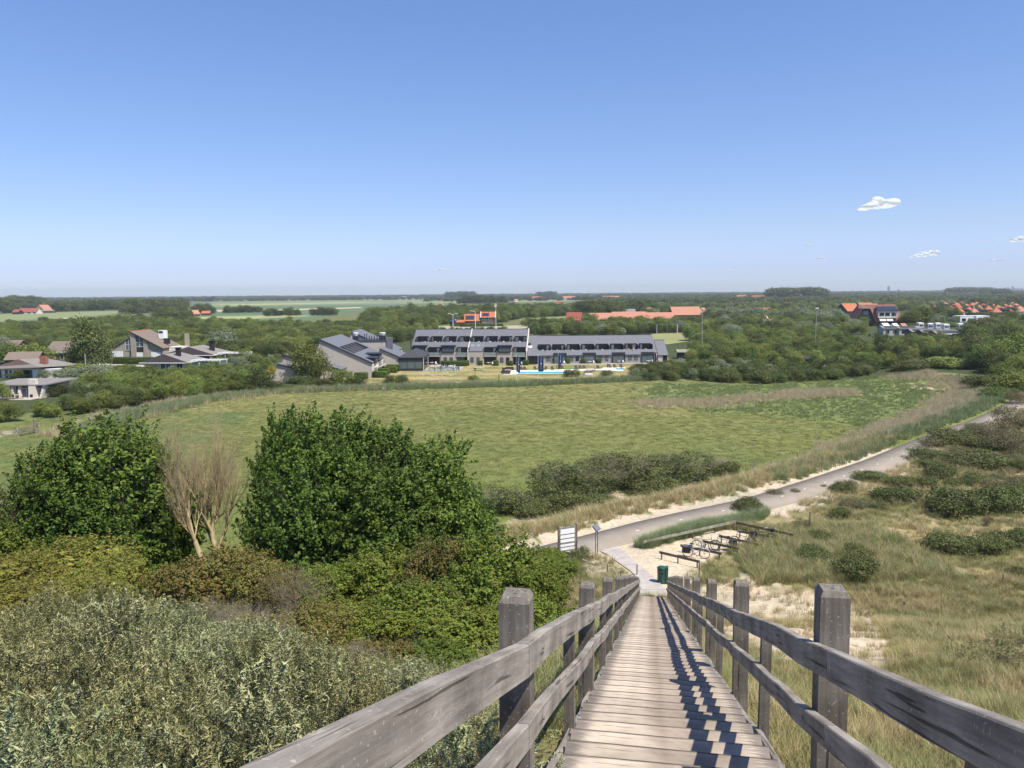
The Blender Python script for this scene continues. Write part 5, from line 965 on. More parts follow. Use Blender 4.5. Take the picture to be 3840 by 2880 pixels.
# ---- left wing (blocks A and B) and right wing
def wing(loc, rz, label, x0, x1, he, bR, name='hotel_wing'):
    r = empty(name, loc, rz, label, 'hotel'); hr = he + SL * bR
    mb = MB(); mb.prism([(.25, 0), (.25, he - .35), (bR, hr - .25), (bR + 4.5, he - .3), (bR + 4.5, 0)], x0, x0 + .2, axis='X'); mb.prism([(.25, 0), (.25, he - .35), (bR, hr - .25), (bR + 4.5, he - .3), (bR + 4.5, 0)], x1 - .2, x1, axis='X'); mb.bx(x0, x1, bR + 4.2, bR + 4.45, 0, he - .5); mb.build('end_wall', M_wallb, r)
    mb = MB(); mb.sheet([(x0, bR, hr), (x1, bR, hr), (x1, bR + 4.7, he - .2), (x0, bR + 4.7, he - .2)], .18); mb.build('rear_roof', M_roofg, r)
    mb = MB(); mb.bx(x0 - .03, x1 + .03, bR - .1, bR + .1, hr + .0, hr + .09); mb.build('ridge', M_roofe, r)
    return r
# left wing: origin at the foot of its right front corner
LW = empty; wl = 3.92; org = Vector((4.0, 211.6, 0)); rzL = rad(-6)
A = wing(org, rzL, 'left three-storey wing of the grey hotel, with two rows of balconies in its roof', -31.6, -.15, 3.75, 8.0)
HE = 3.75; zU, zM = (3.24, 5.41), (0.0, 1.4)
mods = [(-31.3 + .55 + wl * i, 'A', i) for i in range(4)] + [(-15.6 + wl * i + .15, 'B', i) for i in range(4)]
rf = MB()
roof_strip(rf, -31.6, -.15, zU[1], 8.0, HE); roof_strip(rf, -31.6, -.15, 1.4, zU[0], HE)
px_ = -31.6
for x0, blk, i in mods:
    roof_strip(rf, px_, x0, zU[0], zU[1], HE); px_ = x0 + 3.25
    b = recess(A, x0, x0 + 3.25, zU[0], zU[1], HE, 5.15)
    if random.random() < .9: chair(b, x0 + 1.0 + random.random(), 4.1, 5.15, random.uniform(-1, 1))
    if random.random() < .6: chair(b, x0 + 2.4, 4.0, 5.15, random.uniform(-1, 1))
roof_strip(rf, px_, -.15, zU[0], zU[1], HE)
kinds = {'A0': 'dorm', 'A1': 'open', 'A2': 'dorm', 'A3': 'open', 'B0': 'roof', 'B1': 'open', 'B2': 'dorm', 'B3': 'open'}
wallm = MB(); slabm = MB()
for x0, blk, i in mods:
    k = kinds[blk + str(i)]; a0, a1 = x0 - .35, x0 + 3.57
    if k == 'open':
        roof_strip(rf, a0 - .02, x0 - .05, 0.0, 1.4, HE); roof_strip(rf, x0 + 3.3, a1 + .02, 0.0, 1.4, HE)
        b = recess(A, x0 - .03, x0 + 3.28, 0.05, 1.45, HE, 2.5, rail=True)
        for q in (0, 1): mb = MB(); mb.bx(x0 - .03 + q * 1.66, x0 + 1.60 + q * 1.66, -.04, .0, 2.55, 3.33); mb.build('balustrade_pane', M_bal, b)
        mb = MB(); mb.bx(x0 - .1, x0 + 3.35, -.06, .25, 2.18, 2.48); mb.build('balcony_edge', M_wallb, b)
        window(A, x0, x0 + 3.25, .05, 2.1, .3, 3, name='ground_window')
        wallm.bx(a0, x0 - .02, .12, .30, 0, 3.6); wallm.bx(x0 + 3.27, a1, .12, .30, 0, 3.6); chair(A, x0 + 2.6, -1.2, 0, 1); 
        mb = MB(); mb.bx(x0 + .9, x0 + 1.9, -1.5, -.8, .70, .74); mb.bx(x0 + 1.35, x0 + 1.45, -1.2, -1.1, 0, .7); mb.build('table', M_white, A)
    elif k == 'dorm':
        wallm.bx(a0, a1, -.05, .15, 0, 3.55)
        roof_strip(rf, a0, x0, 0.0, 1.4, HE); roof_strip(rf, x0 + 3.2, a1, 0.0, 1.4, HE)
        mb = MB(); mb.bx(x0 - .05, x0 + 3.3, -.25, 2.9, 3.25, 5.02); d = mb.build('dormer', M_dark, A); mb = MB(); mb.bx(x0 - .35, x0 + 3.6, -.55, 2.9, 5.03, 5.22); mb.build('dormer_roof', M_roofe, d)
        window(A, x0 + .15, x0 + 3.1, 3.5, 4.8, -.26, 3, name='dormer_window', gm=M_glass2)
        window(A, x0 + .45, x0 + 1.35, .65, 2.0, -.06, 1, name='ground_window'); window(A, x0 + 2.05, x0 + 2.95, .1, 2.0, -.06, 1, name='door')
    else:
        wallm.bx(a0, a1, -.05, .15, 0, 3.55); roof_strip(rf, a0, a1, -.15, 1.4, HE)
        window(A, x0 + .25, x0 + 1.15, .65, 2.0, -.06, 1, name='ground_window'); window(A, x0 + 1.95, x0 + 2.75, .1, 2.0, -.06, 1, name='door')
        for q in (0.15, 1.75):
            y0_, y1_ = 1.5, 2.3; mb = MB(); mb.sheet([(x0 + q, y0_, HE + SL * y0_ + .05), (x0 + q + .95, y0_, HE + SL * y0_ + .05), (x0 + q + .95, y1_, HE + SL * y1_ + .05), (x0 + q, y1_, HE + SL * y1_ + .05)], .06); mb.build('skylight', M_bal, A)
rf.build('roof', M_roofg, A); wallm.build('wall', M_wallb, A)
for x in (-15.95, -.15):                                           # pale party walls standing proud of the roof
    mb = MB(); mb.prism([(-.25, 0), (-.25, HE + .0), (8.05, HE + SL * 8.05 + .16), (8.05, HE + SL * 8.05 - .5), (.5, HE - .6), (.5, 0)], x, x + .2, axis='X'); mb.build('party_wall', M_cream, A)
for x, b_2 in ((-25, 6.6), (-17, 6.2), (-12, 1.9), (-9.5, 6.5), (-4, 1.9), (-2, 6.9)): mb = MB(); z = HE + SL * b_2; mb.tube((x, b_2, z - .05), (x, b_2, z + .25), .07, n=7); mb.build('roof_vent', M_whit2, A)
# right wing
orgR = Vector((7.1, 213.4, 0)); rzR = rad(2.5); HR = 2.55; BR = 6.9
B = wing(orgR, rzR, 'long two-storey right wing of the grey hotel, eight balconies in its roof behind the pool', 0, 32.3, HR, BR); rf = MB(); wm_ = MB()
roof_strip(rf, 0, 32.3, 3.75, BR, HR); roof_strip(rf, 0, 32.3, .35, 1.55, HR); px_ = 0
for i in range(8):
    x0 = .15 + 3.97 * i; roof_strip(rf, px_, x0, 1.55, 3.75, HR); px_ = x0 + 3.38; b = recess(B, x0, x0 + 3.38, 1.55, 3.75, HR, 2.75)
    if i != 6: chair(b, x0 + 1.2 + random.random(), 2.3, 2.75, random.uniform(-1, 1))
    a0, a1 = (0 if i == 0 else x0 - .3), x0 + 3.67
    if i % 2:                                                     # wide glazed bay breaking the eaves
        mb = MB(); mb.bx(x0 + .0, x0 + 3.5, -.25, 1.0, 2.42, 2.95); mb.bx(x0, x0 + .16, -.25, .15, 0, 2.42); mb.bx(x0 + 3.34, x0 + 3.5, -.25, .15, 0, 2.42); d = mb.build('bay_frame', M_dark, B)
        window(B, x0 + .16, x0 + 3.34, .05, 2.42, 0, 2, name='bay_window', gm=M_glass2); wm_.bx(a0, x0, .05, .2, 0, 2.6); wm_.bx(x0 + 3.5, a1, .05, .2, 0, 2.6)
        chair(B, x0 + 2.9, -1.3, 0, .8); mb = MB(); mb.bx(x0 + 1.2, x0 + 2.2, -1.7, -1.0, .70, .74); mb.bx(x0 + 1.65, x0 + 1.75, -1.4, -1.3, 0, .7); mb.build('table', M_white, B)
        roof_strip(rf, a0, x0, -.3, .35, HR); roof_strip(rf, x0 + 3.5, a1, -.3, .35, HR)
    else:
        wm_.bx(a0, a1, .05, .2, 0, 2.6); roof_strip(rf, a0, a1, -.3, .35, HR)
        for q in ((.35, 1.35), (1.98, 2.95)) if i else ((1.98, 2.95),): window(B, x0 + q[0], x0 + q[1], .75, 1.95, .04, 1, name='ground_window')
    mb = MB(); z = HR + SL * 1.2; mb.tube((x0 + 1.7, 1.0, z - .1), (x0 + 1.7, 1.0, z + .2), .07, n=7); mb.build('roof_vent', M_whit2 if i % 3 else M_dark, B)
roof_strip(rf, px_, 32.3, 1.55, 3.75, HR); rf.build('roof', M_roofg, B); wm_.build('wall', M_wallg, B)
mb = MB(); mb.bx(-.5, 34.8, -2.2, .04, .0, .05); mb.build('terrace_edge', M_conc, B)
# link block between the wings and the low annex at the right end
Lk = wing(Vector((4.25, 212.9, 0)), rad(0), 'plain grey link block between the two hotel wings, with one small chimney', 0, 2.9, 2.55, 7.2); mb = MB(); roof_strip(mb, 0, 2.9, -.3, 7.2, 2.55); mb.build('roof', M_roofg, Lk); mb = MB(); mb.bx(0, 2.9, .05, .25, 0, 2.5); mb.build('wall', M_wallg, Lk); window(Lk, .2, 2.7, .05, 2.2, .04, 3, name='ground_window')
mb = MB(); mb.bx(.4, .9, 3.3, 3.8, 4.4, 5.6); mb.build('chimney', M_dark, Lk); mb = MB(); mb.sheet([(.3, 2.6, 4.38), (1.3, 2.6, 4.38), (1.3, 3.2, 4.79), (.3, 3.2, 4.79)], .05); mb.build('flashing', M_white, Lk)
pA = Matrix.Rotation(rzR, 4, 'Z') @ Vector((32.5, 0, 0)) + orgR
An = wing(pA, rzR, 'small lower annex with a black door at the right end of the grey hotel', 0, 2.7, 2.3, 5.2); mb = MB(); roof_strip(mb, 0, 2.75, -.3, 5.2, 2.3); mb.build('roof', M_roofg, An); mb = MB(); mb.bx(0, 2.7, .0, .25, 0, 2.3); mb.build('wall', M_wallb, An); window(An, 1.3, 2.5, .05, 2.05, -.03, 1, name='door')
# guests on a balcony (seventh from the left)
Mt = lambda x, y, z: Matrix.Rotation(rzR, 4, 'Z') @ Vector((x, y, z)) + orgR
x7 = .15 + 3.97 * 6
chair(B, x7 + .9, 2.35, 2.75, 0); chair(B, x7 + 2.3, 2.35, 2.75, 0)
person(Mt(x7 + .9, 2.35, 2.77), 0, True, mat('pink_shirt', (.60, .25, .2), .9), M_dark, mat('brown_hair', (.12, .07, .04), .8), 'person in a pink top sitting on the seventh balcony of the right wing')
person(Mt(x7 + 2.3, 2.35, 2.77), 0, True, M_white, M_dark, mat('fair_hair', (.5, .4, .25), .8), 'person in white sitting at the right on the seventh balcony of the right wing')
# ---- the stepped west wings, gable ends towards the viewer
def gable_wing(xy, rz, prof, length, label, slots=None, hr=None):
    """prof: (x, z) outline of the gable from front-right ground point round to the steep left foot"""
    r = empty('hotel_gable_wing', (xy[0], xy[1], 0), rz, label, 'hotel'); (xf, _), (xe, ze), (xa, za), (xb, _) = prof
    mb = MB(); mb.prism([(xf, 0), (xe, ze), (xa, za), (xb, 0)], 0, .25); mb.prism([(xf, 0), (xe, ze), (xa, za), (xb, 0)], length - .25, length); mb.build('gable_wall', M_wallb, r)
    mb = MB(); mb.bx(xe - .3, xe - .05, .25, length - .25, 0, ze - .1); mb.build('front_wall', M_cream, r)
    rf = MB(); L_ = math.hypot(xa - xe, za - ze); 
    def P(t, y): return (xe + .15 + (xa - xe - .15) * t, y, ze + .22 + (za - ze) * t)
    def strip(t0, t1, y0, y1, m=rf, th=.2): m.sheet([P(t0, y0), P(t0, y1), P(t1, y1), P(t1, y0)], th)
    if slots:
        t0, t1, y0, y1, n = slots; strip(0, t0, -.2, length + .2); strip(t1, 1, -.2, length + .2); strip(t0, t1, -.2, y0); strip(t0, t1, y1, length + .2); dy = (y1 - y0) / n
        for i in range(n): strip(t0, t1, y0 + dy * i - .12, y0 + dy * i + .12)
        for i in range(n):
            mb = MB(); a_, b_2 = y0 + dy * i + .12, y0 + dy * (i + 1) - .12; mb.sheet([(P(t0, a_)[0], a_, P(t0, 0)[2] - 1.0), (P(t0, b_2)[0], b_2, P(t0, 0)[2] - 1.0), (P(t1, b_2)[0], b_2, P(t1, 0)[2] - 1.0), (P(t1, a_)[0], a_, P(t1, 0)[2] - 1.0)], .1)
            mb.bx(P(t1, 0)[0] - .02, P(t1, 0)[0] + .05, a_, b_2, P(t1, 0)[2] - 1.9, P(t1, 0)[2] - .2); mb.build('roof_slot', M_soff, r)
    else: strip(0, 1, -.2, length + .2)
    rf.build('roof', M_roofg, r)
    mb = MB()
    for y in (-.26, length + .2): mb.sheet([P(0, y), P(0, y + .07), P(1, y + .07), P(1, y)], .36)
    mb.build('verge_board', M_roofe, r)
    mb = MB(); mb.sheet([(xa, -.2, za + .2), (xa, length + .2, za + .2), (xb - .1, length + .2, 0.05), (xb - .1, -.2, 0.05)], .15); mb.build('rear_slope', M_roofg, r)
    return r
Mw = gable_wing((-32.2, 181.4), 0, [(0, 0), (.3, 3.3), (-11.3, 8.75), (-15.4, 0)], 22.0, 'tallest beige gable wing at the left of the hotel, four dark slots in its roof', (.38, .66, .5, 20.5, 5))
for y0, hh in ((2.2, 4.35), (8.0, 4.9)):                           # dark dormers over the front balconies
    mb = MB(); mb.bx(-3.0, .55, y0, y0 + 3.8, 3.1, hh); d = mb.build('dormer', M_dark, Mw); mb = MB(); mb.bx(-3.4, .95, y0 - .3, y0 + 4.2, hh, hh + .15); mb.build('dormer_roof', M_roofe, d); window(Mw, y0 + .3, y0 + 3.5, 3.35, hh - .2, .56, 2, out=1, axis='X', name='dormer_window', gm=M_glass2)
    mb = MB(); mb.bx(.5, 1.5, y0, y0 + 3.8, 2.2, 2.45); bb = mb.build('balcony', M_cream, Mw); mb = MB(); mb.bx(1.45, 1.5, y0, y0 + 3.8, 2.46, 3.3); mb.build('balustrade_pane', M_bal, bb)
for y in (1.2, 4.2, 6.8, 10.2, 12.8): window(Mw, y, y + 1.1, .3, 1.9, -.04 + .0, 1, out=1, axis='X', name='ground_window')
Nw = gable_wing((-38.0, 176.0), 0, [(0, 0), (.2, 2.3), (-12.4, 5.75), (-14.6, 0)], 5.3, 'lower beige gable wing behind the round-crowned tree, left of the tallest wing', (.32, .66, .4, 5.0, 3))
window(Nw, -5.6, -3.6, 0.3, 1.5, -.02, 2, name='ground_window'); window(Nw, .8, 1.8, .3, 1.7, .02, 1, out=1, axis='X', name='ground_window'); window(Nw, 2.4, 3.4, .3, 1.7, .02, 1, out=1, axis='X', name='ground_window')
gable_wing((-42.0, 172.8), 0, [(0, 0), (.2, 1.9), (-9.0, 4.0), (-10.7, 0)], 3.0, 'lowest beige gable end at the far left of the hotel, half hidden by the tree')
Sw = gable_wing((-28.1, 197.2), 0, [(0, 0), (.1, 3.4), (-4.6, 5.5), (-5.6, 0)], 12.0, 'grey-roofed gable wing between the chimney block and the dark restaurant pavilion')
gable_wing((-31.8, 216.5), 0, [(0, 0), (.1, 3.3), (-11.6, 8.9), (-15, 0)], 13.5, 'rearmost grey-roofed gable wing of the hotel, seen above the chimney block')
cb = empty('chimney_block', (-41.5, 203.6, 0), 0, 'flat-topped beige service block with black vents and two white chimney cowls', 'hotel')
mb = MB(); mb.bx(0, 9.2, 0, 9, 0, 7.0); mb.build('wall', M_wallb, cb); mb = MB(); mb.bx(-.1, 9.35, -.12, 9.1, 7.0, 7.3); mb.build('parapet', M_roofe, cb)
for x, s in ((1.3, 1.), (8.2, 1.15)):
    mb = MB(); mb.bx(x - .7 * s, x + .7 * s, 1.0, 2.4, 7.3, 8.4 * (1 if s == 1 else 1.01)); c = mb.build('chimney', M_dark, cb); mb = MB(); mb.tube((x, 1.7, 8.4), (x, 1.7, 9.05), .48 * s, .72 * s, 12); mb.tube((x, 1.7, 9.05), (x, 1.7, 9.25), .72 * s, .72 * s, 12); mb.build('cowl', M_white, c)
for i, x in enumerate((3.1, 3.7, 4.25, 4.9, 5.5, 6.2, 6.9)): mb = MB(); h = 1.1 + .5 * (i in (1, 2)) ; mb.tube((x, 1.2, 7.2), (x, 1.2, 7.2 + h), .13, .10, 7); mb.tube((x, 1.2, 7.2 + h), (x, 1.2, 7.4 + h), .17, .05, 7); mb.build('vent_pipe', M_black, cb)
mb = MB(); mb.bx(9.4, 10.8, .2, 2, 4.2, 8.0); mb.bx(9.8, 10.4, .12, .2, 4.5, 5.8); mb.build('duct', M_roofg, cb)
# restaurant pavilion with a dark hipped roof
pv = empty('glass_pavilion', (-28.0, 197.2, 0), 0, 'dark glazed restaurant pavilion with a low hipped black roof', 'pavilion')
M_rk = mat('dark_shingle', (.055, .055, .062), .7, .08, 2, .2, 10)
mb = MB(); W_, Dp = 5.9, 14.5; mb.add([(-.4, -.4, 3.35), (W_ + .3, -.4, 3.35), (W_ + .3, Dp, 3.35), (-.4, Dp, 3.35), (W_ * .5, 4.2, 4.95), (W_ * .5, Dp - 3, 4.95)], [(0, 1, 4), (1, 2, 5, 4), (2, 3, 5), (3, 0, 4, 5), (0, 3, 2, 1)]); mb.build('roof', M_rk, pv)
mb = MB(); mb.bx(-.2, W_, -.15, 0, 2.45, 3.34); mb.bx(W_ - .05, W_ + .1, 0, Dp - .4, 2.45, 3.34); mb.bx(-.2, W_, -.15, 0, 0, .55); mb.build('fascia', M_dark, pv)
for k in range(3): x0 = k * W_ / 3; window(pv, x0, x0 + W_ / 3 - .03, .56, 2.44, -.05, 1, name='glass_front', gm=M_glass2)
for k in range(5): y0 = k * 2.8 + .05; window(pv, y0, y0 + 2.7, .1, 2.44, W_ + .0, 1, out=1, axis='X', name='glass_side')
for x, y in ((W_ + .15, -.2), (W_ + .9, 3.6)): mb = MB(); mb.tube((x, y, 0), (x, y, 3.3), .05, n=6); mb.build('downpipe', M_white, pv)
mb = MB(); mb.tube((1.5, 12, 4.5), (1.5, 12, 8.3), .12, n=8); mb.tube((1.5, 12, 8.3), (1.5, 12, 8.7), .22, .22, 8); mb.build('flue', M_dark, pv)
# terrace with wind screens
dk = g(1584, 1391); M_deck = mat('deck_grey', (.33, .34, .36), .85, .06, 3)
mb = MB(); c = [g(1584, 1391), g(1722, 1390), g(1742, 1376), g(1632, 1376)]; mb.sheet([(p.x, p.y, .10) for p in c], .1); tag(mb.build('terrace', M_deck), kind='structure')
for i, x in enumerate((1608, 1631, 1654, 1677, 1700, 1722)):
    p = g(x, 1390.5); mb = MB(); mb.bx(-.07, .07, -.07, .07, 0, 1.9); o = mb.build('windscreen_post', M_black, loc=(p.x, p.y - .1, .1)); tag(o, 'black wind-screen post on the hotel terrace, %s from the left' % ordn(i), 'post', 'wind-screen posts')
    if i < 5: q = g(1631 + 23 * i, 1390.5) - p; mb = MB(); mb.bx(.1, q.x - .1, -.01, .01, .2, .9); mb.build('screen_pane', M_bal, o)
for i, (x, y) in enumerate(((1625, 1384), (1650, 1382), (1690, 1383))):
    p = g(x, y); r = empty('terrace_table', (p.x, p.y, .1), .3 * i, 'white table with chairs on the hotel terrace, %s from the left' % ordn(i), 'table'); mb = MB(); mb.bx(-.6, .6, -.4, .4, .70, .75); mb.bx(-.06, .06, -.06, .06, 0, .7); mb.build('table_top', M_white, r); chair(r, -1, 0, 0, 1.57); chair(r, 1, 0, 0, -1.57)
# wicker bicycle sculptures
M_wick = mat('pale_wicker', (.62, .58, .47), .9, .1, 8)
for x, y, lab in ((1616, 1408, 'left'), (1686, 1408, 'right')):
    p = g(x, y); r = empty('bicycle_sculpture', p, rad(4), 'large pale bicycle-shaped garden sculpture on the lawn, the %s one' % lab, 'sculpture'); R_ = 1.08
    mb = MB(); mb.ring((.35, 0, R_), R_, .055, 'Y', 30, 6); mb.build('wheel', M_wick, r)
    mb = MB()
    for a, b in (((-2.0, 0, .0), (-1.0, 0, 1.5)), ((-1.0, 0, 1.5), (.35, 0, 1.6)), ((-2.0, 0, .35), (-.2, .0, .75)), ((-1.0, 0, 1.5), (-.4, 0, .4)), ((.35, 0, 1.08), (.9, 0, 2.3)), ((.9, 0, 2.3), (1.3, .3, 2.25)), ((-.4, 0, .4), (.3, 0, .05)), ((-1.25, 0, 1.7), (-.8, 0, 1.7))): mb.tube(a, b, .05, n=6)
    mb.build('frame', M_wick, r)
    mb = MB(); mb.ring((-1.75, 0, .38), .33, .045, 'Y', 20, 6); mb.build('small_wheel', M_wick, r)
# pool
mb = MB(); PO = 188.6; rzp = rad(4)
pr = empty('pool', (0, 0, 0), 0)
COL.objects.unlink(pr); bpy.data.objects.remove(pr)
def pq(x, y, z): v = g(x, y, 0); return (v.x, v.y, z)
mb = MB(); Q = [g(1886, 1405), g(2160, 1401), g(2166, 1391), g(2224, 1388.5), g(2335, 1392), g(2345, 1379), g(2262, 1380), g(2258, 1384), g(1912, 1390)]
n = len(Q); mb.add([(p.x, p.y, 0) for p in Q] + [(p.x, p.y, .10) for p in Q], [tuple(range(n - 1, -1, -1)), tuple(range(n, 2 * n))] + [(i, (i + 1) % n, n + (i + 1) % n, n + i) for i in range(n)]); dk = mb.build('pool_deck', mat('pool_paving', (.72, .69, .64), .85, .05, 2)); tag(dk, kind='structure')
M_wat = bpy.data.materials.new('pool_water'); M_wat.use_nodes = True; b = M_wat.node_tree.nodes['Principled BSDF']; b.inputs['Base Color'].default_value = (.10, .52, .74, 1); b.inputs['Roughness'].default_value = .12
nzz = M_wat.node_tree.nodes.new('ShaderNodeTexNoise'); nzz.inputs['Scale'].default_value = 1.8; bpp = M_wat.node_tree.nodes.new('ShaderNodeBump'); bpp.inputs['Strength'].default_value = .3; bpp.inputs['Distance'].default_value = .05; M_wat.node_tree.links.new(nzz.outputs[0], bpp.inputs['Height']); M_wat.node_tree.links.new(bpp.outputs[0], b.inputs['Normal'])
Pw = [g(1938, 1402.5, .1), g(2150, 1400.5, .1), g(2158, 1393, .1), g(1940, 1393.5, .1)]
mb = MB(); mb.sheet([(p.x, p.y, .115) for p in Pw], .02); tag(mb.build('pool_water', M_wat), kind='structure')
mb = MB(); mb.sheet([pq(2312, 1388, .115), pq(2340, 1388, .115), pq(2342, 1382, .115), pq(2307, 1382.5, .115)], .02); tag(mb.build('paddling_pool_water', M_wat), kind='structure')
for a, b2 in ((0, 1), (1, 2), (2, 3), (3, 0)): mb = MB(); mb.beam((Pw[a].x, Pw[a].y, .13), (Pw[b2].x, Pw[b2].y, .13), .35, .08); mb.build('coping', M_whit2, dk)
M_rattan = mat('dark_rattan', (.06, .05, .055), .8, .15, 10)
def lounger(p, rz, label):
    r = empty('sun_lounger', (p.x, p.y, .1), rz, label, 'sun lounger', 'dark sun loungers around the pool'); mb = MB(); mb.bx(-.33, .33, -.95, .45, .28, .36); mb.build('seat', M_rattan, r); mb = MB(); mb.sheet([(-.33, .45, .36), (.33, .45, .36), (.33, .95, .80), (-.33, .95, .80)], .07); mb.build('backrest', M_rattan, r)
    for x in (-.28, .28):
        for y in (-.85, .35): mb = MB(); mb.bx(x - .03, x + .03, y - .03, y + .03, 0, .28); mb.build('leg', M_rattan, r)
for i, (x, y, a) in enumerate(((1957, 1389, .2), (1969, 1389, .2), (2008, 1388, .2), (2024, 1388, .1), (2046, 1388, -.2), (2072, 1388, .1), (2098, 1385, .1), (2109, 1385, .1), (2161, 1384, .1), (2176, 1384, .1), (2191, 1384, .1), (2243, 1384, .1), (2287, 1379.5, .1), (2306, 1379.5, .1), (2330, 1379.5, .1))):
    lounger(g(x, y), a, 'dark sun lounger along the back of the pool, %s from the left' % ordn(i))
def sofa(x, y, w, d, m_, label, back=True):
    p = g(x, y); r = empty('garden_sofa', (p.x, p.y, .0), rad(3), label, 'sofa'); mb = MB(); mb.bx(-w / 2, w / 2, 0, d, .0, .42); mb.build('seat', m_, r); mb = MB(); mb.bx(-w / 2, w / 2, d - .2, d, .43, .85); mb.build('backrest', m_, r)
M_cush = mat('straw_cushion', (.45, .36, .22), .9, .2, 8)
sofa(1912, 1389.5, 2.0, .9, M_rattan, 'dark rattan sofa at the left end of the pool, rear one'); sofa(1893, 1393, 1.3, 1.0, M_rattan, 'dark rattan sofa at the left edge of the pool deck'); sofa(1899, 1404, 1.9, .9, M_rattan, 'dark rattan sofa at the front left corner of the pool deck')
mb = MB(); mb.bx(-.8, .8, -.5, .5, 0, .7); tag(mb.build('day_bed', M_cush, loc=g(1905, 1397)), 'straw-coloured day bed between the dark sofas by the pool', 'day bed')
mb = MB(); mb.bx(-.6, .6, -.4, .4, 0, .55); tag(mb.build('storage_box', M_dark, loc=g(1888, 1399)), 'low dark box at the left end of the pool', 'box')
def picnic(sx, sy, m_, label, w=2.0):
    p = g(sx, sy); r = empty('picnic_table', p, rad(3), label, 'picnic table'); mb = MB(); mb.bx(-w / 2, w / 2, -.38, .38, .70, .75); mb.build('table_top', m_, r)
    for y in (-.75, .75): mb = MB(); mb.bx(-w / 2, w / 2, y - .14, y + .14, .42, .46); mb.build('bench', m_, r)
    for x in (-.7, .7):
        for s in (-1, 1): mb = MB(); mb.beam((x, s * .25, .70), (x, s * .7, 0), .06, .09); mb.build('leg', m_, r)
M_pic = mat('pale_bench_wood', (.46, .42, .30), .85, .1, 4)
picnic(1799, 1383, M_pic, 'pale picnic table on the lawn, rear one'); picnic(1795, 1389, M_pic, 'pale picnic table on the lawn, front one', 2.3)
picnic(2205, 1402, M_rattan, 'dark picnic table at the right end of the pool, left one'); picnic(2212, 1398, M_rattan, 'dark picnic table at the right end of the pool, rear one')
mb = MB(); mb.bx(-.9, .9, -.3, .3, 0, .35); tag(mb.build('pool_bench', M_white, loc=g(2208, 1405)), 'white bench in front of the dark picnic tables', 'bench')
# flags
M_navy = mat('navy_flag', (.012, .035, .11), .7, .08, 3); M_pole = mat('flag_pole', (.66, .65, .63), .4, .04, 3)
def flag(sx, sy, h, fold, label, fw=1.1):
    p = g(sx, sy); r = empty('flag_pole', p, 0, label, 'flag', 'navy banner flags in front of the pool'); mb = MB(); mb.tube((0, 0, 0), (0, 0, h), .055, .04, 8); mb.build('pole', M_pole, r); mb = MB(); mb.tube((0, 0, h), (0, 0, h + .1), .07, .05, 8); mb.build('pole_cap', M_pole, r)
    nz_, nx_ = 14, 6; V = []; F_ = []
    def fp(i, j):
        t = i / nx_; k = j / nz_; ww = fw * fold[0] * (1 - fold[2] * k * k); x = .07 + ww * t; z = h - .12 - 3.5 * k * (1 - fold[3] * t) - fold[1] * t; y = -.12 * math.sin(t * 5 + k * 4) * (1 - fold[0] * .4) - .12; return (x, y, z)
    for j in range(nz_ + 1):
        for i in range(nx_ + 1): V.append(fp(i, j))
    for j in range(nz_):
        for i in range(nx_): a = j * (nx_ + 1) + i; F_.append((a, a + 1, a + nx_ + 2, a + nx_ + 1))
    fo = link(bpy.data.objects.new('banner', np_mesh('banner', V, F_, [M_navy], smooth=True)), r); sm = fo.modifiers.new('t', 'SOLIDIFY'); sm.thickness = .012
    # emblem disc and the column of small letters
    def fq(t, k): a = fp(t * nx_, k * nz_); return Vector((a[0], a[1] - .022, a[2]))
    mb = MB(); c = fq(.5, .50); R2 = .17; mb.tube(c + Vector((0, .006, 0)), c - Vector((0, .006, 0)), R2, n=16); e = mb.build('emblem', M_white, r); mb = MB(); mb.tube(c + Vector((-.1, -.012, -.06)), c + Vector((.1, -.012, .07)), .018, n=5); mb.build('emblem_stroke', M_navy, e)
    mb = MB()
    for q in range(5): c = fq(.5, .60 + q * .065); mb.ring(c, .042, .014, 'Y', 8, 4)
    for q in range(3): c = fq(.5, .38 - q * .06); mb.box(c, (.06, .01, .13))
    c = fq(.5, .13); mb.box(c, (.04, .01, .6)); mb.build('lettering', M_white, r)
flag(1936.5, 1427, 5.6, (.75, .45, .1, .05), 'navy banner on a white pole, left one, half furled'); flag(2018.5, 1425, 5.5, (1.0, .05, .0, .02), 'navy banner on a white pole, middle one, fully open'); flag(2093, 1423, 5.75, (.9, .0, .55, .2), 'navy banner on a white pole, right one, curling at its foot')
# lamp posts, markers
def lamp(sx, sy, h, label, m_=None, head=.3):
    p = g(sx, sy); r = empty('garden_lamp', p, 0, label, 'lamp'); mb = MB(); mb.tube((0, 0, 0), (0, 0, h), .05, n=7); mb.build('pole', m_ or M_dgrey, r); mb = MB(); mb.tube((0, 0, h), (0, 0, h + .22), head * .6, head, 10); mb.tube((0, 0, h + .22), (0, 0, h + .28), head, head * .5, 10); mb.build('lamp_head', M_dgrey, r)
lamp(1782, 1432, 2.75, 'dark lamp on a thin pole rising from the bush on the lawn'); lamp(2330, 1386, 2.0, 'grey-headed lamp at the paddling pool'); lamp(2279, 1388, 2.2, 'thin lamp right of the dark picnic tables', M_wgreen, .14)
for x, y, h, lab in ((1871, 1422, 1.0, 'short dark marker post on the lawn left of the flags'), (2231, 1394, .95, 'dark outdoor shower post beside the picnic tables'), (2277, 1377, .9, 'thin black post behind the pool, right part'), (2088, 1383, .8, 'thin black post behind the pool, middle')):
    p = g(x, y); mb = MB(); mb.bx(-.08, .08, -.06, .06, 0, h); tag(mb.build('marker_post', M_black, loc=p), lab, 'post')
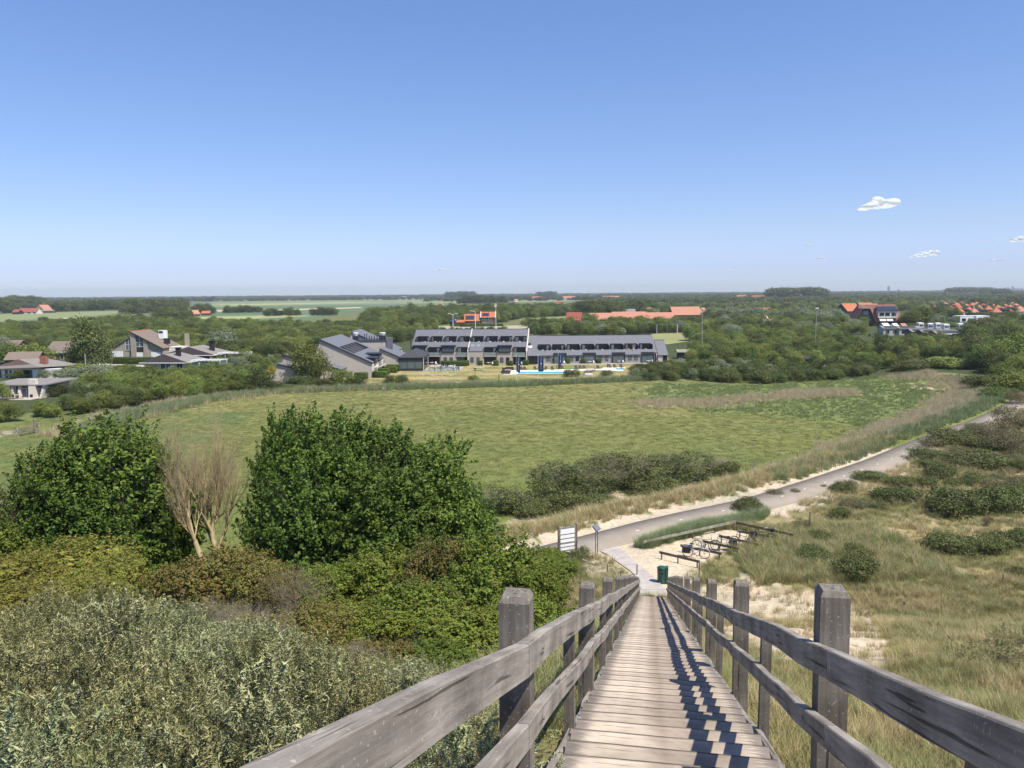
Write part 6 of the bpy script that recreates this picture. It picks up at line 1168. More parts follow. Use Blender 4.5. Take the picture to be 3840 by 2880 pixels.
# clipped hedges
def hedge_mesh(w, d, h, n=900, leaf=.085, mk='hedge'):
    C = rng.uniform(-.5, .5, (n, 3)); f = rng.integers(0, 5, n); 
    for a in range(n):
        if f[a] < 1: C[a, 1] = -.5
        elif f[a] < 2: C[a, 0] = .5
        elif f[a] < 3: C[a, 0] = -.5
        else: C[a, 2] = .5 if rng.random() < .8 else C[a, 2]
    C += rng.normal(0, .02, C.shape); Nn = C.copy(); C = C * [w, d, h] + [0, 0, h / 2]; V, F_ = leaves(C, Nn * 2, leaf, leaf * .7, rand=.5)
    b = [(-w * .46, -d * .46, 0), (w * .46, -d * .46, 0), (w * .46, d * .46, 0), (-w * .46, d * .46, 0), (-w * .46, -d * .46, h * .95), (w * .46, -d * .46, h * .95), (w * .46, d * .46, h * .95), (-w * .46, d * .46, h * .95)]
    bf = [(0, 3, 2, 1), (4, 5, 6, 7), (0, 1, 5, 4), (1, 2, 6, 5), (2, 3, 7, 6), (3, 0, 4, 7)]
    return np_mesh('hedge', np.vstack([V, b]), np.vstack([F_, np.array(bf) + len(V)]), [LM[mk]])
hm = hedge_mesh(1.25, 1.5, 1.3, 1400)
for i, (x, y) in enumerate(((1749, 1371), (1801, 1371), (1860, 1371), (1914, 1371), (1972, 1369), (2007, 1365), (2071, 1364), (2129, 1364), (2187, 1363.5), (2245, 1363), (2298, 1361), (2356, 1360), (2409, 1358))):
    p = g(x, y); o = tag(link(bpy.data.objects.new('clipped_hedge', hm)), 'small clipped box hedge before the hotel front, %s from the left' % ordn(i), 'hedge', 'clipped hedges between the hotel terraces'); o.location = (p.x, p.y, 0); o.scale = (random.uniform(.9, 1.1), 1, random.uniform(.9, 1.1)); o.rotation_euler.z = random.uniform(-.06, .06)
def hedgebox(sx, sy, w, d, h, label, rz=0.0, cat='hedge'): p = g(sx, sy); o = tag(link(bpy.data.objects.new('hedge', hedge_mesh(w, d, h, int(900 * (w * h + w * d))if w * h < 14 else 9000, .10))), label, cat); o.location = (p.x, p.y + d / 2, 0); o.rotation_euler.z = rz; return o
hedgebox(1702, 1374, 6.2, 1.6, 1.35, 'long rounded hedge behind the hotel terrace'); hedgebox(1352, 1422, 2.7, 1.6, 1.35, 'dark clipped hedge at the foot of the tallest gable wing'); hedgebox(1423, 1417, 3.0, 1.6, 1.4, 'clipped hedge right of the tallest gable wing, front one'); hedgebox(1436, 1405, 2.6, 1.5, 1.4, 'clipped hedge right of the tallest gable wing, second'); hedgebox(1459, 1399, 3.4, 1.5, 1.5, 'clipped hedge right of the tallest gable wing, third'); hedgebox(1474, 1393, 3.0, 1.3, 1.6, 'clipped hedge right of the tallest gable wing, rearmost')
# trees and shrubs on and around the lawn
def putW(K, sx, yb, wpx, hpx, label, group=None): p = g(sx, yb); D = p.y; return K.put((p.x, p.y, 0), wpx * D / FPX, hpx * D / FPX, label, group, nm={'woodland_tree': 'garden_tree', 'hedgerow_bush': 'garden_bush'}.get(K.name))
putW(K_w1, 1165, 1438, 150, 158, 'round-crowned tree in front of the lower hotel gable'); putW(K_w3, 1120, 1452, 110, 42, 'dark bush at the foot of the round-crowned tree'); putW(K_w3, 1222, 1455, 90, 38, 'dark bush right of the round-crowned tree'); putW(K_w1, 1290, 1453, 100, 70, 'grey-green bushy tree before the hotel gables'); putW(K_w3, 1340, 1452, 70, 40, 'low bush right of the grey-green tree')
putW(K_w3, 1462, 1448, 52, 42, 'dark shrub on the dry lawn, left of the pair'); putW(K_w3, 1508, 1443, 55, 36, 'dark shrub on the dry lawn, right of the pair'); putW(K_w1, 1778, 1436, 48, 30, 'round shrub around the dark lamp pole'); putW(K_w3, 2130, 1414, 36, 28, 'small dark tree before the pool, left of the pair'); putW(K_w3, 2158, 1413, 36, 28, 'small dark tree before the pool, right of the pair'); putW(K_w3, 2276, 1413, 48, 24, 'olive shrub in front of the pool deck, right part')
putW(K_w3, 975, 1470, 95, 90, 'dark bushy tree left of the hotel gables'); putW(K_w3, 1030, 1464, 80, 34, 'dark bush between the left tree and the gable'); putW(K_w3, 925, 1474, 80, 44, 'dark green bush at the reed edge, left'); putW(K_w3, 1080, 1464, 90, 22, 'low dark hedge bush under the gable')
for x, y, s in ((1022, 1400, 24), (1040, 1402, 20), (1003, 1405, 16), (1057, 1385, 18)): putW(K_yel, x, y, s * 1.1, s * 1.25, 'bright yellow shrub at the left end of the hotel' + {24: ', largest', 20: ', right of the largest', 16: ', leftmost', 18: ', highest on the slope'}[s])
# ---------------------------------------------------------------- houses
M_tile_o = mat('orange_tiles', (.44, .155, .075), .85, .10, 1.2, .4, 10, col2=(.34, .115, .055)); M_tile_r = mat('red_tiles', (.30, .085, .06), .8, .1, 1.2); M_tile_p = mat('faded_tiles', (.42, .20, .135), .85, .08, 1.2); M_tile_b = mat('brown_tiles', (.19, .15, .12), .85, .1, 1.5, .4, 10); M_tile_rb = mat('russet_tiles', (.20, .10, .07), .85, .1, 1.5); M_brick = mat('dark_brick', (.12, .075, .06), .9, .12, 3); M_brickr = mat('red_brick', (.30, .13, .09), .9, .1, 3); M_felt = mat('grey_felt_roof', (.215, .20, .18), .9, .05, 1); M_wallv = mat('taupe_render', (.36, .315, .25), .9, .05, 1); M_wood2 = mat('dark_boards', (.035, .03, .03), .8, .1, 3); M_flag = mat('white_mast', (.75, .74, .72), .4, .03, 3)
def gable(p, rz, w, d, he, hr, wall, roofm, label, wins=(), hip=0.0, name='house', ov=.35, chim=None, wm=None, cat='house', dw=None, solar=None, group=None):
    """house with its ridge along local x; front at y = 0 facing the viewer"""
    r = empty(name, p, rz, label, cat, group); mb = MB(); mb.bx(0, w, 0, d, -.3, he - .02)
    if not hip: mb2 = [(0, he - .02), (d, he - .02), (d / 2, hr - .15)]; mb.prism(mb2, .02, .22, axis='X'); mb.prism(mb2, w - .22, w - .02, axis='X')
    mb.build('wall', wall, r); s = (hr - he) / (d / 2); mb = MB(); e = he - ov * s
    if hip: q = hip; mb.add([(-ov, -ov, e), (w + ov, -ov, e), (w + ov, d + ov, e), (-ov, d + ov, e), (q, d / 2, hr), (w - q, d / 2, hr)], [(0, 1, 5, 4), (1, 2, 5), (2, 3, 4, 5), (3, 0, 4), (0, 3, 2, 1)])
    else: mb.sheet([(-ov, -ov, e), (w + ov, -ov, e), (w + ov, d / 2, hr), (-ov, d / 2, hr)], .14); mb.sheet([(w + ov, d + ov, e), (-ov, d + ov, e), (-ov, d / 2, hr), (w + ov, d / 2, hr)], .14)
    rf_ = mb.build('roof', roofm, r)
    if chim: mb = MB(); mb.bx(chim - .35, chim + .35, d * .5 - .2, d * .5 + .5, hr - .9, hr + .8); mb.build('chimney', M_brickr, rf_)
    for k in wins: window(r, k[0], k[1], k[2], k[3], -.03, k[4] if len(k) > 4 else 1, fm=wm or M_white)
    if dw: window(r, dw[0], dw[1], .05, 2.1, -.03, 1, fm=wm or M_white, name='door')
    if solar:
        for i in range(solar[2]): 
            x0 = solar[0] + i * 1.05; ya, yb = solar[1] if len(solar) > 3 else (.4, d * .35); ya, yb = .5, d * .36; mb = MB(); mb.sheet([(x0, ya, he + s * ya + .14), (x0 + 1.0, ya, he + s * ya + .14), (x0 + 1.0, yb, he + s * yb + .14), (x0, yb, he + s * yb + .14)], .04); mb.build('solar_panel', M_solar, rf_)
    return r
# the villa with tall split gables
vl = g(417, 1354); vl.z = 0; S_ = vl.y / FPX * 1.10 * .2441
V_ = empty('split_gable_villa', vl, rad(-3), 'taupe villa with two offset steep roofs, tall white-framed windows and white garage door', 'house')
def vx(x): return (x - 70) * S_ 
def vz(y, b=550): return (b - y) * S_ * 1.02
dpt = 11.0
mb = MB(); mb.prism([(vx(70), 0), (vx(385), 0), (vx(385), vz(215)), (vx(70), vz(380))], .25, dpt); mb.prism([(vx(385), 0), (vx(820), 0), (vx(820), vz(372) + .1), (vx(385), vz(155))], 0, dpt); mb.build('wall', M_wallv, V_)
mb = MB(); mb.prism([(vx(370), 0), (vx(445), 0), (vx(445), vz(190)), (vx(370), vz(160))], -.35, 0); mb.prism([(vx(552), 0), (vx(612), 0), (vx(612), vz(270)), (vx(552), vz(235))], -.35, 0); mb.build('wall_pier', M_wallv, V_)
mb = MB(); mb.sheet([(vx(55), -.1, vz(378)), (vx(55), dpt + .4, vz(378)), (vx(385), dpt + .4, vz(205)), (vx(385), -.1, vz(205))], .2); mb.build('roof', M_tile_b, V_)
mb = MB(); mb.sheet([(vx(840), -.6, vz(376)), (vx(840), dpt + .4, vz(376)), (vx(378), dpt + .4, vz(140)), (vx(378), -.6, vz(140))], .2); R2_ = mb.build('roof', M_tile_b, V_)
mb = MB(); mb.bx(vx(372), vx(386), -.6, dpt + .4, vz(140) - .05, vz(140) + .12); mb.build('ridge_tiles', M_tile_o, V_)
mb = MB(); mb.sheet([(vx(845), -.66, vz(380)), (vx(845), -.6, vz(380)), (vx(378), -.6, vz(142)), (vx(378), -.66, vz(142))], .32); mb.sheet([(vx(50), .05, vz(382)), (vx(50), .1, vz(382)), (vx(378), .1, vz(207)), (vx(378), .05, vz(207))], .3); mb.build('verge_board', M_wood2, V_)
def trap(parent, xa, xb, z0, za, zb, y, fr=M_white):
    mb = MB(); mb.add([(xa, y - .04, z0), (xb, y - .04, z0), (xb, y - .04, zb), (xa, y - .04, za), (xa, y, z0), (xb, y, z0), (xb, y, zb), (xa, y, za)], [(0, 1, 2, 3), (4, 7, 6, 5), (0, 4, 5, 1), (1, 5, 6, 2), (2, 6, 7, 3), (3, 7, 4, 0)]); w = mb.build('tall_window', M_glass2, parent)
    mb = MB(); t = .09
    for a, b in (((xa, z0), (xb, z0)), ((xb, z0), (xb, zb)), ((xb, zb), (xa, za)), ((xa, za), (xa, z0)), (((xa + xb) / 2, z0), ((xa + xb) / 2, (za + zb) / 2)), ((xa, z0 + .55 * (min(za, zb) - z0)), (xb, z0 + .55 * (min(za, zb) - z0)))): mb.beam((a[0], y - .07, a[1]), (b[0], y - .07, b[1]), .08, t)
    mb.build('window_frame', fr, w)
trap(V_, vx(285), vx(383), vz(402), vz(270), vz(225), .22); trap(V_, vx(443), vx(548), vz(355), vz(195), vz(250), -.01)
mb = MB(); mb.bx(vx(443), vx(552), -.06, -.01, vz(430), vz(358)); mb.build('dark_panel', M_wood2, V_); mb = MB(); mb.bx(vx(443), vx(548), -.07, -.01, 0, vz(432)); mb.build('white_panel', M_white, V_)
mb = MB(); mb.bx(vx(345), vx(388), .16, .22, 0, vz(402)); mb.build('dark_panel', M_glass, V_); mb = MB(); mb.bx(vx(90), vx(240), .15, .24, 0, vz(420) + .1); mb.build('garage_door', M_white, V_); mb = MB(); mb.bx(vx(650), vx(790), -.08, -.01, 0, vz(432)); mb.build('garage_door', M_white, V_)
mb = MB(); mb.bx(vx(590), vx(665), 7.5, 10, vz(265), vz(150)); dq = mb.build('roof_lantern', M_white, V_); window(dq, vx(598), vx(656), vz(185), vz(158), 7.48, 3)
mb = MB(); mb.bx(vx(735), vx(820), 4.5, 4.9, vz(330), vz(252)); mb.build('roof_hatch', M_dark, V_); mb = MB(); mb.bx(vx(960), vx(1020), 8, 8.5, 0, vz(195)); mb.build('chimney_slab', M_wallv, V_)
mb = MB(); mb.bx(vx(822), vx(1010), 3.5, 9, 0, vz(370)); mb.build('annex_wall', M_cream, V_)
def pergola(p, rz, w, d, h, label, n=6):
    r = empty('pergola', p, rz, label, 'pergola')
    for x in (0, w):
        for y in (0, d): mb = MB(); mb.bx(x - .06, x + .06, y - .06, y + .06, 0, h); mb.build('post', M_white, r)
    for y in (0, d): mb = MB(); mb.bx(-.2, w + .2, y - .05, y + .05, h, h + .18); mb.build('beam', M_white, r)
    for i in range(n): x = w * i / (n - 1); mb = MB(); mb.bx(x - .04, x + .04, -.3, d + .3, h + .18, h + .32); mb.build('slat', M_white, r)
pv_ = vl + Vector((vx(860), 2.0, 0)); pergola(pv_, rad(-3), vx(1250) - vx(860), 4, 2.9, 'white pergola attached to the right of the taupe villa', 6)
hedgebox(495, 1366, 10.5, 1.6, 1.9, 'dark clipped hedge in front of the taupe villa'); putW(K_w1, 560, 1364, 42, 18, 'light green bush before the dark clipped hedge')
# the low bungalows with black gables
def bungalow(p, rz, w, d, he, hr, label, right_ext=True):
    r = empty('low_bungalow', p, rz, label, 'house'); mb = MB(); mb.bx(0, w, 0, d, 0, he); mb.build('wall', M_cream, r); ov = 1.0; mb = MB()
    mb.add([(-ov, -ov, he), (w + ov, -ov, he), (w + ov, d + ov, he), (-ov, d + ov, he), (w * .45, .8, hr), (w * .45, d, hr)], [(0, 4, 5, 3), (1, 2, 5, 4), (2, 3, 5), (0, 3, 2, 1)]); mb.build('roof', M_felt, r)
    mb = MB(); mb.add([(-ov, -ov - .03, he - .1), (w + ov, -ov - .03, he - .1), (w * .45, .74, hr + .03), (-ov, -ov, he - .1), (w + ov, -ov, he - .1), (w * .45, .8, hr + .0)], [(0, 1, 2), (3, 5, 4), (0, 3, 4, 1), (1, 4, 5, 2), (2, 5, 3, 0)]); mb.build('black_gable', M_wood2, r)
    mb = MB(); mb.bx(-ov, w + ov, -ov - .08, -ov - .04, he - .32, he - .1); mb.bx(w + ov, w + ov + .06, -ov, d + ov, he - .3, he + .02); mb.build('fascia', M_white, r); return r
b1 = g(545, 1392); B1 = bungalow(b1, rad(-5), 10.5, 9, 2.4, 4.3, 'low bungalow with black gable and square black chimney, nearer one')
for x0, x1 in ((4.2, 5.4), (5.6, 6.8), (8.4, 10)): window(B1, x0, x1, .3, 2.0, -.03, 2, fm=M_white)
mb = MB(); mb.bx(6.6, 7.6, 3.2, 4.2, 3.0, 5.6); mb.bx(6.45, 7.75, 3.05, 4.35, 5.6, 5.8); mb.build('chimney', M_wood2, B1); pergola(b1 + Vector((11.5, 1, 0)), rad(-5), 7.5, 4, 2.4, 'white pergola at the right end of the nearer low bungalow', 8)
b2 = g(630, 1362); B2 = bungalow(b2, rad(-5), 13, 10, 2.5, 4.6, 'low bungalow with black gable and black chimney, farther one'); window(B2, 5.5, 7.5, .4, 2.1, -.03, 2); window(B2, 9, 12.5, .3, 2.1, -.03, 4)
mb = MB(); mb.bx(10.4, 11.6, 4.2, 5.2, 3.2, 5.9); mb.bx(10.2, 11.8, 4.0, 5.4, 5.9, 6.1); mb.build('chimney', M_wood2, B2); pergola(b2 + Vector((14, 1, 0)), rad(-5), 8, 4.5, 2.5, 'white pergola at the right end of the farther low bungalow', 7)
# brown-roofed house pair
h3 = g(172, 1349); H3 = gable(h3, rad(-4), 11.5, 9, 2.5, 5.4, M_brick, M_tile_b, 'brown-roofed brick bungalow left of the leaning dark tree', wins=((1.9, 3.1, .3, 2.2), (4.6, 5.8, .1, 2.3), (7.2, 8.0, 1.2, 2.2)))
mb = MB(); mb.bx(6.9, 7.5, 2.2, 2.7, 3.6, 4.4); mb.build('roof_vent', M_dark, H3); mb = MB(); mb.bx(-.4, 11.9, -.45, -.38, 2.15, 2.4); mb.build('gutter', M_white, H3)
gable(g(266, 1367), rad(-4), 5.5, 6, 2.6, 4.9, M_wallv, M_tile_b, 'small brown-roofed garage beside the leaning dark tree'); gable(g(-40, 1330), rad(0), 9, 8, 2.6, 4.6, M_brick, M_tile_b, 'brown-roofed house cut by the left edge')
gable(g(20, 1378), rad(10), 8, 7, 2.2, 4.0, M_brick, M_tile_b, 'small brown house half hidden by bushes at the left edge')
# white bungalow with dark boarded gable
w1 = g(-25, 1418); W1 = empty('white_bungalow', w1, rad(-4), 'white bungalow with long dark boarded gable and brick chimney at the left edge', 'house')
mb = MB(); mb.bx(0, 19.5, 0, 10, 0, 2.5); mb.build('wall', M_white, W1); mb = MB(); mb.add([(-1, -1, 2.5), (15.5, -1, 3.0), (20.3, 3, 3.0), (20.3, 11, 2.7), (-1, 11, 2.6), (8, .5, 5.0), (10, 9, 4.8)], [(0, 1, 5), (1, 2, 6, 5), (2, 3, 6), (3, 4, 6), (4, 0, 5, 6), (0, 4, 3, 2, 1)]); mb.build('roof', M_felt, W1)
mb = MB(); mb.add([(-1.1, -1.05, 2.35), (15.5, -1.05, 2.8), (8, .42, 5.05), (-1.1, -.9, 2.3), (15.5, -.9, 2.75), (8, .55, 4.95)], [(0, 1, 2), (3, 5, 4), (0, 3, 4, 1), (1, 4, 5, 2), (2, 5, 3, 0)]); mb.build('boarded_gable', M_brick, W1)
for x0, x1, n in ((1.8, 2.6, 1), (3.8, 4.6, 1), (5.2, 5.8, 1), (9.0, 12.2, 4)): window(W1, x0, x1, .1, 2.2, -.03, n, fm=M_dark)
mb = MB(); mb.bx(13.2, 15.0, 2.2, 3.6, 2.8, 5.4); mb.bx(13.6, 14.6, 2.5, 3.3, 5.4, 5.7); mb.build('chimney', M_brickr, W1)
W1.scale = (.80, .80, .88)
# cream bungalow nearest to the meadow
c1 = g(-30, 1492); C1_ = empty('cream_bungalow', c1, rad(-5), 'cream flat-roofed bungalow with big windows, a wide chimney and a terrace, nearest to the meadow', 'house'); sc_c = .0128 * 1.0
def cx(x): return (x * .2532 + 30) * c1.y / FPX * .93
M_crm = mat('pinkish_cream', (.66, .58, .50), .85, .04, 1)
mb = MB(); mb.bx(0, cx(745), .6, 9, 0, 2.85); mb.build('wall', M_crm, C1_); mb = MB(); mb.sheet([(-1, -.4, 2.85), (cx(800), -.4, 2.95), (cx(900), 9.5, 3.4), (-1, 9.5, 3.2)], .22); mb.build('roof', M_felt, C1_)
mb = MB(); mb.hexa([(cx(530), -.5, 0), (cx(655), -.5, 0), (cx(655), .6, 0), (cx(530), .6, 0)], [(cx(535), -.3, 4.1), (cx(650), -.3, 4.1), (cx(650), .6, 4.1), (cx(535), .6, 4.1)]); ch_ = mb.build('chimney', M_crm, C1_); mb = MB(); mb.bx(cx(558), cx(605), -.52, -.3, .25, .85); mb.build('fireplace', M_black, ch_)
for a, b2_, z0, z1, n in ((165, 215, .5, 2.5, 1), (265, 330, .4, 2.6, 1), (365, 530, .1, 2.1, 2), (660, 740, .1, 2.1, 1)): window(C1_, cx(a), cx(b2_), z0, z1, .57, n, fm=M_whit2, gm=M_glass2)
for a, b2_ in ((360, 530), (640, 742)): mb = MB(); mb.bx(cx(a), cx(b2_), .50, .58, 2.15, 2.75); mb.build('dark_panel', M_brick, C1_)
for a in (225, 345): mb = MB(); mb.hexa([(cx(a) - .1, -.5, 0), (cx(a) + .5, -.5, 0), (cx(a) + .5, .6, 0), (cx(a) - .1, .6, 0)], [(cx(a), .1, 2.8), (cx(a) + .35, .1, 2.8), (cx(a) + .35, .6, 2.8), (cx(a), .6, 2.8)]); mb.build('buttress', M_crm, C1_)
mb = MB(); mb.hexa([(cx(715), -.6, 0), (cx(745), -.6, 0), (cx(745), .6, 0), (cx(715), .6, 0)], [(cx(760), .0, 2.8), (cx(785), .0, 2.8), (cx(785), .6, 2.8), (cx(760), .6, 2.8)]); mb.build('slanted_wall', M_crm, C1_)
mb = MB(); mb.sheet([(-2, -3.5, .08), (cx(700), -3.2, .08), (cx(700), .5, .08), (-2, .5, .08)], .1); mb.build('terrace', M_conc, C1_)
r = empty('garden_table', c1 + Vector((cx(380), -2.0, .05)), 0, 'garden table on the terrace of the cream bungalow', 'table'); mb = MB(); mb.bx(-.8, .8, -.45, .45, .7, .75); mb.bx(-.05, .05, -.05, .05, 0, .7); mb.build('table_top', M_pic, r)
for i, (dx, dy, a) in enumerate(((-1.1, 0, 1.57), (1.1, 0, -1.57), (0, -.8, 3.1), (-.4, .8, 0))): q = chair(None, c1.x + cx(380) + dx, c1.y - 2.0 + dy, .05, a, M_dgrey); tag(q, 'grey garden chair on the terrace of the cream bungalow', 'chair', 'garden chairs of the cream bungalow')
C1_.scale = (1, .9, .88)
# mast, sign
p = g(323, 1400); mb = MB(); mb.tube((0, 0, 0), (0, 0, 4.9), .07, .05, 8); tag(mb.build('flag_mast', M_flag, loc=p), 'bare white flagpole beside the leaning dark tree', 'flagpole')
p = atD(655, 1424, 166); r = empty('yellow_sign', (p.x, p.y, 0), 0, 'narrow yellow and white sign standing up out of the hedge', 'sign'); mb = MB(); mb.bx(-.2, .2, -.05, .05, 0, p.z - .8); mb.build('post', M_white, r); mb = MB(); mb.bx(-.4, .4, -.1, .06, p.z - .8, p.z + .1); mb.build('sign_panel', mat('yellow_paint', (.75, .58, .12), .6, .05), r)
# ---- farms and houses farther off
gable(g(66, 1178), rad(-6), 23, 10, 2.6, 6.6, M_cream, M_tile_r, 'long barn with a dark red roof in the green fields at the left', wins=((5, 8, .5, 2.4, 2), (12, 16, .4, 2.6, 2), (19, 22, .4, 2.4, 2)), name='barn', cat='barn')
gable(g(46, 1179), rad(-6), 7, 8, 2.6, 5.4, M_wood2, M_tile_r, 'small dark shed with red roof at the left end of the long barn', name='shed', cat='barn', wins=((3, 4.5, 3, 4), (5, 6.5, 3, 4)))
gable(g(165, 1172), rad(70), 12, 15, 3.5, 9.5, M_crm, M_tile_p, 'big farmhouse with faded pink roof right of the long red barn', name='farmhouse'); gable(g(152, 1174), 0, 15, 7, 2.4, 3.6, M_brick, M_felt, 'low grey shed before the pink-roofed farmhouse', name='shed', cat='barn')
gable(g(614, 1147), rad(5), 42, 20, 4, 8, M_wood2, mat('pale_metal_roof', (.50, .50, .50), .5, .05, .5), 'pale metal-roofed farm shed out in the fields at the left', name='shed', cat='barn'); gable(g(672, 1147), rad(60), 14, 14, 3, 10, M_brick, M_tile_o, 'orange-roofed farmhouse beside the pale metal shed', name='farmhouse')
gable(g(727, 1187), rad(50), 6, 7, 2.5, 6, M_brick, M_tile_p, 'small pink-roofed house at the right end of the left wood'); gable(g(755, 1183), 0, 8, 6, 2.2, 4.4, M_brick, M_tile_o, 'little orange-roofed house behind the trees left of centre')
gable(g(385, 1155), 0, 60, 14, 3, 5, M_wood2, M_felt, 'low grey greenhouse shed in the fields at the left', name='shed', cat='barn')
# red house by the road, with its solar roofs
rh = g(1804, 1222); RH = gable(rh, rad(-2), 8.0, 8, 5.2, 8.2, M_brick, M_tile_o, 'two-storey brick house with a bright orange roof and white verges beside the road', wins=((1.0, 3.0, 3.4, 4.7, 2), (4.4, 6.5, 3.4, 4.7, 2), (1.0, 3.6, .4, 2.3, 3), (4.4, 7.0, .4, 2.3, 3)), chim=5.5, solar=(.6, 0, 4))
for x in (-.5, 8.3): mb = MB(); mb.sheet([(x, -.5, 5.0), (x + .25, -.5, 5.0), (x + .25, 4, 8.5), (x, 4, 8.5)], .35); mb.build('verge_board', M_white, RH)
gable(rh + Vector((-9.8, 0, 0)), rad(-2), 9.0, 9, 3.2, 7.0, M_brick, M_tile_o, 'lower orange-roofed wing with a big black solar panel field beside the brick house', solar=(.5, 0, 5), wins=((6.6, 8.6, .3, 2.6, 2),)); gable(rh + Vector((-14.5, -1, 0)), rad(-2), 4.5, 5, 2.4, 3.6, M_wood2, M_tile_o, 'small red lean-to at the left of the solar-roofed wing', name='shed', cat='shed')
hedgebox(1762, 1226, 11, 1.5, 1.9, 'dark hedge before the solar-roofed wing by the road'); hedgebox(1822, 1225, 12, 1.5, 1.7, 'dark hedge before the brick house by the road'); hedgebox(1862, 1224, 7, 1.5, 1.6, 'dark hedge right of the brick house by the road'); hedgebox(1705, 1225, 5, 1.5, 1.6, 'dark hedge at the blue road sign')
def street_lamp(sx, sy, h, label, arms=1):
    p = g(sx, sy); r = empty('street_lamp', p, 0, label, 'street lamp', 'street lamps along the far road'); mb = MB(); mb.tube((0, 0, 0), (0, 0, h), .16, .10, 7); mb.build('pole', M_flag, r)
    for s in ((-1, 1) if arms == 2 else (-1,)): mb = MB(); mb.tube((0, 0, h - .2), (s * 1.7, 0, h + .5), .09, n=6); mb.box((s * 2.1, 0, h + .5), (1.3, .35, .25)); mb.build('arm', M_flag, r)
street_lamp(1699, 1228, 7.4, 'white street lamp with two curved arms by the blue road sign', 2); street_lamp(1783, 1238, 9.6, 'single-headed white street lamp before the brick house')
p = g(1860, 1238); r = empty('floodlight_mast', p, 0, 'tall white mast with three stacked lamps behind the hotel roof', 'floodlight'); mb = MB(); mb.tube((0, 0, 0), (0, 0, 13.4), .16, .10, 7); mb.build('pole', M_flag, r)
for i in range(3): mb = MB(); mb.box((-.1, 0, 12.2 + i * .65), (1.3, .4, .35)); mb.build('lamp_head', M_white, r)
p = g(1702, 1226); r = empty('road_sign', p, 0, 'blue road sign beside the two-armed street lamp', 'sign'); mb = MB(); mb.tube((0, 0, 0), (0, 0, 3.6), .08, n=6); mb.build('post', M_steel, r); mb = MB(); mb.bx(.2, 2.0, -.15, -.08, 3.4, 4.9); mb.build('sign_panel', mat('blue_sign', (.02, .10, .42), .5, .05), r); mb = MB(); mb.bx(.9, 1.35, -.17, -.152, 3.9, 4.4); mb.build('sign_mark', M_white, r); mb = MB(); mb.bx(-2.2, -.1, -.13, -.08, 3.2, 3.7); mb.build('side_panel', mat('blue_sign2', (.02, .10, .42), .5, .05), r)
def car(p, rz, body, label, L_=4.3, van=False, s=1.0):
    r = empty('parked_car', p, rz, label, 'car'); h = 1.95 if van else 1.45; mb = MB(); w = .88
    mb.hexa([(-L_ / 2, -w, .3), (L_ / 2, -w, .3), (L_ / 2, w, .3), (-L_ / 2, w, .3)], [(-L_ / 2 + .05, -w, .88), (L_ / 2 - .1, -w, .82), (L_ / 2 - .1, w, .82), (-L_ / 2 + .05, w, .88)]); mb.hexa([(-L_ / 2 + .2, -w + .03, .88), (L_ / 2 - 1.1, -w + .03, .86), (L_ / 2 - 1.1, w - .03, .86), (-L_ / 2 + .2, w - .03, .88)], [(-L_ / 2 + .55, -w + .17, h), (L_ / 2 - 1.9, -w + .17, h), (L_ / 2 - 1.9, w - .17, h), (-L_ / 2 + .55, w - .17, h)]); mb.build('body', body, r)
    mb = MB(); mb.hexa([(-L_ / 2 + .35, -w + .015, .93), (L_ / 2 - 1.3, -w + .015, .93), (L_ / 2 - 1.3, w - .015, .93), (-L_ / 2 + .35, w - .015, .93)], [(-L_ / 2 + .6, -w + .14, h - .12), (L_ / 2 - 1.9, -w + .14, h - .12), (L_ / 2 - 1.9, w - .14, h - .12), (-L_ / 2 + .6, w - .14, h - .12)]); mb.build('windows', M_glass, r)
    for x in (-L_ / 2 + .8, L_ / 2 - .8):
        for y in (-w, w): mb = MB(); mb.tube((x, y - .09, .32), (x, y + .09, .32), .32, n=12); mb.build('wheel', M_rub, r)
car(g(1740, 1223), rad(5), mat('dark_blue_car', (.015, .02, .045), .3, .02), 'dark blue car parked before the small red lean-to'); car(g(1722, 1222), rad(8), M_white, 'white car beside the dark blue one', 3.8)
# long barn row with orange roofs, and other roofs among the trees
gable(g(2213, 1215), rad(2), 52, 11, 2.6, 6.6, M_crm, M_tile_p, 'long barn with faded orange roof behind the hotel, partly hidden by trees', name='barn', cat='barn'); gable(g(2300, 1205), rad(2), 22, 11, 2.6, 6.2, M_crm, M_tile_p, 'right part of the faded orange barn row', name='barn', cat='barn')
gable(g(2120, 1218), rad(-20), 9, 9, 3, 7.5, M_brickr, M_tile_r, 'small red-brown shed at the left of the faded orange barn', name='shed', cat='shed'); gable(g(2525, 1196), rad(8), 21, 12, 3, 8.5, M_brick, M_tile_p, 'big red-roofed farmhouse left of the floodlight mast', name='farmhouse'); gable(g(2590, 1192), rad(3), 16, 10, 3, 6.6, M_brick, M_tile_o, 'orange-roofed wing right of the big farmhouse', name='farmhouse')
gable(g(2310, 1184), 0, 16, 9, 2.5, 5.5, M_cream, M_felt, 'pale bungalow with grey roof in the trees behind the barns'); gable(g(2380, 1181), rad(10), 16, 8, 2.6, 6, M_cream, M_tile_p, 'pale house with a small orange roof behind the barns'); gable(g(2505, 1172), 0, 26, 8, 2.5, 4.5, M_wood2, M_felt, 'long dark low shed behind the big farmhouse', name='shed', cat='shed')
gable(g(2838, 1182), 0, 12, 8, 3, 6, M_brick, M_tile_o, 'small dark shed with orange roof beside the green field', name='shed', cat='shed')
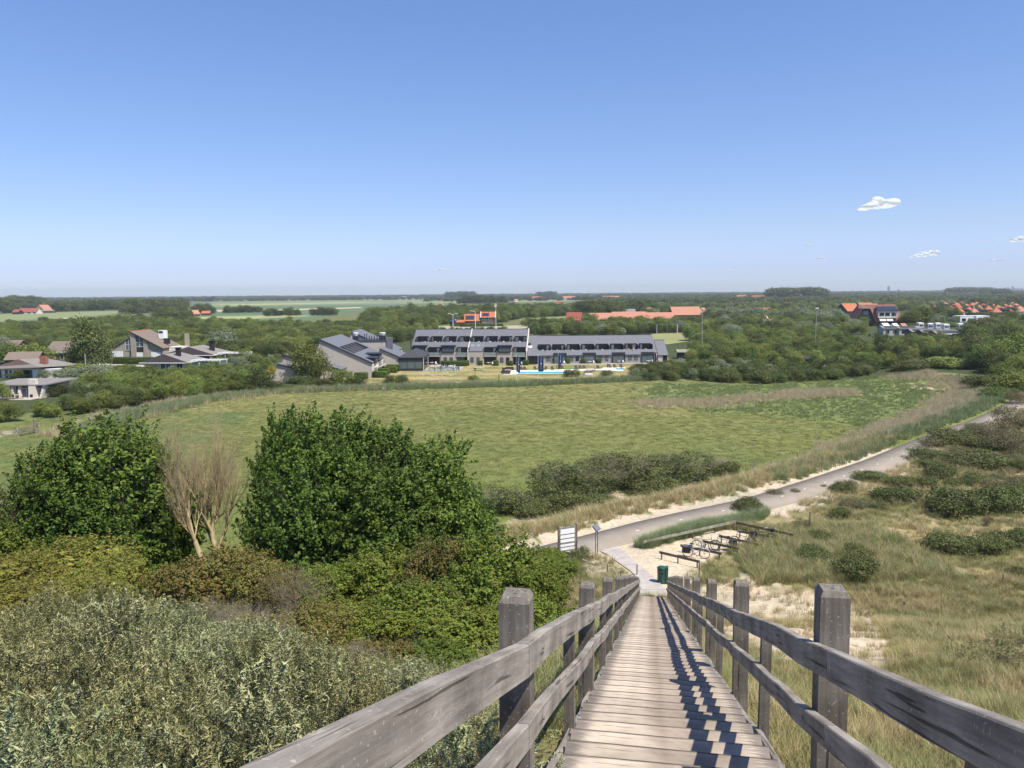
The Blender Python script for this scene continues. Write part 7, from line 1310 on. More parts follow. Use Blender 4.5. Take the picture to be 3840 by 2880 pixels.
for i, (x, y, w, c) in enumerate(((2765, 1119, 36, 0), (2820, 1124, 44, 0), (2855, 1141, 22, 0), (2955, 1150, 14, 0), (2975, 1138, 12, 0), (2588, 1117, 18, 0), (1930, 1129, 14, 1), (1990, 1123, 40, 0), (2110, 1122, 46, 1), (2185, 1122, 18, 0), (2260, 1122, 60, 1), (2350, 1119, 20, 0), (2430, 1113, 24, 0), (2080, 1145, 26, 2), (1637, 1150, 22, 1), (2690, 1110, 18, 1), (3595, 1106, 36, 0), (3390, 1095, 30, 3), (3200, 1093, 26, 3), (955, 1113, 14, 0), (2, 1160, 14, 3), (52, 1155, 12, 1), (130, 1136, 30, 1), (160, 1128, 12, 3), (1500, 1120, 30, 3), (1240, 1118, 20, 3))):
    q = g(x, y + 3); w = max(8, w * q.y / FPX); gable(q, rad(random.uniform(-25, 25)), w, min(12, w * .6 + 3), 3.5, 3.5 + min(7, w * .3), (M_brick, M_crm, M_brickr, M_cream)[c], (M_tile_o, M_tile_p, M_tile_r, M_felt)[c], 'far farmhouse roof among the trees, %s of the row near the horizon' % ordn(i), group='far roofs near the horizon', cat='house', name='far_house')
# large inn with brown roof
inn = g(3205, 1224); R_i = gable(inn, rad(-10), 25, 15, 3.0, 11.5, M_wood2, M_tile_rb, 'large inn with a russet tiled roof, black gable and white dormer floor', hip=3.5, chim=16)
mb = MB(); mb.prism([(-1.5, 2.4), (9.5, 2.4), (6.2, 9.3), (2.2, 9.3)], -4.5, 4, mi=0); gp_ = mb.build('front_gable', M_wood2, R_i); mb = MB(); mb.sheet([(-2, -5, 2.2), (-2, 6, 2.2), (2.2, 6, 9.6), (2.2, -5, 9.6)], .25); mb.sheet([(10, -5, 2.2), (10, 6, 2.2), (6.2, 6, 9.6), (6.2, -5, 9.6)], .25); mb.sheet([(2.2, -4.8, 9.6), (6.2, -4.8, 9.6), (5, 4, 11.5), (3.4, 4, 11.5)], .25); mb.build('front_roof', M_tile_rb, R_i); window(R_i, 3.0, 5.5, 6.2, 8.2, -4.55, 2, gm=M_glass2); window(R_i, 7, 8, 3.0, 5.2, -4.55, 1)
mb = MB(); mb.bx(11.5, 21, -.8, 6, 4.4, 8.4); dm_ = mb.build('dormer_floor', M_cream, R_i); mb = MB(); mb.sheet([(11.2, -1.2, 8.3), (21.3, -1.2, 8.3), (21.3, 5.5, 10.5), (11.2, 5.5, 10.5)], .2); mb.build('solar_roof', M_solar, dm_)
for x0 in (12, 14.8, 18): window(R_i, x0, x0 + 2.3, 5.6, 7.2, -.83, 2)
for x0 in (12, 15.5): mb = MB(); mb.sheet([(x0, -2.6, 3.0), (x0 + 3, -2.6, 3.0), (x0 + 3, -.9, 3.9), (x0, -.9, 3.9)], .06); mb.build('awning', M_white, R_i)
gable(inn + Vector((24, 2, 0)), rad(-10), 12, 9, 2.8, 5.6, M_wood2, M_rk, 'dark-roofed extension at the right of the large inn', name='extension'); gable(g(3178, 1186), rad(25), 14, 12, 4, 9.5, M_wood2, M_tile_o, 'big orange-roofed barn behind the inn, left one', name='barn', cat='barn'); gable(g(3240, 1190), rad(15), 15, 12, 4, 9.5, M_brick, M_tile_p, 'faded red-roofed barn right behind the inn', name='barn', cat='barn'); gable(g(3225, 1168), 0, 12, 9, 3, 8, M_brick, M_tile_o, 'small orange roof above the barns behind the inn')
# orange pyramid-roofed village
vil = [(3480, 1160, 20, 16), (3505, 1158, 15, 11), (3535, 1180, 26, 22), (3607, 1178, 24, 22), (3595, 1160, 22, 18), (3660, 1181, 30, 22), (3677, 1163, 20, 20), (3708, 1166, 22, 19), (3738, 1178, 28, 22), (3790, 1160, 26, 16), (3825, 1165, 24, 16), (3592, 1148, 20, 14), (3650, 1148, 20, 14), (3570, 1160, 14, 10), (3787, 1176, 18, 12), (3835, 1175, 24, 14), (3625, 1150, 14, 10), (3690, 1148, 12, 8), (3770, 1150, 14, 9), (3500, 1142, 10, 9), (3815, 1148, 14, 9), (3730, 1150, 12, 8), (3440, 1143, 9, 7), (3350, 1138, 12, 8), (3215, 1145, 10, 8), (3550, 1143, 14, 10), (3610, 1140, 14, 9), (3665, 1142, 16, 10), (3715, 1143, 14, 10), (3745, 1158, 18, 13), (3765, 1168, 20, 15), (3640, 1166, 18, 13), (3550, 1172, 16, 12), (3800, 1142, 14, 9), (3470, 1150, 10, 8), (3380, 1142, 10, 8), (3290, 1146, 10, 7), (3120, 1140, 10, 7), (3055, 1150, 10, 7)]
for i, (x, y, w, h) in enumerate(vil):
    q = g(x - w / 2, y + 6); k = q.y / FPX; W__ = w * k * 1.15; he = 2.8; hr = he + h * k * .72; D_ = W__ * .9
    r = gable(q, rad(random.uniform(-14, 14)), W__, D_, he, hr, M_brick if i % 3 else M_crm, M_tile_o if i % 5 else M_tile_p, 'orange pyramid-roofed holiday house, %s of the village at the right' % ordn(i), hip=W__ * .45, group='orange-roofed holiday houses', wins=((W__ * .2, W__ * .35, .8, 2.2), (W__ * .6, W__ * .8, .8, 2.2)))
    if i in (2, 5, 6, 8, 3): mb = MB(); mb.bx(W__ + .4, W__ + 6, 2, 9, 0, 4.5); mb.sheet([(W__ + .3, 1.5, 4.3), (W__ + 6.3, 1.5, 4.3), (W__ + 6.3, 9.5, 5.6), (W__ + .3, 9.5, 5.6)], .2); mb.build('dark_wing', M_wood2, r)
# white flat-roofed building, solar-roofed row, caravans
wb = g(3600, 1211); r = empty('white_building', wb, rad(-3), 'white flat-roofed building between the orange roofs and the camping pitches', 'building'); k = wb.y / FPX
mb = MB(); mb.bx(0, 8, 0, 9, 0, 3.8); mb.bx(8.05, 15.5, -1.5, 8, 0, 4.1); mb.bx(15.55, 18.5, -.5, 7, 0, 3.1); mb.build('wall', M_white, r); mb = MB(); mb.bx(-.1, 8.1, -.1, 9.1, 3.81, 4.0); mb.bx(-5, 19, -4, -1.6, 0, .25); mb.build('trim', M_whit2, r)
for x0, x1 in ((1, 3.2), (4.4, 7)): window(r, x0, x1, .9, 2.6, -.03, 3, fm=M_dark)
for x0, x1 in ((9.3, 10.3), (12.2, 14.6)): window(r, x0, x1, .6, 2.9, -1.53, 2, fm=M_dark)
sr = g(3312, 1259)
for i, (dx, dy, w, lab) in enumerate(((0, 0, 8, 'pale flat holiday chalet with solar roof at the left of the row'), (6, -1.5, 9, 'pale flat chalet with two dark windows in the solar-roofed row'))):
    r = gable(sr + Vector((dx, dy, 0)), rad(-4), w, 7, 3.2, 4.0, mat('chalet_wall_%d' % i, (.46, .44, .38), .9, .04), M_felt, lab, name='chalet', wins=((1, 2.4, 1.0, 2.4, 2), (4, 5.4, 1.0, 2.4, 2)), wm=M_dark, solar=(.8, 0, 6))
for i, (x, y, w, lab) in enumerate(((3420, 1268, 12, 'dark brick row house with solar roof, left one'), (3462, 1272, 13, 'dark brick row house with solar roof and a pale canopy, middle one'), (3512, 1277, 14, 'dark brick row house with solar roof, right one'))):
    q = g(x, y + 4); r = gable(q, rad(-4), w, 7, 3.0, 3.9, M_brick, M_felt, lab, name='row_house', wins=((2, 3.2, .8, 2.2), (6, 7.2, .8, 2.2)), solar=(.8, 0, int(w / 1.15))); mb = MB(); mb.sheet([(w * .1, -1.6, 2.6), (w * .35, -1.6, 2.6), (w * .35, -.4, 3.1), (w * .1, -.4, 3.1)], .06); mb.build('canopy', M_bal, r)
for sx, sy, w, m_, lab in ((3325, 1225, 22, M_white, 'white party tent beside the inn'), (3362, 1226, 16, M_white, 'second white party tent, right of the first'), (3393, 1226, 17, M_tile_p, 'pink tent roof at the right of the white tents')):
    q = g(sx - w / 2, sy + 4); k = q.y / FPX; gable(q, 0, w * k, 5, 1.1, 2.3, m_, m_, lab, name='tent', cat='tent', ov=.15)
def camper(sx, sy, kind, label):
    q = g(sx, sy); r = empty('motorhome' if kind else 'caravan', q, rad(-18 + random.uniform(-6, 6)), label, 'motorhome' if kind else 'caravan', 'white motorhomes and caravans on the camping pitches'); w, L_ = 2.3, 5.6; mb = MB()
    mb.bx(-w / 2, w / 2, 0, L_, .5, 2.9); 
    if kind: mb.hexa([(-w / 2 + .05, L_, .5), (w / 2 - .05, L_, .5), (w / 2 - .1, L_ + 1.5, .5), (-w / 2 + .1, L_ + 1.5, .5)], [(-w / 2 + .05, L_, 2.0), (w / 2 - .05, L_, 2.0), (w / 2 - .2, L_ + .9, 1.2), (-w / 2 + .2, L_ + .9, 1.2)])
    mb.hexa([(-w / 2, -.02, 2.9), (w / 2, -.02, 2.9), (w / 2, L_, 2.9), (-w / 2, L_, 2.9)], [(-w / 2 + .15, .15, 3.05), (w / 2 - .15, .15, 3.05), (w / 2 - .15, L_ - .1, 3.05), (-w / 2 + .15, L_ - .1, 3.05)]); mb.build('body', M_white, r)
    for a, b2_ in ((-.8, .0), (.25, .85)): window(r, a, b2_, 1.5, 2.2, -.03, 1, fm=M_dgrey)
    window(r, 1.2, 2.4, 1.5, 2.2, -w / 2 - .02, 1, fm=M_dgrey, axis='X'); window(r, 3.4, 4.4, 1.5, 2.2, -w / 2 - .02, 1, fm=M_dgrey, axis='X')
    for y in (1.2, L_ - .6): mb = MB(); mb.tube((-w / 2 - .02, y, .33), (w / 2 + .02, y, .33), .33, n=10); mb.build('wheel', M_rub, r)
for i, (x, y, k) in enumerate(((3455, 1234, 0), (3490, 1237, 0), (3520, 1235, 1), (3550, 1240, 1), (3606, 1238, 1), (3632, 1247, 0), (3735, 1232, 1), (3690, 1250, 0))):
    camper(x, y, k, 'white %s on the camping pitches, %s from the left' % ('motorhome' if k else 'caravan', ordn(i)))
car(g(3612, 1246), rad(70), M_white, 'white van beside the motorhomes', 4.8, True); car(g(3765, 1217), rad(5), M_whit2, 'long white vehicle at the right end of the camping', 5.0, True)
# long clipped hedges of the camping
for i, (x, y, w) in enumerate(((3560, 1222, 55), (3660, 1229, 42), (3480, 1226, 24))): hedgebox(x, y, w, 1.8, 1.8, 'long clipped hedge between the camping pitches, %s' % ('rear one', 'right one', 'left one')[i], rad(-2))
# football ground: floodlights, ball nets, wind sock
def flood(sx, sy, ytop, label):
    p = g(sx, sy); top = atD(sx, ytop, p.y); r = empty('floodlight_mast', p, 0, label, 'floodlight', 'floodlight masts of the sports ground'); h = top.z; mb = MB(); mb.tube((0, 0, 0), (0, 0, h), .17, .09, 8); mb.build('mast', mat('mast_grey', (.30, .31, .29), .5, .05), r); mb = MB(); mb.box((.1, -.1, h + .15), (.95, .45, .3)); mb.box((-.1, .1, h - .15), (.5, .3, .2)); mb.build('lamp_head', M_white, r)
flood(2631, 1332, 1158, 'tall floodlight mast right of the hotel end'); flood(3056, 1325, 1158, 'tall floodlight mast in the right woodland'); flood(2460, 1205, 1140, 'distant slim mast behind the hotel') if False else None
for x0, x1, y0, yt, lab in ((2463, 2538, 1252, 1216, 'ball-stop net frame on the sports field, left one'), (2540, 2655, 1250, 1215, 'ball-stop net frame on the sports field, right one')):
    a, b = g(x0, y0), g(x1, y0 - 1); h = (y0 - yt) * a.y / FPX; r = empty('ball_stop_frame', a, math.atan2(b.y - a.y, b.x - a.x), lab, 'sports frame'); w = (b - a).length; n = 2 if w < 30 else 3
    for i in range(n + 1): mb = MB(); mb.tube((w * i / n, 0, 0), (w * i / n, 0, h), .09, n=6); mb.build('post', M_white if i == 0 else M_steel, r)
    mb = MB()
    for i in range(n): mb.tube((w * i / n, 0, h), (w * (i + 1) / n, 0, h), .06, n=5)
    mb.build('crossbar', M_steel, r)
p = g(2866, 1245); top = atD(2866, 1183, p.y); r = empty('windsock', p, 0, 'orange and white windsock on a striped pole in the right woodland', 'windsock'); h = top.z; M_or = mat('orange_cloth', (.75, .24, .10), .8, .05)
for i in range(8): mb = MB(); mb.tube((0, 0, h * i / 8), (0, 0, h * (i + 1) / 8 - .001), .12, n=7); mb.build('pole_band', M_white if i % 2 else M_brickr, r)
q0 = Vector((.1, 0, h - .1)); dd = Vector((.75, 0, -.75))
for i in range(4): mb = MB(); mb.tube(q0 + dd * i * .85, q0 + dd * (i + 1) * .85, .55 - i * .09, .46 - i * .09, 10, cap=False); mb.build('sock_band', M_or if i % 2 == 0 else M_white, r)
hut = gable(g(2542, 1345), rad(-5), 3.2, 3, 2.0, 2.6, M_wood2, M_wgreen, 'small wooden hut at the right end of the hotel garden', name='hut', cat='hut'); gable(g(3020, 1380), 0, 5.5, 4, 2.4, 3.0, M_wood2, M_wood2, 'black shed in the bushes under the right floodlight mast', name='shed', cat='shed')
gable(g(3335, 1373), rad(10), 2.2, 2, .5, 1.0, M_cream, M_cream, 'tiny pale hut roof at the edge of the right woodland', name='hut', cat='hut')
# church tower, its neighbour, far works
def spire(sx, yb, yt, D, w, label, name='church_tower', top=.5):
    b = atD(sx, yt, D); r = empty(name, (b.x, b.y, 0), 0, label, 'tower'); h = b.z; mb = MB(); mb.bx(-w / 2, w / 2, -w / 2, w / 2, 0, h * top); mb.build('tower_shaft', M_stone, r); mb = MB(); mb.add([(-w * .55, -w * .55, h * top), (w * .55, -w * .55, h * top), (w * .55, w * .55, h * top), (-w * .55, w * .55, h * top), (0, 0, h)], [(0, 1, 4), (1, 2, 4), (2, 3, 4), (3, 0, 4), (0, 3, 2, 1)]); mb.build('spire', M_dark, r)
M_stone = mat('stone_grey', (.16, .16, .17), .9, .05)
spire(3333, 1090, 1070, 5200, 11, 'slender dark church tower on the horizon at the right', top=.72); spire(3370, 1090, 1081, 5000, 12, 'short stepped tower right of the church tower', 'mill_tower', .7); spire(3199, 1092, 1087, 5000, 8, 'tiny spire left of the church tower'); spire(347, 1116, 1113, 5200, 8, 'tiny tower on the horizon at the left')
for i, (x, yt, w) in enumerate(((3770, 1082, 10), (3778, 1077, 8), (3785, 1080, 14), (3798, 1074, 12), (3806, 1080, 12), (3818, 1081, 16), (3832, 1080, 12), (3762, 1083, 20))):
    b = atD(x, yt, 6000); mb = MB(); mb.bx(-w / 2, w / 2, -6, 6, 0, b.z); tag(mb.build('factory_block', M_stone, loc=(b.x, b.y, 0)), 'far pale factory stack on the right horizon', 'factory', 'far factory on the horizon')
# roads and fields
def poly(name, pts, m_, z=.05, th=.3):
    P = [g(*p) for p in pts]; n = len(P); mb = MB(); mb.add([(p.x, p.y, z) for p in P], [tuple(range(n))]); o = mb.build(name, m_); 
    if o.data.polygons[0].normal.z < 0: o.data.flip_normals()
    return tag(o, kind='structure')
def fm(n_, c, v=.06): return mat(n_, c, .95, v, .02)
F1, F2, F3, F4, F5 = fm('crop_dark', (.10, .15, .07)), fm('crop_mid', (.20, .23, .095)), fm('crop_light', (.30, .32, .13)), fm('crop_yellow', (.48, .43, .25)), fm('crop_blue', (.17, .21, .10))
poly('field', [(0, 1178), (170, 1172), (560, 1164), (730, 1166), (480, 1172), (330, 1186), (0, 1206)], F2); poly('field', [(0, 1206), (160, 1196), (330, 1186), (300, 1210), (0, 1235)], F1, .06); poly('field', [(175, 1197), (280, 1190), (290, 1193), (180, 1198.5)], F4, .08)
poly('field', [(690, 1182), (1260, 1170), (1300, 1176), (1160, 1200), (700, 1196)], F1, .06); poly('field', [(690, 1190), (1060, 1182), (1200, 1184), (960, 1195), (720, 1204)], F3, .08); poly('field', [(750, 1202), (1150, 1190), (1180, 1200), (900, 1212)], F1, .09)
poly('field', [(780, 1133), (1560, 1121), (1900, 1121), (1900, 1130), (1500, 1140), (800, 1152)], F5, .06); poly('field', [(740, 1152), (1000, 1147), (1480, 1140), (1500, 1146), (1000, 1160), (760, 1164)], F1, .07); poly('field', [(720, 1163), (1000, 1162), (1350, 1152), (1360, 1155), (1000, 1167), (730, 1169)], F4, .1); poly('field', [(700, 1168), (1000, 1167), (1360, 1156), (1380, 1164), (1000, 1178), (700, 1180)], F1, .08)
poly('field', [(780, 1142), (1300, 1133), (1450, 1134), (900, 1146)], F3, .09); poly('field', [(1480, 1130), (2000, 1122), (2240, 1122), (2240, 1127), (1900, 1135), (1500, 1139)], F2, .08)
poly('field', [(1940, 1190), (2140, 1184), (2230, 1190), (2180, 1200), (2050, 1212), (1960, 1210)], F2, .07); poly('field', [(1970, 1198), (2140, 1192), (2160, 1198), (2060, 1204), (1990, 1204)], F1, .09); poly('field', [(1960, 1219), (2260, 1212), (2260, 1228), (1990, 1236)], F1, .07); poly('field', [(2690, 1172), (2870, 1170), (2860, 1186), (2700, 1184)], F1, .07); poly('field', [(2430, 1182), (2500, 1180), (2500, 1196), (2420, 1198)], F1, .07)
poly('sports_field', [(2440, 1252), (2560, 1247), (2760, 1248), (2720, 1262), (2500, 1292), (2450, 1280)], fm('dry_turf', (.245, .25, .10)), .06)
poly('far_road', [(1600, 1228), (1800, 1226), (2000, 1221), (2250, 1214), (2250, 1218), (2000, 1226), (1800, 1234), (1600, 1238)], M_road, .12); poly('road_verge', [(1600, 1224), (1900, 1222), (2010, 1219), (2000, 1230), (1800, 1242), (1600, 1246)], fm('dry_verge', (.38, .33, .19)), .09); poly('dune_slope', [(3500, 1176), (3700, 1190), (3840, 1200), (3840, 1215), (3620, 1208), (3500, 1200)], fm('sand_scrub', (.28, .25, .15)), .1); poly('camping_lane', [(3540, 1236), (3740, 1236), (3745, 1241), (3540, 1241)], M_road, .1)
poly('driveway', [(265, 1366), (330, 1362), (445, 1366), (600, 1372), (600, 1380), (450, 1372), (330, 1370), (280, 1374)], M_conc, .06); poly('driveway', [(300, 1398), (345, 1398), (345, 1404), (300, 1404)], F4, .06); poly('forecourt', [(1000, 1405), (1045, 1402), (1040, 1428), (1005, 1425)], M_conc, .06)
# ---------------------------------------------------------------- trees and bushes of the middle distance, one by one where they can be told apart
def onb(): pass
TAKEN = []
def wood(name, poly_px, kinds, spacing, h, label, group, nmax=300, keep=None, hw=1.0, stuffname=None, stufflabel=None, poly_w=None, on='woodland_tree'):
    P = poly_w or [tuple(g(*p)[:2]) for p in poly_px]; A = np.array(P); x0, y0 = A.min(0); x1, y1 = A.max(0); pts = []
    nx, ny = int((x1 - x0) / spacing) + 1, int((y1 - y0) / (spacing * .9)) + 1
    gx, gy = np.meshgrid(np.arange(nx), np.arange(ny)); X = x0 + (gx + .5 * (gy % 2)) * spacing + rng.uniform(-.42, .42, gx.shape) * spacing; Y = y0 + gy * spacing * .9 + rng.uniform(-.42, .42, gx.shape) * spacing
    X, Y = X.ravel(), Y.ravel(); k = pip(P, X, Y) & infr(X, Y, .08)
    if keep is not None: k &= keep(X, Y)
    X, Y = X[k], Y[k]; o = np.argsort(Y); X, Y = X[o], Y[o]; n = len(X); 
    patch = fbm(X, Y, 60, len(name)) ; hh = rng.uniform(h[0], h[1], n) * (1 + .15 * fbm(X, Y, 45, 77)) * np.where(rng.random(n) < .07, 1.3, 1); Z = T(X, Y)
    pr = np.array([q[1] for q in kinds]); pr = pr / pr.sum(); cum = np.cumsum(pr); sel = np.searchsorted(cum, np.clip(.5 + .5 * patch + rng.normal(0, .18, n), 0, .999))
    for i in range(min(n, nmax)):
        K = kinds[sel[i]][0]; w = hh[i] / K.h * K.w * rng.uniform(.85, 1.15) * hw; K.put((X[i], Y[i], Z[i]), w, hh[i], label, group, nm=on)
    if n > nmax:
        for j, (K, _) in enumerate(kinds):
            m_ = (sel[nmax:] == j)
            if m_.sum() == 0: continue
            s = hh[nmax:][m_] / K.h; sc = np.stack([s * hw, s * hw, s], 1)
            scatter(stuffname or 'woodland', K.fo, np.stack([X[nmax:][m_], Y[nmax:][m_], Z[nmax:][m_]], 1), sc, stufflabel or (label + ', its rear mass'), tilt=.03)
    return n
cnt = {}
def house_clear(rects):
    def f(X, Y):
        k = np.ones(len(X), bool)
        for (sx0, sx1, ynear, yfar) in rects:
            a, b = g(sx0, ynear), g(sx1, ynear); c = g(sx0, yfar); k &= ~((X > a.x * Y / a.y) & (X < b.x * Y / b.y) & (Y > a.y) & (Y < c.y))
        return k
    return f
# left: wood behind the bungalows
cnt['left'] = wood('left_wood', [(-150, 1330), (150, 1312), (420, 1318), (640, 1325), (980, 1352), (1240, 1310), (1550, 1278), (1600, 1252), (1400, 1236), (1200, 1232), (950, 1226), (700, 1216), (560, 1208), (430, 1205), (330, 1216), (-200, 1246)], [(K_w3, .34), (K_w1, .40), (K_w2, .26)], 4.1, (3.4, 5.0), 'green tree in the dense wood behind the bungalows at the left', 'trees of the left wood', 90, keep=house_clear([(130, 340, 1350, 1322), (405, 660, 1356, 1322)]), hw=1.1)
cnt['mid'] = wood('mid_wood', [(1560, 1250), (1640, 1262), (1640, 1228), (1480, 1224), (1400, 1232), (1460, 1205), (1700, 1196), (1720, 1214), (1560, 1228)], [(K_w1, .6), (K_w3, .4)], 5.5, (4.5, 6.5), 'green tree of the wood left of the brick house by the road', 'trees left of the brick house', 20, hw=1.05)
cnt['mid2'] = wood('mid2', [(1340, 1226), (1480, 1222), (1720, 1214), (1900, 1210), (1950, 1196), (2230, 1180), (2230, 1160), (1900, 1166), (1600, 1174), (1380, 1196)], [(K_w3, .4), (K_w1, .6)], 6.5, (5.5, 8), 'tree of the broad wood behind the road', 'trees behind the road', 20, hw=1.05)
# hedge in front of the bungalows along the meadow
hp = [(0, 1590), (90, 1578), (200, 1570), (330, 1560), (430, 1545), (540, 1525), (650, 1500), (760, 1490), (860, 1480), (920, 1475), (920, 1452), (800, 1440), (700, 1440), (560, 1440), (430, 1445), (330, 1470), (300, 1490), (235, 1545), (120, 1562), (0, 1572), (-60, 1584)]
cnt['hedge'] = wood('hedge_belt', hp, [(K_hedgeb, .6), (K_w3, .3), (K_w4, .1)], 3.3, (1.8, 3.3), 'leafy bush in the hedge belt between the meadow and the bungalows', 'bushes of the hedge belt', 300, on='hedge_bush', hw=1.15, poly_w=[tuple(g(*p)[:2]) for p in hp])
for x, y, w, h, K, lab in ((450, 1400, 110, 34, K_w1, 'bush in the garden before the taupe villa, left'), (380, 1412, 90, 50, K_w4, 'silvery bush at the garden wall'), (700, 1416, 130, 34, K_hedgeb, 'bright green bush before the right pergola'), (800, 1400, 150, 34, K_hedgeb, 'wide green bush right of the bungalows'), (870, 1372, 110, 34, K_w4, 'pale green bush beside the right pergola'), (920, 1350, 110, 40, K_w1, 'green bush behind the right pergola'), (590, 1414, 90, 26, K_hedgeb, 'bush before the nearer low bungalow'), (480, 1445, 150, 44, K_hedgeb, 'bush in the hedge under the villa'), (490, 1414, 90, 26, K_hedgeb, 'dark green bush left of the nearer low bungalow'), (120, 1362, 150, 75, K_w1, 'broad green pine-like tree before the brown-roofed bungalow'), (40, 1365, 140, 80, K_w1, 'broad tree at the left edge above the white bungalow'), (170, 1372, 60, 40, K_hawr, 'reddish-brown shrub beside the broad tree'), (0, 1330, 90, 70, K_w4, 'grey-green tree at the left edge'), (300, 1352, 0, 0, None, ''), (250, 1425, 120, 45, K_w4, 'silver-green bush between the two bungalows'), (330, 1432, 150, 60, K_w4, 'silver-green willow right of the cream bungalow'), (215, 1484, 90, 42, K_w3, 'dark bush at the right wall of the cream bungalow'), (120, 1412, 130, 22, K_hedgeb, 'low hedge bush before the white bungalow'), (60, 1415, 100, 20, K_hedgeb, 'low bush at the left of the white bungalow'), (10, 1500, 60, 70, K_w1, 'bush with pale stems at the left edge before the cream bungalow'), (700, 1345, 44, 50, K_yel, 'golden conifer behind the low bungalows'), (840, 1330, 110, 100, K_w4, 'big silver-green poplar behind the bungalows'), (690, 1446, 120, 36, K_hedgeb, 'bush below the yellow sign'), (300, 1412, 120, 50, K_w1, 'bush at the foot of the leaning dark tree'), (900, 1434, 110, 44, K_hedgeb, 'dark bush at the right end of the hedge belt'), (820, 1436, 120, 44, K_w3, 'dark bush left of the yellow broom'), (260, 1385, 60, 30, K_hedgeb, 'small bush at the garage')):
    if K: putW(K, x, y, w * 1.0, h, lab, 'garden bushes of the bungalows')
p = g(345, 1392); K_w3.put((p.x, p.y, 0), 9.5, 12.5, 'tall dark tree leaning between the brown-roofed bungalow and the villa'); K_w3.put((p.x - 1.5, p.y - 1, 0), 6, 8, 'lower dark tree beside the leaning one'); 
wood('band', [(0, 1420), (60, 1408), (280, 1402), (450, 1392), (560, 1400), (900, 1390), (1000, 1380), (1010, 1400), (920, 1450), (700, 1438), (430, 1440), (330, 1462), (225, 1480), (215, 1430), (0, 1425)], [(K_hedgeb, .5), (K_w4, .2), (K_w3, .3)], 3.6, (1.0, 2.4), 'low garden bush between the bungalow plots', 'low garden bushes', 150, on='garden_bush', keep=house_clear([(-40, 235, 1492, 1425), (-60, 290, 1420, 1380), (530, 830, 1396, 1362)]))
wood('yard', [(700, 1352), (960, 1330), (1120, 1328), (1030, 1362), (965, 1398), (930, 1402), (820, 1380), (720, 1362)], [(K_w1, .4), (K_w4, .3), (K_w2, .3)], 4.2, (1.5, 2.8), 'scrub bush between the bungalows and the hotel gables', 'scrub left of the hotel gables', 90, on='garden_bush')
# right: coastal scrub and wood
sc1 = [(2360, 1422), (2440, 1432), (2600, 1428), (2760, 1436), (2900, 1440), (3100, 1428), (3250, 1412), (3280, 1385), (3060, 1392), (2900, 1375), (2700, 1368), (2560, 1372), (2480, 1382), (2380, 1400)]
cnt['sc'] = wood('scrub', sc1, [(K_scrub, .6), (K_w4, .2), (K_w1, .2)], 2.9, (1.5, 2.6), 'dark wind-clipped shrub of the scrub belt right of the pool', 'shrubs of the right scrub belt', 300, on='scrub_shrub', hw=1.1)
cnt['r1'] = wood('right_wood', [(2570, 1392), (2600, 1376), (2700, 1372), (2900, 1378), (3060, 1393), (3280, 1388), (3420, 1385), (3640, 1384), (3700, 1400), (3700, 1330), (3620, 1300), (3480, 1314), (3330, 1312), (3250, 1296), (3050, 1250), (2800, 1268), (2640, 1278), (2600, 1300), (2580, 1335)], [(K_w3, .35), (K_w1, .4), (K_w2, .25)], 4.0, (2.6, 4.6), 'green tree in the wood right of the hotel', 'trees of the right wood', 80, keep=lambda X, Y: (seg(PATH, X, Y)[0] > 4) & ~((X > g(2490, 1345).x - 2) & (X < g(2570, 1345).x) & (Y < g(2500, 1325).y) & (Y > g(2500, 1360).y)), hw=1.12)
wR = [(101, 130), (112, 138), (128, 160), (150, 190), (190, 250), (260, 380), (330, 520), (230, 380), (180, 330), (150, 262), (125, 215), (105, 172), (97.5, 150)]
cnt['r2'] = wood('edge_wood', None, [(K_w1, .5), (K_w3, .5)], 4.6, (4.4, 6.8), 'tall tree in the wood at the right edge beyond the path', 'trees at the right edge', 50, poly_w=[(95, 165), (104, 152), (102, 138), (112, 132), (140, 170), (200, 245), (330, 400), (250, 392), (170, 300), (118, 225), (100, 190)], keep=lambda X, Y: (seg(PATH, X, Y)[0] > 3.0) & (X / Y > g(3640, 1300).x / g(3640, 1300).y), hw=1.15)
for x, y, w, h, K, lab in ((3800, 1490, 130, 95, K_hedgeb, 'bright green hazel bush left of the path end'), (3740, 1520, 120, 70, K_hedgeb, 'green bush along the path below the hazel'), (3700, 1475, 140, 70, K_w3, 'dark bush with pale dead twigs left of the hazel'), (3760, 1450, 120, 90, K_w1, 'green bush behind the hazel'), (3660, 1455, 100, 50, K_w3, 'bush at the end of the sedge strip'), (3835, 1395, 60, 70, K_w3, 'dark tree standing over the path end'), (3560, 1392, 160, 55, K_w2, 'pale green bush at the head of the wet meadow'), (3420, 1395, 130, 45, K_w3, 'dark bush at the edge of the wet meadow'), (3030, 1440, 0, 0, None, '')):
    if K: putW(K, x, y, w, h, lab, 'bushes at the head of the path')
for x, y, w, h in ((3790, 1500, 60, 45), (3750, 1540, 70, 40)): putW(K_hedgeb, x, y, w, h, 'light green bush touching the path edge, %s one' % ('upper' if y == 1500 else 'lower'), 'bushes at the head of the path')
cnt['r3'] = wood('behind', [(2530, 1288), (2600, 1272), (2800, 1262), (3050, 1246), (3240, 1258), (3240, 1232), (3060, 1215), (2860, 1205), (2680, 1210), (2440, 1225), (2250, 1236), (2000, 1245), (2000, 1256), (2300, 1262), (2430, 1252), (2680, 1247), (2760, 1246), (2700, 1262)], [(K_w3, .3), (K_w1, .4), (K_w2, .15), (K_w4, .15)], 5.0, (3.6, 5.6), 'tree behind the sports field right of the hotel', 'trees behind the sports field', 20, hw=1.1, keep=house_clear([(3210, 3420, 1232, 1210)]))
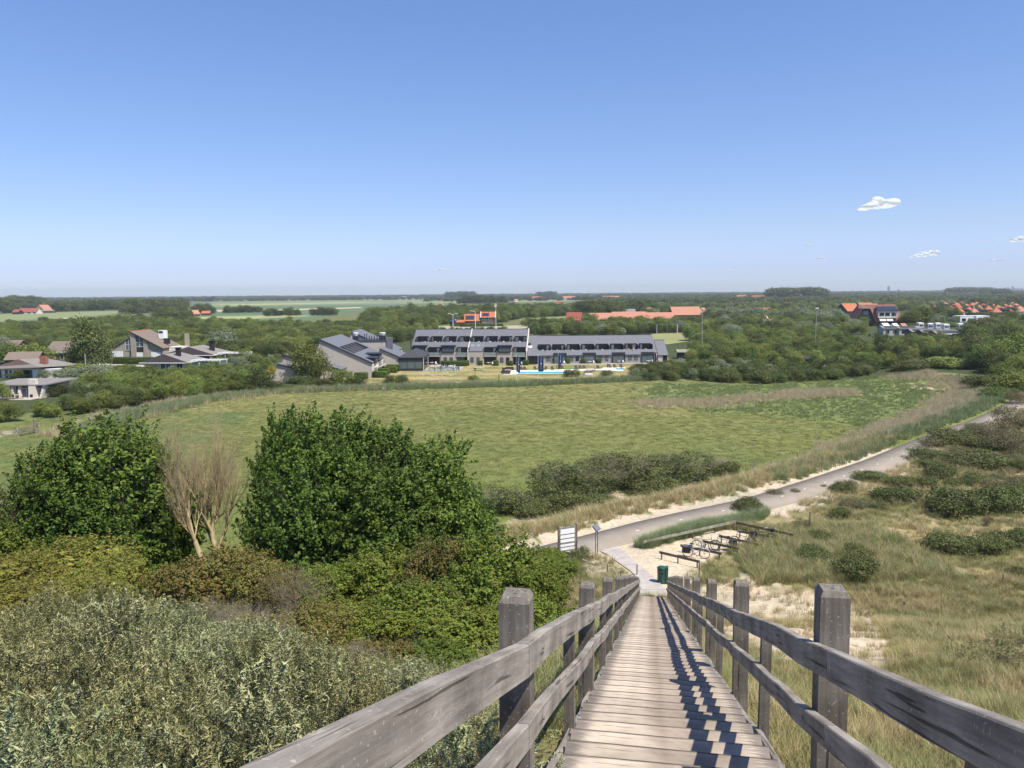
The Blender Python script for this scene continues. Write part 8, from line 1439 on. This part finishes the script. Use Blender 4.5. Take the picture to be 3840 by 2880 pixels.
cnt['r4'] = wood('far_right', [(2240, 1205), (2430, 1200), (2520, 1200), (2680, 1206), (2850, 1200), (3050, 1210), (3160, 1225), (3220, 1215), (3180, 1185), (3400, 1200), (3460, 1215), (3600, 1205), (3500, 1180), (3440, 1150), (3840, 1136), (3840, 1118), (3300, 1112), (2900, 1122), (2600, 1126), (2240, 1140), (2240, 1175), (2430, 1182)], [(K_w3, .3), (K_w1, .4), (K_w4, .15), (K_w2, .15)], 8.5, (3.8, 6.4), 'tree in the wide wood before the orange-roofed village', 'trees of the far right wood', 20, hw=1.15, keep=house_clear([(3150, 3420, 1225, 1170), (2190, 2640, 1236, 1188), (2680, 2880, 1190, 1165)]))
wood('camp', [(3420, 1222), (3600, 1214), (3650, 1226), (3840, 1222), (3840, 1205), (3760, 1205), (3700, 1212), (3580, 1205), (3480, 1202), (3430, 1208)], [(K_w1, .5), (K_w4, .5)], 6, (2.6, 4.2), 'tree along the hedge of the camping', 'trees of the camping hedge', 40, on='camping_tree', hw=1.1, keep=house_clear([(3590, 3740, 1216, 1200)]))
wood('camp2', [(3240, 1262), (3310, 1262), (3340, 1252), (3430, 1262), (3440, 1240), (3560, 1252), (3720, 1262), (3840, 1250), (3840, 1290), (3640, 1302), (3480, 1290), (3330, 1284), (3250, 1268)], [(K_w3, .5), (K_w1, .5)], 4.6, (1.0, 2.0), 'bush around the solar-roofed chalets', 'bushes around the chalets', 60, on='camping_bush', keep=house_clear([(3300, 3580, 1275, 1245)]))
wood('village', [(3440, 1180), (3500, 1190), (3640, 1192), (3840, 1196), (3840, 1140), (3600, 1138), (3440, 1150)], [(K_w3, .5), (K_w1, .5)], 17, (2.5, 4.2), 'low tree between the orange-roofed holiday houses', 'trees between the holiday houses', 60, on='village_tree')
# single trees and lines in the polder
def row(x0, y0, x1, y1, n, h, label, K=K_w3, grp=None, hw=1.2):
    for i in range(n):
        t = (i + .5 + random.uniform(-.3, .3)) / n; p = g(x0 + (x1 - x0) * t, y0 + (y1 - y0) * t); hh = h * random.uniform(.75, 1.2); K.put((p.x, p.y, 0), hh * hw, hh, label, grp or label, nm='hedgerow_tree' if K is K_w3 or K is K_far else 'wayside_tree')
row(990, 1187, 1120, 1184, 9, 7, 'dark bush in the hedgerow between the crop fields, left row'); row(1170, 1184, 1262, 1183, 7, 7, 'dark bush in the hedgerow between the crop fields, right row'); row(590, 1205, 700, 1200, 7, 9, 'tree at the right end of the left wood'); row(470, 1178, 560, 1172, 9, 13, 'large tree in the tree line behind the red barn'); row(560, 1172, 690, 1168, 11, 13, 'large tree in the tree line left of centre'); row(200, 1170, 470, 1162, 26, 12, 'tree in the long tree line behind the pink-roofed farmhouse')
row(0, 1176, 60, 1172, 5, 16, 'big tree left of the red barn'); row(70, 1158, 170, 1152, 9, 17, 'tree behind the red barn'); row(0, 1150, 120, 1140, 9, 20, 'big tree near the left horizon'); row(1720, 1140, 1900, 1139, 16, 14, 'tree in the dark copse in the far fields'); row(340, 1140, 620, 1139, 22, 12, 'tree in the far tree line at the left', K_far); row(730, 1179, 800, 1176, 7, 9, 'tree around the little orange-roofed house'); row(840, 1175, 980, 1172, 12, 7, 'bush in the hedgerow right of the orange-roofed house'); row(730, 1131, 800, 1131, 8, 14, 'tree beside the orange-roofed farmhouse in the fields', K_far)
row(1960, 1224, 2140, 1219, 9, 4.5, 'small bush along the road verge', K_w1, None, 1.3); row(2140, 1218, 2230, 1214, 5, 6, 'tree between the red shed and the barn row', K_w1); row(2290, 1217, 2480, 1210, 9, 4.5, 'tree in front of the faded orange barns', K_w1); row(2170, 1190, 2440, 1178, 17, 11, 'tall tree behind the faded orange barns'); row(1620, 1238, 1900, 1237, 14, 1.8, 'low shrub behind the hotel roof', K_w1, None, 1.6); row(2000, 1250, 2480, 1240, 30, 4.6, 'tree close behind the right hotel wing', K_w1)
row(3400, 1225, 3460, 1222, 5, 9, 'tree at the camping entrance', K_w1); row(2640, 1200, 3160, 1215, 30, 8, 'tree below the green field at the right', K_w4); row(3640, 1195, 3840, 1205, 12, 4, 'bush on the sandy slope below the village', K_w3)
# far hedges and woods to the horizon: masses nobody could count
def far_mass(name, rows, label, K=K_far):
    X, Y, S = [], [], []
    for (x0, x1, D0, D1, n, h) in rows:
        a = rng.uniform(x0, x1, n); D_ = rng.uniform(D0, D1, n); v = (a - 1920) / FPX; X.append(v * D_); Y.append(D_); S.append(h * rng.uniform(.6, 1.25, n) / K.h)
    X, Y, S = map(np.concatenate, (X, Y, S)); scatter(name, K.fo, np.stack([X, Y, np.zeros(len(X))], 1), np.stack([S * 1.7, S * 1.7, S], 1), label, tilt=.02)
far_mass('far_woods', [(-150, 700, 2300, 2500, 260, 11), (-150, 3990, 3300, 3600, 1500, 10), (-150, 3990, 4200, 4600, 2200, 12), (-150, 3990, 5200, 5600, 2600, 14), (-100, 560, 1300, 3000, 500, 10), (2250, 3990, 1000, 2300, 2300, 7.5), (2250, 3990, 2300, 3300, 2600, 10), (1600, 2300, 1900, 2300, 160, 9), (700, 1600, 2700, 2800, 130, 9)], 'hazy far-off hedgerows and woods towards the horizon')
far_mass('horizon_copse', [(2895, 3070, 1700, 1850, 700, 20), (3560, 3700, 2500, 2700, 600, 20), (3690, 3760, 2000, 2100, 120, 16), (1690, 1780, 3000, 3100, 60, 22), (2020, 2080, 3000, 3100, 40, 20)], 'dark rounded copses standing above the horizon')
# ---------------------------------------------------------------- clouds: small puffs far beyond the haze
M_cl = bpy.data.materials.new('cloud'); M_cl.use_nodes = True; nt = M_cl.node_tree; N = nt.nodes; L = nt.links; N.clear()
tcn = N.new('ShaderNodeTexCoord'); nz = N.new('ShaderNodeTexNoise'); nz.inputs['Scale'].default_value = .013; nz.inputs['Detail'].default_value = 6; nz.inputs['Roughness'].default_value = .65; L.new(tcn.outputs['Object'], nz.inputs[0]); o_ = N.new('ShaderNodeOutputMaterial')
# a cloud is a soft white body that passes light through and thins out at its rim
df = N.new('ShaderNodeBsdfDiffuse'); df.inputs[0].default_value = (.93, .93, .94, 1); tl = N.new('ShaderNodeBsdfTranslucent'); tl.inputs[0].default_value = (.93, .93, .94, 1); ad = N.new('ShaderNodeMixShader'); ad.inputs[0].default_value = .5; L.new(df.outputs[0], ad.inputs[1]); L.new(tl.outputs[0], ad.inputs[2])
tr = N.new('ShaderNodeBsdfTransparent'); lw = N.new('ShaderNodeLayerWeight'); lw.inputs[0].default_value = .5; sb = N.new('ShaderNodeMath'); sb.operation = 'MULTIPLY_ADD'; sb.inputs[1].default_value = .9; sb.inputs[2].default_value = -.50; ta = N.new('ShaderNodeAttribute'); ta.attribute_type = 'OBJECT'; ta.attribute_name = 'thin'; a9 = N.new('ShaderNodeMath'); a9.operation = 'ADD'; L.new(ta.outputs['Fac'], a9.inputs[1]); L.new(nz.outputs[0], sb.inputs[0]); av = N.new('ShaderNodeMath'); av.operation = 'ADD'; L.new(lw.outputs['Facing'], a9.inputs[0]); L.new(a9.outputs[0], av.inputs[0]); L.new(sb.outputs[0], av.inputs[1])
mr = N.new('ShaderNodeMapRange'); mr.inputs['From Min'].default_value = .1; mr.inputs['From Max'].default_value = .85; L.new(av.outputs[0], mr.inputs[0]); ms = N.new('ShaderNodeMixShader'); L.new(mr.outputs[0], ms.inputs[0]); L.new(ad.outputs[0], ms.inputs[1]); L.new(tr.outputs[0], ms.inputs[2]); L.new(ms.outputs[0], o_.inputs[0])
def cloud(sx, sy, w, h, label, seed, thin=.25, skew=.0):
    D = 9000; c = atD(sx, sy, D); k = D / FPX; r = np.random.default_rng(seed); b = bmesh.new(); n = 13
    for i in range(n):
        t = r.uniform(-.5, .5); e = max(.12, 1 - abs((t - skew) / (.5 + abs(skew))) ** 1.3) * r.uniform(.55, 1); s = h * k * .31 * (.5 + e) * r.uniform(.7, 1.2); zc = s * .6 + r.uniform(0, 1) * max(0, h * k * e - 1.4 * s) - (t - skew) * (-.25 if skew else 0) * h * k
        bmesh.ops.create_icosphere(b, subdivisions=3, radius=1, matrix=Matrix.Translation((t * w * k * .92, r.uniform(-.2, .2) * w * k, zc)) @ Matrix.Diagonal((s * r.uniform(1.2, 2.2) * (1.5 if h < 20 else 1), s * 1.3, s, 1)))
    me = bpy.data.meshes.new('cloud'); b.to_mesh(me); b.free(); me.polygons.foreach_set('use_smooth', [True] * len(me.polygons)); me.materials.append(M_cl)
    co = np.empty(len(me.vertices) * 3, np.float32); me.vertices.foreach_get('co', co); co = co.reshape(-1, 3); q = .05 * h * k; co[:, 0] += q * fbm(co[:, 0] + co[:, 2], co[:, 1], h * k * .35, seed); co[:, 2] += q * fbm(co[:, 0] - co[:, 2], co[:, 1] + co[:, 2], h * k * .3, seed + 3); me.vertices.foreach_set('co', co.ravel()); me.update()
    o = tag(link(bpy.data.objects.new('cloud', me)), label, 'cloud'); rm = o.modifiers.new('r', 'REMESH'); rm.mode = 'VOXEL'; rm.voxel_size = max(h * k * .07, 1.6); rm.use_smooth_shade = True; sm = o.modifiers.new('s', 'SMOOTH'); sm.iterations = 10; sm.factor = .6; o.location = (c.x, c.y, c.z - h * k * .5); o['thin'] = float(thin); o.visible_shadow = False
cloud(3284, 752, 120, 50, 'brightest small white cloud, alone in the blue at the right', 1, .05, .2); cloud(3475, 943, 120, 30, 'long flat cloud low over the right horizon', 2, .2, .25); cloud(3826, 892, 70, 26, 'small cloud cut by the right edge', 3, .2); cloud(1660, 1011, 68, 14, 'faint flat cloud low over the centre', 4, .45); cloud(3085, 968, 66, 12, 'thin flat cloud low over the right woods', 5, .45); cloud(3736, 972, 46, 16, 'faint round cloud below the one at the right edge', 6, .45); cloud(3034, 920, 30, 12, 'tiny cloud above the thin flat one', 7, .45); cloud(3225, 952, 26, 8, 'tiny faint cloud left of the long flat one', 8, .45); cloud(3708, 902, 40, 8, 'thin faint cloud left of the right-edge one', 9, .45); cloud(2745, 1006, 40, 8, 'tiny faint cloud near the horizon right of centre', 10, .45)
# ---------------------------------------------------------------- haze: a closed box of thin even air round everything up to the farthest tower
me = bpy.data.meshes.new('haze'); me.from_pydata([(x, y, z) for x in (-5200, 5200) for y in (-60, 6900) for z in (-1.3, 78)], [], [(0, 1, 3, 2), (4, 6, 7, 5), (0, 4, 5, 1), (2, 3, 7, 6), (0, 2, 6, 4), (1, 5, 7, 3)])
hm_ = bpy.data.materials.new('haze'); hm_.use_nodes = True; nt = hm_.node_tree; nt.nodes.clear(); pvn = nt.nodes.new('ShaderNodeVolumePrincipled'); pvn.inputs['Color'].default_value = (.82, .90, 1, 1); pvn.inputs['Density'].default_value = 1.1e-4; pvn.inputs['Anisotropy'].default_value = .2; oo = nt.nodes.new('ShaderNodeOutputMaterial'); nt.links.new(pvn.outputs[0], oo.inputs['Volume'])
me.materials.append(hm_); hz = tag(link(bpy.data.objects.new('haze', me)), 'thin summer haze', None, None, 'stuff')
